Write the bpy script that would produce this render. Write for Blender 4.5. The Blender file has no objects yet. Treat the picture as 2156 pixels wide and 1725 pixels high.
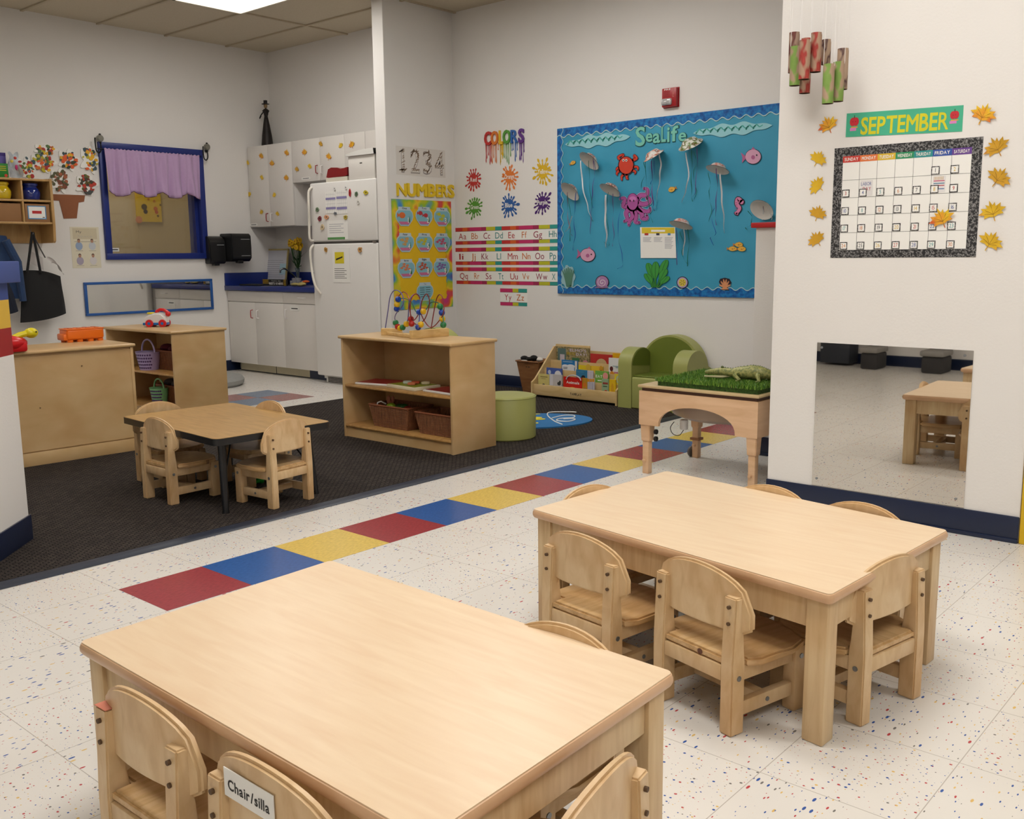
import bpy, bmesh, math, random
from mathutils import Matrix, Vector
from math import pi, sin, cos, radians as R_
random.seed(7)
C = bpy.context.scene.collection
S = bpy.context.scene
# ---------------- camera ----------------
FPX, YAW, PITCH, ROLL = 2040.0853, 0.716842, 0.1592545, -0.010615
CP = Vector((-1.446295, -2.678069, 1.075147))
_F = Vector((cos(YAW)*cos(PITCH), sin(YAW)*cos(PITCH), -sin(PITCH)))
_R = Vector((sin(YAW), -cos(YAW), 0)); _U = _R.cross(_F)
_R2 = cos(ROLL)*_R + sin(ROLL)*_U; _U2 = -sin(ROLL)*_R + cos(ROLL)*_U
cd = bpy.data.cameras.new('camera'); cam = bpy.data.objects.new('camera', cd); C.objects.link(cam)
cd.sensor_width = 36; cd.sensor_fit = 'HORIZONTAL'; cd.lens = 36*FPX/2156; cd.clip_start = .02; cd.clip_end = 60
M = Matrix((( _R2.x, _U2.x, -_F.x, CP.x), (_R2.y, _U2.y, -_F.y, CP.y), (_R2.z, _U2.z, -_F.z, CP.z), (0, 0, 0, 1)))
cam.matrix_world = M
S.camera = cam
# ---------------- world and exposure ----------------
W = bpy.data.worlds.new('world'); S.world = W; W.use_nodes = True
W.node_tree.nodes['Background'].inputs[0].default_value = (1, .97, .93, 1)
W.node_tree.nodes['Background'].inputs[1].default_value = .25
S.view_settings.view_transform = 'Standard'; S.view_settings.look = 'None'
S.view_settings.exposure = 0.05; S.view_settings.gamma = 1.0; S.view_settings.use_curve_mapping = False
S.cycles.max_bounces = 6; S.cycles.diffuse_bounces = 3; S.cycles.glossy_bounces = 3; S.cycles.use_adaptive_sampling = True; S.cycles.adaptive_threshold = .06
S.cycles.use_denoising = True
S.cycles.sample_clamp_indirect = 6.0
ZC = 2.986
# ceiling troffers: x0, y0, along x (m), along y (m), watts
TROFFERS = [(2.665, 3.02, .605, 1.22, 10), (-.39, .58, .605, 1.22, 9), (2.665, .58, .605, 1.22, 18),
            (-.39, -1.86, .605, 1.22, 20), (.83, -1.86, .605, 1.22, 13), (-2.22, -4.3, .605, 1.22, 24), (.22, 3.02, .605, 1.22, 4),
            (.83, -4.3, .605, 1.22, 22)]
def troffer_light(x, y, lx, ly, watts, parent):
    d = bpy.data.lights.new('tube_light', 'AREA'); d.shape = 'RECTANGLE'; d.size = lx-.06; d.size_y = ly-.06
    d.energy = watts; d.color = (1.0, .988, .985)
    o = bpy.data.objects.new('tube_light', d); C.objects.link(o); o.parent = parent; o.location = (0, 0, -.012)
    return o
# ---------------- pixel -> point on a real plane ----------------
def ray(u, v):
    return _F + (u-1078)/FPX*_R2 - (v-862.5)/FPX*_U2
def onx(X, u, v): d = ray(u, v); return CP + d*((X-CP.x)/d.x)
def ony(Y, u, v): d = ray(u, v); return CP + d*((Y-CP.y)/d.y)
def onz(Z, u, v): d = ray(u, v); return CP + d*((Z-CP.z)/d.z)
class PL:
    def __init__(s, k, v): s.k, s.v = k, v
    def ab(s, u, v):
        if s.k == 'x': p = onx(s.v, u, v); return (-p.y, p.z)
        p = ony(s.v, u, v); return (p.x, p.z)
    def M(s, a, b, d=0, rot=0):
        if s.k == 'x': B = Matrix(((0, 0, -1, s.v-d), (-1, 0, 0, -a), (0, 1, 0, b), (0, 0, 0, 1)))
        else: B = Matrix(((1, 0, 0, a), (0, 0, -1, s.v-d), (0, 1, 0, b), (0, 0, 0, 1)))
        return B @ Matrix.Rotation(rot, 4, 'Z')
def Z(ox, oy, s): return lambda x, y: (ox+x/s, oy+y/s)
# ---------------- materials ----------------
def lin(c):
    return tuple((x/255/12.92 if x/255 <= .04045 else ((x/255+.055)/1.055)**2.4) for x in c)
_m = {}
def mat(name, col, rough=.55, metal=0., coat=0., noise=.06, nscale=18., bump=0., bscale=200., emit=0., trans=0., alpha=1., spec=.5, sheen=0., sub=0.):
    if name in _m: return _m[name]
    m = bpy.data.materials.new(name); m.use_nodes = True; nt = m.node_tree; b = nt.nodes['Principled BSDF']
    c = lin(col); b.inputs['Base Color'].default_value = (*c, 1)
    b.inputs['Roughness'].default_value = rough; b.inputs['Metallic'].default_value = metal
    b.inputs['Specular IOR Level'].default_value = spec
    if coat: b.inputs['Coat Weight'].default_value = coat; b.inputs['Coat Roughness'].default_value = .08
    if trans: b.inputs['Transmission Weight'].default_value = trans
    if sheen: b.inputs['Sheen Weight'].default_value = sheen
    if alpha < 1: b.inputs['Alpha'].default_value = alpha
    if emit: b.inputs['Emission Color'].default_value = (*c, 1); b.inputs['Emission Strength'].default_value = emit
    if noise:
        tc = nt.nodes.new('ShaderNodeTexCoord'); n = nt.nodes.new('ShaderNodeTexNoise'); n.inputs['Scale'].default_value = nscale
        n.inputs['Detail'].default_value = 3
        nt.links.new(tc.outputs['Object'], n.inputs['Vector'])
        mx = nt.nodes.new('ShaderNodeMix'); mx.data_type = 'RGBA'
        mx.inputs[6].default_value = (*[x*(1-noise) for x in c], 1); mx.inputs[7].default_value = (*[min(1, x*(1+noise)) for x in c], 1)
        nt.links.new(n.outputs['Fac'], mx.inputs[0]); nt.links.new(mx.outputs[2], b.inputs['Base Color'])
    if bump:
        tc = nt.nodes.new('ShaderNodeTexCoord'); n = nt.nodes.new('ShaderNodeTexNoise'); n.inputs['Scale'].default_value = bscale
        nt.links.new(tc.outputs['Object'], n.inputs['Vector'])
        bp = nt.nodes.new('ShaderNodeBump'); bp.inputs['Strength'].default_value = bump; bp.inputs['Distance'].default_value = .002
        nt.links.new(n.outputs['Fac'], bp.inputs['Height']); nt.links.new(bp.outputs[0], b.inputs['Normal'])
    _m[name] = m; return m
def ramp(nt, fac, stops, interp='LINEAR'):
    r = nt.nodes.new('ShaderNodeValToRGB'); e = r.color_ramp; e.interpolation = interp
    while len(e.elements) > 1: e.elements.remove(e.elements[-1])
    e.elements[0].position = stops[0][0]; e.elements[0].color = (*lin(stops[0][1]), 1)
    for p, c in stops[1:]:
        x = e.elements.new(p); x.color = (*lin(c), 1)
    nt.links.new(fac, r.inputs[0]); return r.outputs[0]
def wood(name, cols, scale=(1, 1, 1), rough=.4, grain=14., coat=0., contrast=(.3, .7), spec=.5, blotch=0):
    if name in _m: return _m[name]
    m = bpy.data.materials.new(name); m.use_nodes = True; nt = m.node_tree; b = nt.nodes['Principled BSDF']
    tc = nt.nodes.new('ShaderNodeTexCoord'); mp = nt.nodes.new('ShaderNodeMapping'); mp.inputs['Scale'].default_value = scale
    nt.links.new(tc.outputs['Object'], mp.inputs[0])
    n = nt.nodes.new('ShaderNodeTexNoise'); n.inputs['Scale'].default_value = grain; n.inputs['Detail'].default_value = 6; n.inputs['Distortion'].default_value = .6
    nt.links.new(mp.outputs[0], n.inputs['Vector'])
    out = ramp(nt, n.outputs['Fac'], [(contrast[0], cols[0]), ((contrast[0]+contrast[1])/2, cols[1]), (contrast[1], cols[2])])
    if blotch:
        n2 = nt.nodes.new('ShaderNodeTexNoise'); n2.inputs['Scale'].default_value = 5; nt.links.new(tc.outputs['Object'], n2.inputs['Vector'])
        mx = nt.nodes.new('ShaderNodeMix'); mx.data_type = 'RGBA'; mx.blend_type = 'MULTIPLY'; 
        f = ramp(nt, n2.outputs['Fac'], [(.35, (255, 255, 255)), (.75, (255-blotch//2, 255-blotch, 255-int(blotch*1.5)))])
        mx.inputs[0].default_value = 1; nt.links.new(out, mx.inputs[6]); nt.links.new(f, mx.inputs[7]); out = mx.outputs[2]
    nt.links.new(out, b.inputs['Base Color']); b.inputs['Roughness'].default_value = rough; b.inputs['Specular IOR Level'].default_value = spec
    if coat: b.inputs['Coat Weight'].default_value = coat; b.inputs['Coat Roughness'].default_value = .15
    _m[name] = m; return m
def mottled(name, stops, scale=20., rough=.6, detail=2, coords='Object', mscale=(1, 1, 1), kind='noise'):
    if name in _m: return _m[name]
    m = bpy.data.materials.new(name); m.use_nodes = True; nt = m.node_tree; b = nt.nodes['Principled BSDF']
    tc = nt.nodes.new('ShaderNodeTexCoord'); mp = nt.nodes.new('ShaderNodeMapping'); mp.inputs['Scale'].default_value = mscale
    nt.links.new(tc.outputs[coords], mp.inputs[0])
    n = nt.nodes.new('ShaderNodeTexNoise'); n.inputs['Scale'].default_value = scale; n.inputs['Detail'].default_value = detail
    nt.links.new(mp.outputs[0], n.inputs['Vector'])
    nt.links.new(ramp(nt, n.outputs['Fac'], stops), b.inputs['Base Color']); b.inputs['Roughness'].default_value = rough
    _m[name] = m; return m
WHITE = mat('painted_wall', (232, 228, 223), .75, noise=.015, nscale=3, bump=.25, bscale=120, spec=.25)
NAVY = mat('navy_rubber_base', (22, 34, 62), .35, noise=.1)
MAPLE = wood('maple_laminate', [(226, 196, 160), (230, 203, 168), (234, 209, 175)], (9, 1, 9), .32, 5, contrast=(.3, .75), spec=.38)
MEDGE = wood('maple_edge', [(206, 164, 124), (214, 173, 134), (220, 181, 144)], (2, 2, 2), .3, 5)
TLEG = wood('table_birch', [(206, 176, 132), (218, 191, 148), (226, 202, 160)], (8, 8, .8), .42, 7, blotch=30)
CH = wood('chair_birch', [(206, 172, 126), (218, 187, 142), (226, 198, 156)], (3, 3, 1.2), .38, 11, blotch=36, contrast=(.25, .7))
CHD = wood('chair_birch_seat', [(194, 157, 104), (210, 174, 124), (220, 188, 142)], (9, 1.2, 9), .33, 8, blotch=46)
SHW = wood('shelf_birch', [(204, 170, 118), (213, 180, 130), (220, 188, 140)], (1.2, 1.2, 2.5), .32, 3, blotch=22, contrast=(.3, .75))
SHE = wood('shelf_edge', [(180, 134, 76), (194, 148, 88), (206, 160, 100)], (4, 1, 4), .3, 8)
SAND_W = wood('sand_table_maple', [(214, 172, 130), (222, 182, 142), (230, 192, 154)], (1, 1, 6), .4, 5)
WHT = mat('white_laminate', (226, 221, 214), .35, noise=.01)
FRW = mat('fridge_white', (232, 229, 224), .3, noise=.01, bump=.15, bscale=500)
PAPER = mat('paper_white', (240, 238, 232), .6, noise=.01)
BLACK = mat('black_ink', (26, 24, 24), .6, noise=0)
BLKP = mat('black_plastic', (24, 24, 25), .3, noise=.05)
METAL = mat('steel', (190, 190, 188), .25, 1., noise=0)
SCREW = mat('zinc_bolt', (150, 155, 160), .35, .9, noise=0)
HOLE = mat('screw_hole', (90, 66, 42), .7, noise=0)
BLUE = mat('blue_paint', (28, 62, 140), .4)
RED = mat('red_paint', (176, 24, 30), .35)
YEL = mat('yellow_paint', (236, 190, 38), .45)
def flat(n, c, r=.6): return mat('card_'+n, c, r, noise=.03)
# ---------------- mesh builder ----------------
base = {}
class MB:
    def __init__(s): s.bm = bmesh.new(); s.ms = []
    def mi(s, m):
        if m not in s.ms: s.ms.append(m)
        return s.ms.index(m)
    def merge(s, t, m, X=None):
        i = s.mi(m); vm = {}
        for v in t.verts: vm[v] = s.bm.verts.new(X @ v.co if X else v.co)
        for f in t.faces:
            try: g = s.bm.faces.new([vm[v] for v in f.verts])
            except ValueError: continue
            g.material_index = i
        t.free(); return s
    def box(s, c, d, m, bev=0, X=None, seg=2):
        t = bmesh.new(); bmesh.ops.create_cube(t, size=1)
        for v in t.verts: v.co = Vector((v.co.x*d[0]+c[0], v.co.y*d[1]+c[1], v.co.z*d[2]+c[2]))
        if bev: bmesh.ops.bevel(t, geom=t.edges[:], offset=bev, segments=seg, affect='EDGES', profile=.5, clamp_overlap=True)
        return s.merge(t, m, X)
    def bb(s, x0, x1, y0, y1, z0, z1, m, bev=0, X=None, seg=2):
        return s.box(((x0+x1)/2, (y0+y1)/2, (z0+z1)/2), (abs(x1-x0), abs(y1-y0), abs(z1-z0)), m, bev, X, seg)
    def cyl(s, c, r, h, m, X=None, n=20, r2=None, axis='z', bev=0):
        t = bmesh.new(); bmesh.ops.create_cone(t, cap_ends=True, segments=n, radius1=r, radius2=r if r2 is None else r2, depth=h)
        if bev: bmesh.ops.bevel(t, geom=[e for e in t.edges if abs(e.verts[0].co.z-e.verts[1].co.z) < 1e-6], offset=bev, segments=3, affect='EDGES')
        A = {'z': Matrix.Identity(4), 'x': Matrix.Rotation(pi/2, 4, 'Y'), 'y': Matrix.Rotation(pi/2, 4, 'X')}[axis]
        L = Matrix.Translation(c) @ A
        return s.merge(t, m, (X @ L) if X else L)
    def ball(s, c, r, m, X=None, sc=(1, 1, 1), n=14):
        t = bmesh.new(); bmesh.ops.create_uvsphere(t, u_segments=n, v_segments=max(6, n*2//3), radius=r)
        L = Matrix.Translation(c) @ Matrix.Diagonal((*sc, 1))
        return s.merge(t, m, (X @ L) if X else L)
    def lathe(s, prof, m, X=None, n=28, c=(0, 0, 0)):
        t = bmesh.new(); rings = []
        for r, z in prof:
            rings.append([t.verts.new((c[0]+r*cos(2*pi*k/n), c[1]+r*sin(2*pi*k/n), c[2]+z)) for k in range(n)] if r > 1e-5 else [t.verts.new((c[0], c[1], c[2]+z))])
        for a, b in zip(rings, rings[1:]):
            for k in range(n):
                k2 = (k+1) % n
                vs = ([a[k], a[k2]] if len(a) > 1 else [a[0]]) + ([b[k2], b[k]] if len(b) > 1 else [b[0]])
                if len(vs) > 2: t.faces.new(vs)
        return s.merge(t, m, X)
    def tube(s, pts, r, m, X=None, n=8, cap=True, closed=False):
        pts = [Vector(p) for p in pts]; t = bmesh.new(); rings = []; up = None
        for i, p in enumerate(pts):
            d = (pts[min(i+1, len(pts)-1)]-pts[max(i-1, 0)]).normalized()
            if up is None: up = Vector((0, 0, 1)) if abs(d.z) < .9 else Vector((1, 0, 0))
            a = d.cross(up); a = a.normalized() if a.length > 1e-6 else Vector((1, 0, 0)); b = a.cross(d).normalized(); up = b
            rr = r[i] if isinstance(r, (list, tuple)) else r
            rings.append([t.verts.new(p+rr*(cos(2*pi*k/n)*a+sin(2*pi*k/n)*b)) for k in range(n)])
        for a, b in zip(rings, rings[1:]):
            for k in range(n): t.faces.new([a[k], a[(k+1) % n], b[(k+1) % n], b[k]])
        if cap: t.faces.new(rings[0][::-1]); t.faces.new(rings[-1])
        return s.merge(t, m, X)
    def poly(s, pts, d0, d1, m, X=None):
        """outline in the xy plane, thickness from z=d0 to z=d1 (d1 is the shown face)"""
        t = bmesh.new(); n = len(pts)
        top = [t.verts.new((x, y, d1)) for x, y in pts]
        f = t.faces.new(top); f.normal_update()
        if f.normal.z < 0: f.normal_flip()
        if d1-d0 > 1e-5:
            bot = [t.verts.new((x, y, d0)) for x, y in pts]
            for k in range(n): t.faces.new([top[k], top[(k+1) % n], bot[(k+1) % n], bot[k]])
            t.faces.new(bot)
            bmesh.ops.recalc_face_normals(t, faces=t.faces[:])
        bmesh.ops.triangulate(t, faces=[f for f in t.faces if len(f.verts) > 4])
        return s.merge(t, m, X)
    def rect(s, x0, x1, y0, y1, d0, d1, m, X=None):
        return s.poly([(x0, y0), (x1, y0), (x1, y1), (x0, y1)], d0, d1, m, X)
    def disc(s, x, y, r, d0, d1, m, X=None, n=16, ry=None):
        return s.poly([(x+r*cos(2*pi*k/n), y+(ry or r)*sin(2*pi*k/n)) for k in range(n)], d0, d1, m, X)
    def text(s, st, x, y, w, h, d, m, X=None, style='n', gap=.09):
        """letters with cap height h, squeezed to width w when w is given; d = depth of the flat face"""
        G = glyphs[style]; cur = 0; items = []
        for ch in st:
            if ch == ' ': cur += .35; continue
            if ch not in G: continue
            vs, fs, x0, x1 = G[ch]; items.append((cur-x0, vs, fs)); cur += (x1-x0)+gap
        tot = cur-gap; sy = h/.7; sx = (w/tot) if w else sy*.8; i = s.mi(m)
        if w is None: x -= tot*sx/2
        elif len(st) == 1 and st in 'Ii1l': sx = min(sx, sy*.9); x += (w-tot*sx)/2
        for off, vs, fs in items:
            nv = []
            for a in vs:
                q = Vector((x+(a[0]+off)*sx, y+a[1]*sy, d+a[2])); nv.append(s.bm.verts.new(X @ q if X else q))
            for f in fs:
                try: g = s.bm.faces.new([nv[k] for k in f]); g.material_index = i
                except ValueError: pass
        return s
    def build(s, name, parent=None, label=None, cat=None, group=None, kind=None, ang=35, smooth=True, at=None):
        bm = s.bm; off = Vector((0, 0, 0)); loc = Vector((0, 0, 0))
        if parent is not None: off = base.get(parent, Vector((0, 0, 0)))
        elif at is not None: loc = Vector(at)
        elif kind != 'structure' and bm.verts:
            lo = Vector([min(v.co[k] for v in bm.verts) for k in range(3)]); hi = Vector([max(v.co[k] for v in bm.verts) for k in range(3)])
            loc = off = Vector(((lo.x+hi.x)/2, (lo.y+hi.y)/2, lo.z))
        if off.length > 0:
            for v in bm.verts: v.co -= off
        me = bpy.data.meshes.new(name); bm.to_mesh(me); bm.free()
        for m in s.ms: me.materials.append(m)
        if smooth and len(me.polygons):
            me.polygons.foreach_set('use_smooth', [True]*len(me.polygons)); me.set_sharp_from_angle(angle=R_(ang))
        o = bpy.data.objects.new(name, me); C.objects.link(o); o.location = loc
        base[o] = Vector(off)
        if parent is not None: o.parent = parent
        if label: o['label'] = label
        if cat: o['category'] = cat
        if group: o['group'] = group
        if kind: o['kind'] = kind
        return o
def thing(name, label, cat, loc=(0, 0, 0), rz=0, group=None, world=False):
    o = bpy.data.objects.new(name, None); C.objects.link(o); o.location = loc; o.rotation_euler = (0, 0, rz); o.empty_display_size = .05
    o['label'] = label; o['category'] = cat
    if group: o['group'] = group
    base[o] = Vector(loc) if world else Vector((0, 0, 0)); return o
kids = {}
def dup(root, loc, rz=None, label=None, group=None, sc=None):
    r = root.copy(); C.objects.link(r); r.location = loc
    if rz is not None: r.rotation_euler = (0, 0, rz)
    if label: r['label'] = label
    if group: r['group'] = group
    if sc: r.scale = sc
    def rec(a, b):
        for ch in [o for o in C.objects if o.parent == a and o != b]:
            c = ch.copy(); C.objects.link(c); c.parent = b; rec(ch, c)
    rec(root, r); base[r] = base.get(root, Vector((0, 0, 0)))
    return r
glyphs = {}
def make_glyphs():
    chars = "ABCDEFGHIJKLMNOPQRSTUVWXYZabcdefghijklmnopqrstuvwxyz0123456789/'!-."
    for st, offs, ext in (('n', 0, 0), ('b', .022, 0), ('B', .035, .01)):
        G = glyphs[st] = {}
        for ch in chars:
            c = bpy.data.curves.new('t', 'FONT'); c.body = ch; c.size = 1; c.offset = offs*(0 if ch in 'MW' else .4 if ch in 'NVKvwkyAXxzZR' else 1); c.extrude = ext; c.resolution_u = 3
            o = bpy.data.objects.new('t', c); C.objects.link(o)
            me = bpy.data.meshes.new_from_object(o.evaluated_get(bpy.context.evaluated_depsgraph_get()))
            vs = [tuple(v.co) for v in me.vertices]; fs = [tuple(p.vertices) for p in me.polygons]
            xs = [v[0] for v in vs] or [0]
            if ch in 'MW' and st != 'n':
                n0 = len(vs); v0, f0 = vs, fs; vs, fs = list(vs), list(fs); dx = .022 if st == 'b' else .04
                for q, (ox, oy) in enumerate(((-dx, 0), (dx, 0), (0, dx*.6), (0, -dx*.6))):
                    vs += [(a+ox, b+oy, c_-.0001*(q+1)) for a, b, c_ in v0]; fs += [tuple(i+n0*(q+1) for i in f) for f in f0]
                xs = [v[0] for v in vs]
            G[ch] = (vs, fs, min(xs), max(xs)); bpy.data.objects.remove(o); bpy.data.meshes.remove(me); bpy.data.curves.remove(c)
make_glyphs()
BX = PL('x', 4.45)     # bulletin board wall
BY = PL('y', 5.43)     # window wall
NY = PL('y', 3.067)    # NUMBERS wall
CX = PL('x', 2.379)    # calendar wall
# ================= ROOM =================
def struct(name, mb, **k): return mb.build(name, kind='structure', **k)
# floor material: white tiles with coloured chips
def floor_mat():
    m = bpy.data.materials.new('vinyl_tile'); m.use_nodes = True; nt = m.node_tree; N = nt.nodes.new; L = nt.links.new; b = nt.nodes['Principled BSDF']
    tc = N('ShaderNodeTexCoord'); sp = N('ShaderNodeSeparateXYZ'); L(tc.outputs['Object'], sp.inputs[0])
    def mth(op, a, b_=None, c=None):
        n = N('ShaderNodeMath'); n.operation = op
        for k, x in enumerate((a, b_, c)):
            if x is None: continue
            if isinstance(x, (int, float)): n.inputs[k].default_value = x
            else: L(x, n.inputs[k])
        return n.outputs[0]
    tx = mth('DIVIDE', sp.outputs[0], .3048); ty = mth('DIVIDE', sp.outputs[1], .3048)
    fx = mth('FRACT', tx); fy = mth('FRACT', ty)
    ex = mth('ABSOLUTE', mth('SUBTRACT', fx, .5)); ey = mth('ABSOLUTE', mth('SUBTRACT', fy, .5))
    joint = mth('GREATER_THAN', mth('MAXIMUM', ex, ey), .4967)
    par = mth('MODULO', mth('ADD', mth('ADD', mth('FLOOR', tx), mth('FLOOR', ty)), 200), 2)
    cmb = N('ShaderNodeCombineXYZ'); L(mth('FLOOR', tx), cmb.inputs[0]); L(mth('FLOOR', ty), cmb.inputs[1])
    wn = N('ShaderNodeTexWhiteNoise'); L(cmb.outputs[0], wn.inputs[0])
    colr = None
    for k, (sc, th) in enumerate(((66., .20), (104., .17))):
        v1 = N('ShaderNodeCombineXYZ'); L(mth('MULTIPLY', sp.outputs[0], mth('ADD', mth('MULTIPLY', par, -.62), 1)), v1.inputs[0])
        L(mth('MULTIPLY', sp.outputs[1], mth('ADD', mth('MULTIPLY', par, .1), .9)), v1.inputs[1]); L(mth('MULTIPLY', wn.outputs[0], 9), v1.inputs[2])
        v = N('ShaderNodeTexVoronoi'); v.inputs['Scale'].default_value = sc; v.voronoi_dimensions = '2D'; L(v1.outputs[0], v.inputs['Vector'])
        sc_ = N('ShaderNodeSeparateColor'); L(v.outputs['Color'], sc_.inputs[0])
        rad = mth('MULTIPLY', sc_.outputs[0], th)
        on = mth('MULTIPLY', mth('LESS_THAN', v.outputs['Distance'], rad), mth('GREATER_THAN', sc_.outputs[1], .58))
        cr = ramp(nt, sc_.outputs[2], [(0, (52, 88, 158)), (.34, (186, 70, 74)), (.6, (222, 184, 108)), (.84, (120, 116, 112))], 'CONSTANT')
        colr = (on, cr) if colr is None else (colr, (on, cr))
    (o1, c1), (o2, c2) = colr
    n = N('ShaderNodeTexNoise'); n.inputs['Scale'].default_value = 3; n.inputs['Detail'].default_value = 1; L(tc.outputs['Object'], n.inputs['Vector'])
    bs = ramp(nt, n.outputs['Fac'], [(.3, (226, 221, 213)), (.7, (227, 222, 214))])
    def mix(f, a, c):
        x = N('ShaderNodeMix'); x.data_type = 'RGBA'; L(f, x.inputs[0]); L(a, x.inputs[6])
        if isinstance(c, tuple): x.inputs[7].default_value = (*lin(c), 1)
        else: L(c, x.inputs[7])
        return x.outputs[2]
    o = mix(o1, bs, c1); o = mix(o2, o, c2); o = mix(joint, o, (184, 176, 166))
    L(o, b.inputs['Base Color'])
    r = N('ShaderNodeMapRange'); L(n.outputs['Fac'], r.inputs[0]); r.inputs[3].default_value = .26; r.inputs[4].default_value = .261; L(r.outputs[0], b.inputs['Roughness'])
    b.inputs['Specular IOR Level'].default_value = .45
    return m
FL = floor_mat()
def vt(n, c): return mottled('vinyl_'+n, [(.35, tuple(int(x*.93) for x in c)), (.65, tuple(min(255, int(x*1.05)) for x in c))], 60, .25, 4, mscale=(1, 3, 1))
VR, VB, VY = vt('red', (158, 58, 64)), vt('blue', (42, 94, 162)), vt('yellow', (226, 194, 98))
VR2, VB2 = vt('dull_red', (150, 92, 92)), vt('dull_blue', (104, 124, 150))
mb = MB(); mb.bb(-3.1, 6.6, -6.6, 6.6, -.12, 0, FL)
T = .3048
for k in range(15):
    mb.bb(k*T+.0005, (k+1)*T-.0005, .0005, T-.0005, 0, .0008, (VR, VB, VY)[k % 3])
for i in range(2):
    for j in range(2): mb.bb(2.54+i*T, 2.54+(i+1)*T-.001, 3.355+j*T, 3.355+(j+1)*T-.001, 0, .0008, VB2 if i == j else VR2)
for i in range(2):
    for j in range(2): mb.bb(2.54-2*T+i*T, 2.54-2*T+(i+1)*T-.001, 3.355+j*T, 3.355+(j+1)*T-.001, 0, .0008, VB2 if i == j else VR2)
struct('floor', mb, smooth=False)
# ceiling: panels in a grid
CEIL = mottled('acoustic_panel', [(.3, (196, 184, 160)), (.7, (210, 198, 176))], 260, .9, 3)
CGRID = mat('ceiling_grid', (190, 176, 150), .6)
mb = MB(); mb.bb(-3.1, 6.6, -6.6, 6.6, ZC+.012, ZC+.1, CEIL)
for k in range(-9, 13):
    x = 2.07+k*.6096-.02*0
    if -3.1 < x < 6.6: mb.bb(x-.011, x+.011, -6.6, 5.43, ZC, ZC+.013, CGRID)
for k in range(-18, 3):
    y = 4.24+k*.6096
    if y < 5.43 and k % 2 == 0: mb.bb(-3.1, 6.6, y-.011, y+.011, ZC+.0005, ZC+.013, CGRID)
struct('ceiling', mb, smooth=False)
# walls
BACKW = mat('room_beyond', (206, 184, 140), .8, noise=.02)
wx0, wz0 = 2.60, 1.062; wx1, wz1 = 3.575, 2.04
mb = MB()
mb.bb(-3.1, wx0, 5.43, 5.58, 0, ZC+.05, WHITE); mb.bb(wx1, 4.6, 5.43, 5.58, 0, ZC+.05, WHITE)
mb.bb(wx0, wx1, 5.43, 5.58, 0, wz0, WHITE); mb.bb(wx0, wx1, 5.43, 5.58, wz1, ZC+.05, WHITE)
struct('wall_back', mb, smooth=False)
mb = MB(); mb.bb(4.345, 4.5, 3.19, 5.45, 0, ZC+.05, WHITE); struct('wall_kitchen', mb, smooth=False)
mb = MB(); mb.bb(3.71, 4.5, 3.067, 3.19, 0, ZC+.05, WHITE, .004); struct('wall_divider', mb, smooth=False)
mb = MB(); mb.bb(4.45, 4.6, -6.4, 3.1, 0, ZC+.05, WHITE); struct('wall_right', mb, smooth=False)
mb = MB(); mb.bb(2.379, 2.50, -1.815, -.812, 0, ZC+.05, WHITE, .003); struct('wall_calendar', mb, smooth=False)
mb = MB(); mb.bb(-3.1, -2.95, -6.4, 5.5, 0, ZC+.05, WHITE); struct('wall_left', mb, smooth=False)
mb = MB(); mb.bb(-3.1, 4.6, -6.55, -6.4, 0, ZC+.05, WHITE); struct('wall_front', mb, smooth=False)
mb = MB(); mb.bb(3.25, 3.37, -6.4, -.28, 0, 1.195, WHITE, .003); struct('wall_low', mb, smooth=False)
mb = MB(); mb.bb(3.225, 3.395, -6.4, -.262, 1.195, 1.222, mat('red_cap', (186, 38, 40), .35), .004); struct('trim_2', mb)
# baseboards
def bboard(name, x0, x1, y0, y1):
    mb = MB(); mb.bb(x0, x1, y0, y1, 0, .1, NAVY, .003); mb.bb(x0-.006 if x1-x0 < y1-y0 else x0, x1, y0-.006 if y1-y0 < x1-x0 else y0, y1, 0, .016, NAVY, .003); return struct(name, mb)
bboard('baseboard_calendar', 2.371, 2.379, -1.815, -.81)
bboard('baseboard_right', 4.442, 4.45, -1, 3.067)
bboard('baseboard_back', -2.95, 3.86, 5.422, 5.43)
bboard('baseboard_low', 3.242, 3.25, -3, -.28)
bboard('baseboard_divider', 3.71, 4.44, 3.059, 3.067)
mb = MB(); mb.bb(-2.95, -2.942, -6.4, 5.42, 0, .1, NAVY); struct('baseboard_left', mb)
# yellow door frame at the right edge
mb = MB(); mb.bb(2.372, 2.5, -1.94, -1.818, 0, 2.1, mat('yellow_door_trim', (228, 186, 20), .4), .004); struct('trim_1', mb)
# diagonal half wall with coloured bands
p0 = Vector((.055, 1.10, 0)); dd = Vector((-.7071, -.7071, 0)); nn = Vector((.7071, -.7071, 0))
XD = Matrix(((dd.x, -nn.x, 0, p0.x), (dd.y, -nn.y, 0, p0.y), (0, 0, 1, 0), (0, 0, 0, 1)))
mb = MB(); LN = .85
mb.bb(0, LN, 0, .12, 0, .724, WHITE, 0, XD); mb.bb(0, LN, 0, .12, .724, .825, mat('band_red', (160, 30, 34), .5), 0, XD)
mb.bb(0, LN, 0, .12, .825, .928, mat('band_yellow', (226, 184, 66), .5), 0, XD); mb.bb(0, LN, 0, .12, .928, .99, mat('band_blue', (52, 74, 142), .5), 0, XD)
struct('wall_partition', mb, smooth=False)
mb = MB(); mb.bb(-.05, LN+.03, -.03, .15, .99, 1.068, mat('cap_blue', (52, 78, 152), .4), .004, XD); struct('trim_3', mb)
mb = MB(); mb.bb(-.008, LN, -.008, 0, 0, .105, NAVY, .002, XD); mb.bb(-.008, 0, 0, .128, 0, .105, NAVY, .002, XD); struct('baseboard_partition', mb)
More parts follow.
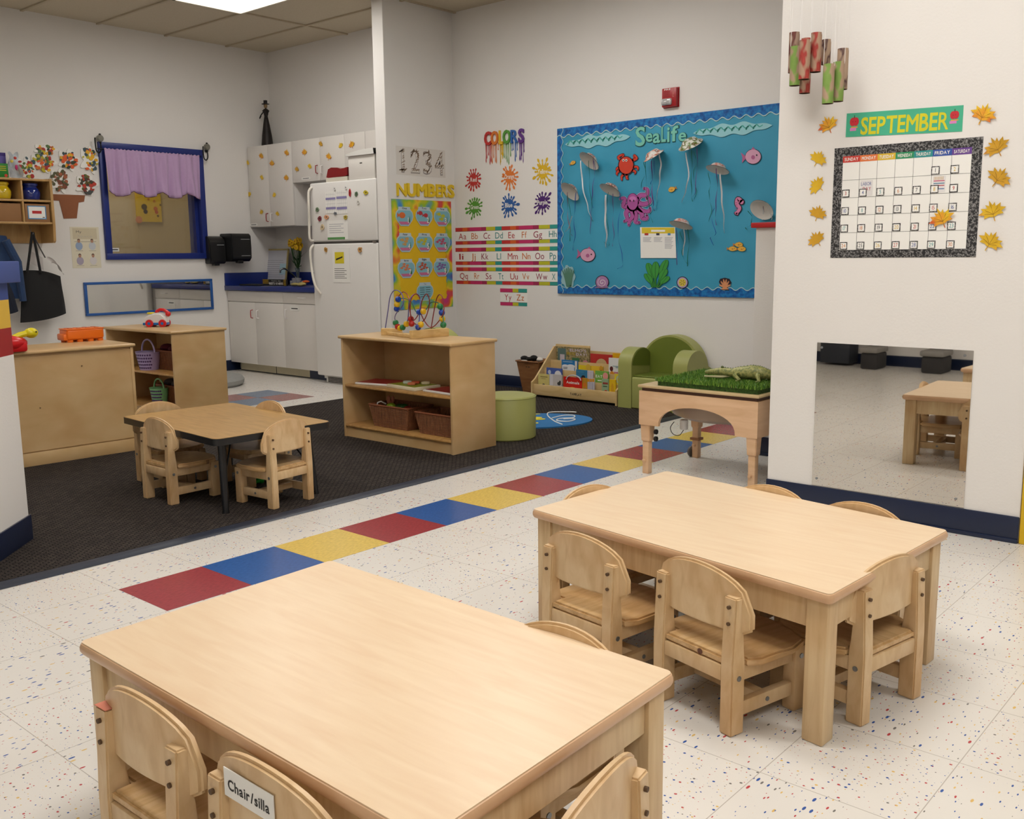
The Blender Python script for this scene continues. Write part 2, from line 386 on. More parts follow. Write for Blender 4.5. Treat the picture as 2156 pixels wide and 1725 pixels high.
# ceiling lights
DIFF = mat('light_diffuser', (255, 250, 240), .5, emit=4.5, noise=0); DIFF.cycles.emission_sampling = 'NONE'
lt_labels = ['white fluorescent ceiling panel glowing above the kitchen corner', 'fluorescent ceiling panel over the carpet near the striped half wall', 'fluorescent ceiling panel over the reading corner',
  'fluorescent ceiling panel above the nearest maple table', 'fluorescent ceiling panel above the table by the mirror', 'fluorescent ceiling panel behind the viewer on the left', 'fluorescent ceiling panel in front of the window wall, left end', 'fluorescent ceiling panel behind the viewer on the right']
for (x0, y0, lx, ly, w), lb in zip(TROFFERS, lt_labels):
    t = thing('ceiling_light', lb, 'light', (x0+lx/2, y0+ly/2, ZC-.004))
    mb = MB()
    for a in ((-lx/2, lx/2, -ly/2, -ly/2+.02), (-lx/2, lx/2, ly/2-.02, ly/2), (-lx/2, -lx/2+.02, -ly/2, ly/2), (lx/2-.02, lx/2, -ly/2, ly/2)):
        mb.bb(*a, -.006, .012, mat('light_frame', (216, 208, 190), .4))
    mb.build('frame', t)
    mb = MB(); mb.bb(-lx/2+.02, lx/2-.02, -ly/2+.02, ly/2-.02, -.002, .006, DIFF); mb.build('diffuser', t)
    troffer_light(x0, y0, lx, ly, w, t)
# window in the back wall
mb = MB(); fw = .052; BLW = mat('window_blue_paint', (26, 44, 120), .4)
def frame_rect(mb, x0, x1, z0, z1, y0, y1, w, m, bev=.003):
    mb.bb(x0, x1, y0, y1, z0, z0+w, m, bev); mb.bb(x0, x1, y0, y1, z1-w, z1, m, bev)
    mb.bb(x0, x0+w, y0, y1, z0+w, z1-w, m, bev); mb.bb(x1-w, x1, y0, y1, z0+w, z1-w, m, bev)
frame_rect(mb, wx0, wx1, wz0, wz1, 5.40, 5.50, fw, BLW)
mb.bb(wx1-fw-.03, wx1-fw, 5.46, 5.57, wz0+fw, wz1-fw, BLW)
w1 = struct('window_1', mb)
mb = MB(); mb.bb(wx0+.03, wx1-.03, 5.505, 5.512, wz0+.03, wz1-.03, mat('window_glass', (235, 232, 220), .03, trans=.95, noise=0)); mb.build('pane', w1)
# room beyond the glass
mb = MB(); mb.bb(1.6, 4.6, 6.5, 6.6, 0, ZC, BACKW); struct('wall_beyond', mb, smooth=False)
mb = MB(); PB = PL('y', 6.5); a0, b0 = PB.ab(283, 410); a1, b1 = PB.ab(339, 468); b0 += .05
PX_ = PB.M(0, 0, .001)
mb.rect(a0, a1, b1, b0, 0, .02, flat('sunny_yellow', (228, 190, 40)), PX_)
for (u, v, r, c) in [(301, 436, .03, (90, 70, 30)), (304, 446, .022, (60, 40, 30)), (325, 440, .022, (210, 110, 40)), (327, 447, .018, (200, 90, 30)), (290, 463, .035, (220, 140, 90)), (310, 420, .012, (190, 120, 30)), (322, 424, .014, (200, 130, 40)), (335, 432, .01, (120, 90, 30)), (330, 455, .012, (120, 90, 30))]:
    a, b = PB.ab(u, v); mb.disc(a, b, r, .02, .022, flat('art%d%d' % (c[0], c[1]), c), PX_)
mb.build('wall_picture', None, 'yellow picture hanging in the room beyond the window', 'picture')
# carpet
def carpet_mat():
    m = bpy.data.materials.new('ribbed_carpet'); m.use_nodes = True; nt = m.node_tree; N = nt.nodes.new; L = nt.links.new; b = nt.nodes['Principled BSDF']
    tc = N('ShaderNodeTexCoord'); br = N('ShaderNodeTexBrick'); L(tc.outputs['Object'], br.inputs['Vector']); br.inputs['Scale'].default_value = 1
    br.inputs['Brick Width'].default_value = .030; br.inputs['Row Height'].default_value = .014; br.inputs['Mortar Size'].default_value = .0036; br.inputs['Mortar Smooth'].default_value = .8
    for k, c in (('Color1', (84, 78, 75)), ('Color2', (106, 98, 92)), ('Mortar', (26, 25, 26))): br.inputs[k].default_value = (*lin(c), 1)
    n = N('ShaderNodeTexNoise'); n.inputs['Scale'].default_value = 260; n.inputs['Detail'].default_value = 2; L(tc.outputs['Object'], n.inputs['Vector'])
    x = N('ShaderNodeMix'); x.data_type = 'RGBA'; x.blend_type = 'MULTIPLY'; x.inputs[0].default_value = 1; L(br.outputs['Color'], x.inputs[6])
    L(ramp(nt, n.outputs['Fac'], [(.35, (120, 120, 124)), (.7, (255, 246, 238))]), x.inputs[7]); L(x.outputs[2], b.inputs['Base Color'])
    b.inputs['Roughness'].default_value = .95; b.inputs['Specular IOR Level'].default_value = .15
    bp = N('ShaderNodeBump'); bp.inputs['Strength'].default_value = .7; bp.inputs['Distance'].default_value = .004; L(br.outputs['Fac'], bp.inputs['Height']); bp.invert = True; L(bp.outputs[0], b.inputs['Normal'])
    return m
cp = MB(); cp.bb(-1.2, 4.44, .635, 3.06, 0.0005, .008, carpet_mat())
cp = cp.build('carpet', None, 'large charcoal ribbed carpet covering the floor under the small table and shelves', 'carpet', smooth=False)
mb = MB(); t = bmesh.new()
pr = [(.605, .001), (.612, .006), (.637, .010), (.66, .0102), (.66, .001)]
vs = [[t.verts.new((x, y, z)) for y, z in pr] for x in (-1.2, 4.44)]
for k in range(4): t.faces.new([vs[0][k], vs[1][k], vs[1][k+1], vs[0][k+1]])
mb.merge(t, mat('carpet_rubber_edge', (38, 44, 58), .45)); mb.build('rubber_edge', cp, label='dark blue rubber edging')
# ================= CHAIRS AND TABLES =================
def arc_panel(w, z0, zs, zt, n=18):
    pts = [(-w/2, z0+.012), (-w/2+.012, z0), (w/2-.012, z0), (w/2, z0+.012), (w/2, zs)]
    for k in range(1, n): a = pi*k/n; pts.append((w/2*cos(a), zs+(zt-zs)*sin(a)**.9))
    pts.append((-w/2, zs)); return pts
def make_chair():
    t = thing('toddler_chair', '', 'chair')
    mb = MB(); th = .016; pts = arc_panel(.272, .236, .30, .392); w = .272  # backrest, slightly bowed
    bm = bmesh.new(); N = 14
    cols = []
    for i in range(N+1):
        x = -w/2+w*i/N
        up = .285+(.092)*math.sqrt(max(0, 1-(x/(w/2))**2))**.9
        lo = .236 + (.012 if i in (0, N) else 0)
        y = -.094-.02*(1-(x/(w/2))**2)
        cols.append([(x, y, lo), (x, y, up), (x, y+th, up), (x, y+th, lo)])
    vv = [[bm.verts.new(p) for p in c] for c in cols]
    for a, b in zip(vv, vv[1:]):
        for k in range(4): bm.faces.new([a[k], a[(k+1) % 4], b[(k+1) % 4], b[k]])
    bm.faces.new(vv[0]); bm.faces.new(vv[-1]); bmesh.ops.recalc_face_normals(bm, faces=bm.faces[:])
    ed = [e for e in bm.edges if e.calc_face_angle(0) > .6]
    bmesh.ops.bevel(bm, geom=ed, offset=.005, segments=2, affect='EDGES', clamp_overlap=True)
    mb.merge(bm, CH); mb.build('backrest', t)
    for sx in (-1, 1):
        mb = MB(); bm = bmesh.new()   # rear leg: straight, tapering post above the seat
        x = sx*.099; prof = [(-.125, 0), (-.125, .17), (-.118, .322), (-.096, .322), (-.088, .20), (-.084, .17), (-.084, 0)]
        a = [bm.verts.new((x-.0165, y, z)) for y, z in prof]; b = [bm.verts.new((x+.0165, y, z)) for y, z in prof]
        bm.faces.new(a); bm.faces.new(b[::-1])
        for k in range(7): bm.faces.new([a[k], b[k], b[(k+1) % 7], a[(k+1) % 7]])
        bmesh.ops.recalc_face_normals(bm, faces=bm.faces[:]); bmesh.ops.bevel(bm, geom=bm.edges[:], offset=.003, segments=2, affect='EDGES')
        mb.merge(bm, CH)
        for z in (.30, .262): mb.cyl((x, -.1215, z), .0042, .006, HOLE, axis='y', n=10)
        mb.cyl((x+sx*.0168, -.104, .135), .0062, .003, SCREW, axis='x', n=12)
        mb.build('rear_leg', t)
        mb = MB(); mb.bb(x-.0165, x+.0165, .084, .124, 0, .158, CH, .003)
        mb.cyl((x+sx*.0168, .104, .135), .0062, .003, SCREW, axis='x', n=12); mb.build('front_leg', t)
    mb = MB(); bm = bmesh.new()  # seat: rounded front, straight back between the posts
    o = [(-.082, -.118), (.082, -.118), (.082, -.082), (.118, -.082), (.134, -.05), (.136, .05), (.12, .105)]
    o += [(.07, .135), (0, .145), (-.07, .135)]+[(-x, y) for x, y in o[:1:-1]]
    lo = [bm.verts.new((x, y, .158)) for x, y in o]; hi = [bm.verts.new((x, y, .178)) for x, y in o]; n = len(o)
    bm.faces.new(lo[::-1]); bm.faces.new(hi)
    for k in range(n): bm.faces.new([lo[k], lo[(k+1) % n], hi[(k+1) % n], hi[k]])
    bmesh.ops.recalc_face_normals(bm, faces=bm.faces[:])
    bmesh.ops.bevel(bm, geom=[e for e in bm.edges if abs(e.verts[0].co.z-e.verts[1].co.z) < 1e-6], offset=.005, segments=2, affect='EDGES')
    mb.merge(bm, CHD); mb.build('seat', t)
    mb = MB(); mb.bb(-.082, .082, -.122, -.104, .122, .158, CH, .002); mb.bb(-.082, .082, .09, .108, .122, .158, CH, .002)
    for sx in (-1, 1): mb.bb(sx*.099-.009, sx*.099+.009, -.084, .084, .122, .158, CH, .002)
    mb.build('seat_frame', t)
    for sx in (-1, 1):
        mb = MB(); mb.bb(sx*.099-.009, sx*.099+.009, -.084, .084, .038, .072, CH, .002); mb.cyl((sx*.1085, 0, .055), .0055, .003, SCREW, axis='x', n=12); mb.build('side_rail', t)
    mb = MB(); mb.bb(-.09, .09, -.015, .012, .042, .068, CH, .002); mb.build('stretcher', t)
    return t
chairs = []
GA, GB, GC = 'toddler chairs around the maple table by the mirror', 'toddler chairs around the nearest maple table', 'toddler chairs around the small black-edged table'
def H(deg): return R_(deg-90)
CL = [  # back position x,y , heading deg, label, group
 (.555, -1.268, -8, 'left one of two toddler chairs on the near long side of the mirror-side table', GA),
 (.55, -1.62, -14, 'birch toddler chair with a dark knot on its seat edge, beside the front table leg', GA),
 (.777, -1.815, 78.5, 'birch toddler chair tucked under the near short end of the mirror-side table', GA),
 (.855, -1.065, 262, 'toddler chair behind the far short end of the mirror-side table, only its arched top showing', GA),
 (1.11, -1.385, 172, 'chair on the wall side of the mirror-side table, farther from the yellow trim', GA),
 (1.08, -1.675, 172, 'chair on the wall side of the mirror-side table, nearer the yellow trim', GA),
 (-.622, -1.24, 1, 'toddler chair with a reddish stained post top beside the nearest table', GB),
 (-.622, -1.585, 0, 'birch toddler chair with a white paper name label on its backrest', GB),
 (-.462, -1.856, 100, 'toddler chair at the bottom edge, pushed in at the near end of the nearest table', GB),
 (-.165, -1.60, 180, 'chair at the right side of the nearest table with only the curved top visible', GB),
 (.79, 1.255, 1.5, 'toddler chair with dark scorch marks on its seat edge, left side of the black-edged table', GC),
 (1.012, .86, 95, 'toddler chair seen from behind at the near end of the black-edged table', GC),
 (.93, 1.585, 270, 'toddler chair against the far end of the black-edged table, in front of the cubby shelf', GC),
 (1.19, 1.255, 180, 'toddler chair on the far right side of the black-edged table, only its arched top showing', GC),
]
src = make_chair()
for i, (x, y, h, lb, g) in enumerate(CL):
    if i == 0: src.location = (x, y, 0); src.scale = (1.1, 1.03, 1); src.rotation_euler = (0, 0, H(h)); src['label'] = lb; src['group'] = g; o = src
    else: o = dup(src, (x, y, .008 if i > 9 else 0), H(h), lb, g, (1.1, 1.03, 1) if i < 10 else (1, 1, 1))
    chairs.append(o)
# marks on single chairs
mb = MB(); q = Matrix.Translation((-.02, -.1152, .325)) @ Matrix.Rotation(pi/2, 4, 'X') @ Matrix.Rotation(0, 4, 'Z')
mb.rect(-.055, .055, -.022, .022, 0, .0012, PAPER, q); mb.text('Chair/silla', -.046, -.009, .092, .016, .0016, BLACK, q, 'b'); mb.build('name_label', chairs[7], label='white paper label reading Chair/silla')
mb = MB(); mb.bb(-.116, -.082, -.1185, -.0955, .3218, .3228, mat('red_stain', (206, 120, 92), .5), 0); mb.build('stain', chairs[6])
mb = MB(); mb.cyl((.02, -.1185, .168), .007, .0012, mat('wood_knot', (96, 54, 30), .5), axis='y', n=10); mb.build('knot', chairs[1])
SC = mat('scorch', (70, 34, 18), .6)
mb = MB()
for dx in (0, .008): mb.box((.136+.0003, .05+dx, .166), (.0015, .002, .016), SC)
mb.build('scorch_mark', chairs[10])
def make_table(name, label, h, x, y, e1, e2, legs=.053):
    w, l = math.hypot(*e1), math.hypot(*e2)
    t = thing(name, label, 'table', (x, y, 0), 0, 'maple laminate tables')
    mb = MB(); bm = bmesh.new(); r = .012; o = []
    for cx, cy, a0 in ((w/2-r, l/2-r, 0), (-w/2+r, l/2-r, 90), (-w/2+r, -l/2+r, 180), (w/2-r, -l/2+r, 270)):
        for k in range(6): a = R_(a0+18*k); o.append((cx+r*cos(a), cy+r*sin(a)))
    mb2 = MB(); mb2.poly(o, h-.004, h, MAPLE)
    mb2.build('tabletop', t)
    mb = MB(); prof = [(.004, h-.0005), (-.002, h-.003), (-.005, h-.009), (-.005, h-.016), (-.001, h-.023), (.006, h-.026), (.03, h-.026)]
    bm = bmesh.new(); n = len(o); rings = []
    for dpt, z in prof:
        rr = []
        for i, (px, py) in enumerate(o):
            ax, ay = o[i-1]; bx_, by_ = o[(i+1) % n]; tx, ty = bx_-ax, by_-ay; L_ = math.hypot(tx, ty); nx, ny = ty/L_, -tx/L_
            rr.append(bm.verts.new((px-nx*dpt, py-ny*dpt, z)))
        rings.append(rr)
    for a, b in zip(rings, rings[1:]):
        for k in range(n): bm.faces.new([a[k], a[(k+1) % n], b[(k+1) % n], b[k]])
    bm.faces.new(rings[-1]); bmesh.ops.recalc_face_normals(bm, faces=bm.faces[:]); mb.merge(bm, MEDGE); mb.build('edge_band', t)
    ix, iy = w/2-.010, l/2-.010; f = legs
    for sx in (-1, 1):
        for sy in (-1, 1):
            mb = MB(); mb.bb(sx*ix, sx*(ix-f), sy*iy, sy*(iy-f), 0, h-.026, TLEG, .004); mb.build('leg', t)
    mb = MB(); az0, az1 = h-.095, h-.026
    for sx in (-1, 1): mb.bb(sx*(ix-.008), sx*(ix-.026), -iy+f, iy-f, az0, az1, TLEG, .002)
    for sy in (-1, 1): mb.bb(-ix+f, ix-f, sy*(iy-.008), sy*(iy-.026), az0, az1, TLEG, .002)
    mb.build('apron', t)
    A = Matrix(((e1[0]/w, e2[0]/l, 0, 0), (e1[1]/w, e2[1]/l, 0, 0), (0, 0, 1, 0), (0, 0, 0, 1)))
    for o_ in C.objects:
        if o_.parent == t: o_.data.transform(A)
    return t
make_table('toddler_table', 'light maple toddler table in the middle right, before the wall mirror', .356, .870, -1.4435, (.6535, -.036), (.1415, .938))
make_table('toddler_table', 'light maple toddler table at the bottom, largest and nearest', .356, -.369, -1.373, (.618, .022), (.017, .960))
# kid table with black edge and metal legs
KT = wood('oak_laminate', [(176, 136, 78), (190, 150, 90), (200, 160, 100)], (8, 1.2, 8), .3, 6)
BK = mat('black_edge', (22, 22, 24), .3); BKM = mat('black_metal_leg', (20, 22, 26), .25)
t = thing('activity_table', 'small oak-topped table with black edge and black metal legs on the carpet', 'table', (.997, 1.207, .008), R_(-3.2))
w, l, h = .57, .865, .332; r = .03; o = []
for cx, cy, a0 in ((w/2-r, l/2-r, 0), (-w/2+r, l/2-r, 90), (-w/2+r, -l/2+r, 180), (w/2-r, -l/2+r, 270)):
    for k in range(6): a = R_(a0+18*k); o.append((cx+r*cos(a), cy+r*sin(a)))
mb = MB(); mb.poly(o, h-.002, h, KT); mb.build('tabletop', t)
mb = MB(); o2 = [(x*1.008, y*1.006) for x, y in o]; mb.poly(o2, h-.03, h-.0015, BK); mb.build('edge_band', t)
for sx in (-1, 1):
    for sy in (-1, 1):
        mb = MB(); bx_, by_ = sx*.225, sy*.375; mb.tube([(bx_-sx*.015, by_-sy*.03, h-.03), (bx_, by_, .012), (bx_, by_, 0)], [.019, .014, .016], BKM, n=14)
        mb.tube([(bx_-sx*.10, by_-sy*.10, h-.035), (bx_-sx*.006, by_-sy*.012, .12)], .004, BKM); mb.build('leg', t)
mb = MB(); q = onz(.03, 528, 1026)
for k in range(9):
    a = k*.7; mb.ball((q.x+.10+.018*cos(a), q.y+.10+.02*sin(a), .03+.006*sin(3*a)), .016, mat('green_toy', (20, 150, 40), .4), sc=(1, 1, .8), n=8)
mb.build('toy_dinosaur', None, 'small bright green plastic toy on the carpet under the black-edged table', 'toy')

# things along the far left wall, seen in the acrylic mirror
def mq(X, u, v): return onx(2*2.379-X, u, v)
DKC = mat('dark_fabric', (58, 56, 56), .8); q0, q1 = mq(-2.8, 1735, 770), mq(-2.8, 1797, 770)
for k, (u0, u1) in enumerate(((1823, 1858), (1950, 1996))):
    a, b = mq(-2.7, u0, 770).y, mq(-2.7, u1, 770).y; cy = (a+b)/2; w_ = abs(a-b)
    t = thing('bucket_chair', ('left' if k == 0 else 'right')+' of two dark low bucket chairs seen in the square mirror', 'chair', (-2.7, cy, 0), R_(90), 'dark bucket chairs')
    mb = MB(); mb.bb(-w_/2, w_/2, -.14, .12, 0, .15, DKC, .02); mb.build('base', t)
    mb = MB(); mb.bb(-w_/2-.01, w_/2+.01, -.16, .12, .15, .20, mat('pale_seat', (150, 146, 140), .7), .015); mb.build('seat', t)
    mb = MB(); mb.poly([(-w_/2, .18)]+[(-w_/2*cos(pi*j/12), .28+.12*sin(pi*j/12)) for j in range(13)]+[(w_/2, .18)], -.04, 0, DKC, Matrix(((1, 0, 0, 0), (0, 0, 1, .12), (0, 1, 0, 0), (0, 0, 0, 1)))); mb.build('backrest', t)
mb = MB(); mb.bb(-2.92, -2.7, q1.y, q0.y, .02, .22, mat('charcoal_box', (46, 50, 58), .6), .01); mb.bb(-2.92, -2.68, q1.y-.02, q0.y+.02, .22, 1.0, WHITE, .004); mb.build('wall_cabinet', None, 'pale cabinet with a dark base by the far wall, reflected in the square mirror', 'cabinet')
# ================= SHELVES =================
def shelf_unit(name, label, w, d, h, x, y, rz, back=.006, shelf_z=.30, panel=None, group=None):
    """open front faces local -y; x centre, y = front line"""
    t = thing(name, label, 'shelf', (x, y, 0), rz, group); p = .016
    for sx in (-1, 1):
        mb = MB(); mb.bb(sx*w/2, sx*(w/2-p), .0, d, 0, h-.017, SHW, .002); mb.build('side_panel', t)
    mb = MB(); mb.bb(-w/2-.012, w/2+.012, -.016, d+.012, h-.018, h, SHW, .007, seg=3); mb.build('top', t)
    mb = MB(); mb.bb(-w/2+p, w/2-p, d-.022, d-.012, .05, h-.018, SHW); mb.build('back_panel', t)
    mb = MB(); mb.bb(-w/2+p, w/2-p, .004, d-.022, shelf_z, shelf_z+.016, SHE, .006); mb.build('shelf_board', t)
    mb = MB(); mb.bb(-w/2+p, w/2-p, -.002, d-.022, .062, .078, SHE, .006); mb.build('shelf_board', t)
    mb = MB(); mb.bb(-w/2+p, w/2-p, .012, .028, 0, .062, SHW); mb.bb(-w/2+p, w/2-p, d-.03, d-.012, 0, .05, SHW); mb.build('plinth', t)
    return t
# shelf C: front faces -x
SC_ = shelf_unit('storage_shelf', 'birch storage shelf holding drawing boards and baskets, with a bead maze on top', .912, .345, .604, 2.196, 1.374, R_(-90), group='low birch shelf units')
SC_.location.z = .008
# shelf B in front of the kitchen
SB_ = shelf_unit('storage_shelf', 'birch storage shelf behind the back-turned one, with a toy phone on top', .84, .40, .60, 1.84, 3.545, R_(-88), group='low birch shelf units')
# shelf A: back turned to us (open side faces the window wall)
t = shelf_unit('storage_shelf', 'birch shelf turned with its plain back panel to the room, orange block toy on top', .93, .38, .60, .762, 2.83, R_(-3.5+180), group='low birch shelf units')
SA_ = t; t.location = (.775, 2.83, .008)
mb = MB(); mb.bb(-.449, .449, .368, .376, .075, .57, SHW); mb.bb(-.449, .449, .372, .382, .0, .068, SHW, .001); mb.build('rear_skin', t, label='plain plywood back panel with scuffs')
mb = MB()
for (x, z) in ((.21, .52), (.2, .515), (.05, .30), (.36, .27), (-.18, .5)): mb.cyl((x, .378, z), .003, .006, HOLE, axis='y', n=8)
mb.build('nail_hole', t)
# basket
WK = wood('wicker', [(92, 54, 32), (136, 84, 52), (168, 110, 70)], (90, 90, 1), .6, 3, contrast=(.35, .65))
WKD = wood('wicker_rim', [(98, 52, 32), (140, 80, 50), (150, 90, 56)], (40, 40, 4), .6, 20)
def basket(name, label, cx, cy, z, w, d, h, group=None, rz=0):
    o = MB(); X = Matrix.Translation((cx, cy, z)) @ Matrix.Rotation(rz, 4, 'Z'); k = .84; th = .008
    bm = bmesh.new(); def_ = lambda s, zz, q: [(-w/2*s+q, -d/2*s+q, zz), (w/2*s-q, -d/2*s+q, zz), (w/2*s-q, d/2*s-q, zz), (-w/2*s+q, d/2*s-q, zz)]
    rings = [[bm.verts.new(p) for p in def_(s, zz, q)] for s, zz, q in ((k, 0, 0), (1, h, 0), (1, h, th), (k, th, th))]
    for a, b in zip(rings, rings[1:]):
        for i in range(4): bm.faces.new([a[i], a[(i+1) % 4], b[(i+1) % 4], b[i]])
    bm.faces.new(rings[0][::-1]); bm.faces.new(rings[-1]); bmesh.ops.recalc_face_normals(bm, faces=bm.faces[:])
    o.merge(bm, WK, X)
    n = 17
    for r in range(n):   # woven bands
        s = k+(1-k)*(r+.5)/n; zz = h*(r+.5)/n; q = w/2*s+.001; e = d/2*s+.001
        o.tube([(-q, -e, zz), (q, -e, zz), (q, e, zz), (-q, e, zz), (-q, -e, zz)], h/n*.36, WK, X, n=5)
    root = o.build(name, None, label, 'basket', group)
    base[root] = Vector(root.location)
    o = MB(); q, e = w/2, d/2; o.tube([(-q, -e, h), (q, -e, h), (q, e, h), (-q, e, h), (-q, -e, h)], .006, WKD, X, n=8); o.build('rim', root)
    return root
basket('wicker_basket', 'brown wicker basket filled with small toys on the lower board of the bead maze shelf', 2.335, 1.475, .0865, .20, .33, .128, 'wicker baskets')
basket('wicker_basket', 'brown wicker basket half hidden at the right end of the bead maze shelf', 2.335, 1.10, .0865, .20, .30, .12, 'wicker baskets')
def blob(name, label, cat, pts, m, group=None):
    o = MB()
    for (x, y, z, r, sc) in pts: o.ball((x, y, z), r, m, sc=sc, n=10)
    return o.build(name, None, label, cat, group)
blob('plush_toy', 'salmon coloured toy sticking up at the left of the toy basket', 'toy', [(2.345, 1.575, .195, .022, (1, 1, 1.5)), (2.34, 1.585, .23, .016, (.8, .9, 1.8)), (2.35, 1.56, .236, .013, (.8, .8, 1.6))], mat('salmon_toy', (196, 124, 96), .6))
blob('toy_fruit', 'lime green toy fruit in the toy basket', 'toy', [(2.30, 1.52, .205, .026, (1, 1.3, .8))], mat('lime_toy', (150, 180, 40), .4))
blob('toy_vegetable', 'dark green toy vegetable in the toy basket', 'toy', [(2.32, 1.46, .20, .03, (1, 1.4, .75)), (2.32, 1.43, .205, .024, (1, 1.2, .9))], mat('green_veg', (36, 90, 34), .4))
blob('toy_tomato', 'red toy tomato in the toy basket', 'toy', [(2.31, 1.39, .20, .024, (1, 1.2, .8))], mat('tomato_toy', (150, 50, 30), .35))
o = MB(); o.tube([(2.26, 1.60, .20), (2.262, 1.595, .225), (2.275, 1.58, .232), (2.30, 1.565, .215)], .004, PAPER); o.build('ribbon_loop', None, 'white looped ribbon over the left rim of the toy basket', 'ribbon')
# boards on the middle shelf
def tray(name, label, cx, cy, z, w, d, rz, m1, m2, h=.012, group=None, cat='board'):
    X = Matrix.Translation((cx, cy, z)) @ Matrix.Rotation(rz, 4, 'Z')
    o = MB(); o.bb(-w/2, w/2, -d/2, d/2, 0, h, m1, .004, X); r = o.build(name, None, label, cat, group); base[r] = Vector(r.location)
    o = MB(); o.bb(-w/2+.012, w/2-.012, -d/2+.012, d/2-.012, h-.001, h+.0012, m2, 0, X); o.build('panel', r); return r
TR = mat('tray_white', (232, 230, 226), .35); DR = mat('tray_red', (150, 32, 34), .4); OG = mat('olive_board', (140, 146, 40), .5)
tray('drawing_board', 'red drawing board with white frame, left on the middle shelf board', 2.35, 1.64, .3245, .20, .27, R_(12), TR, DR, group='red drawing boards')
tray('drawing_board', 'red drawing board with white frame, right on the middle shelf board', 2.335, 1.075, .3245, .19, .24, R_(-6), TR, DR, group='red drawing boards')
tray('wooden_puzzle', 'cream and olive wooden puzzle between the two red drawing boards', 2.33, 1.36, .3245, .19, .26, R_(-6), mat('puzzle_edge', (224, 214, 186), .5), OG, .02, cat='puzzle')
for k, (dx, dy, c, nm) in enumerate([(.0, .05, (200, 206, 190), 'pale green'), (.02, -.0, (190, 80, 50), 'red and cream'), (.04, -.06, (214, 200, 160), 'cream'), (-.03, -.02, (206, 120, 80), 'orange')]):
    o = MB(); o.cyl((2.33+dx, 1.36+dy, .353), .026, .012, flat('piece%d' % k, c), n=6 if k % 2 else 14, bev=.002); o.build('puzzle_piece', None, f'{nm} loose piece lying on the wooden puzzle', 'puzzle piece', 'loose puzzle pieces')
# bead maze on shelf C
q0 = onz(.612, 803, 706); q1 = onz(.612, 946, 708)
t = thing('bead_maze', 'wooden bead maze toy with coiled wires on top of the shelf', 'toy', (2.31, 1.43, .612), R_(0), world=True)
PINE = wood('pine', [(214, 176, 112), (226, 190, 128), (234, 200, 142)], (2, 8, 8), .4, 5)
def zpt(u, v, z=.612): return onz(z, u, v)
a = zpt(868, 714); b = zpt(946, 708); c = zpt(802, 706); d = zpt(868, 700)
def plank(mb, p, q, w, h, z, m):
    dx, dy = q.x-p.x, q.y-p.y; L_ = math.hypot(dx, dy); X = Matrix.Translation((p.x, p.y, z)) @ Matrix.Rotation(math.atan2(dy, dx), 4, 'Z'); mb.bb(0, L_, 0, w, 0, h, m, .003, X)
mb = MB(); plank(mb, a, b, .03, .046, .612, PINE); mb.build('base_block', t)
mb = MB(); plank(mb, c, Vector((a.x+.14, a.y+.24, 0)), .03, .04, .612, PINE); mb.build('base_block', t)
mb = MB(); mid1 = Vector((b.x+.0, b.y+.1, 0)); plank(mb, Vector((c.x+.02, c.y-.02, 0)), Vector((a.x+.02, a.y+.0, 0)), .022, .02, .612, PINE); mb.build('crossbar', t)
XM = 2.33
def w(u, v, x=XM): return onx(x, u, v)
def spline(pts, n=8):
    out = []; P = [pts[0]]+list(pts)+[pts[-1]]
    for i in range(1, len(P)-2):
        for k in range(n):
            s = k/n; a_, b_, c_, d_ = [Vector(x) for x in P[i-1:i+3]]
            out.append(.5*((2*b_)+(-a_+c_)*s+(2*a_-5*b_+4*c_-d_)*s*s+(-a_+3*b_-3*c_+d_)*s**3))
    out.append(Vector(P[-2])); return out
VIO = mat('violet_wire', (98, 96, 168), .35, .2); DRW = mat('red_wire', (140, 44, 44), .35, .2); GRW = mat('green_wire', (52, 120, 84), .35, .2)
mz = Z(780, 560, 5.75)
def wire(name, pts, m, xs=None):
    P = []
    for i, (x, y) in enumerate(pts):
        xx = XM + (xs[i] if xs else 0); P.append(w(*mz(x, y), xx))
    o = MB(); o.tube(spline(P), .003, m, n=6); o.build(name, t, label=None)
wire('wire', [(180, 755), (210, 560), (240, 370), (300, 295), (380, 340), (395, 470), (310, 580), (300, 660), (370, 760), (450, 660), (470, 430), (540, 340), (600, 400), (590, 660), (575, 760)], VIO, [.06, .05, .03, 0, -.03, -.03, 0, .03, .03, .0, -.03, 0, .03, .0, -.06])
wire('wire', [(340, 370), (400, 315), (460, 380), (480, 560), (520, 660), (590, 560), (600, 400), (545, 340), (490, 420), (490, 620), (560, 710), (660, 640), (715, 450), (680, 340), (620, 440), (620, 600), (730, 745), (850, 640), (890, 520), (860, 360), (800, 400), (740, 720), (735, 755)], DRW, [.03, .03, .0, -.03, 0, .03, .03, 0, -.03, -.02, .02, .03, 0, -.03, 0, .04, .02, -.02, -.03, 0, .03, .03, .0])
wire('wire', [(340, 560), (340, 420), (420, 395), (500, 450), (560, 560), (660, 540), (740, 440), (850, 470), (880, 600), (880, 740)], GRW, [.04, .04, .02, 0, 0, .02, .03, 0, -.02, -.03])
bc = {'b': mat('bead_blue', (24, 68, 168), .3), 'y': mat('bead_yellow', (226, 182, 24), .3), 'g': mat('bead_green', (40, 128, 70), .3), 'r': mat('bead_red', (184, 34, 24), .3)}
nm = {'b': 'blue', 'y': 'yellow', 'g': 'green', 'r': 'red'}
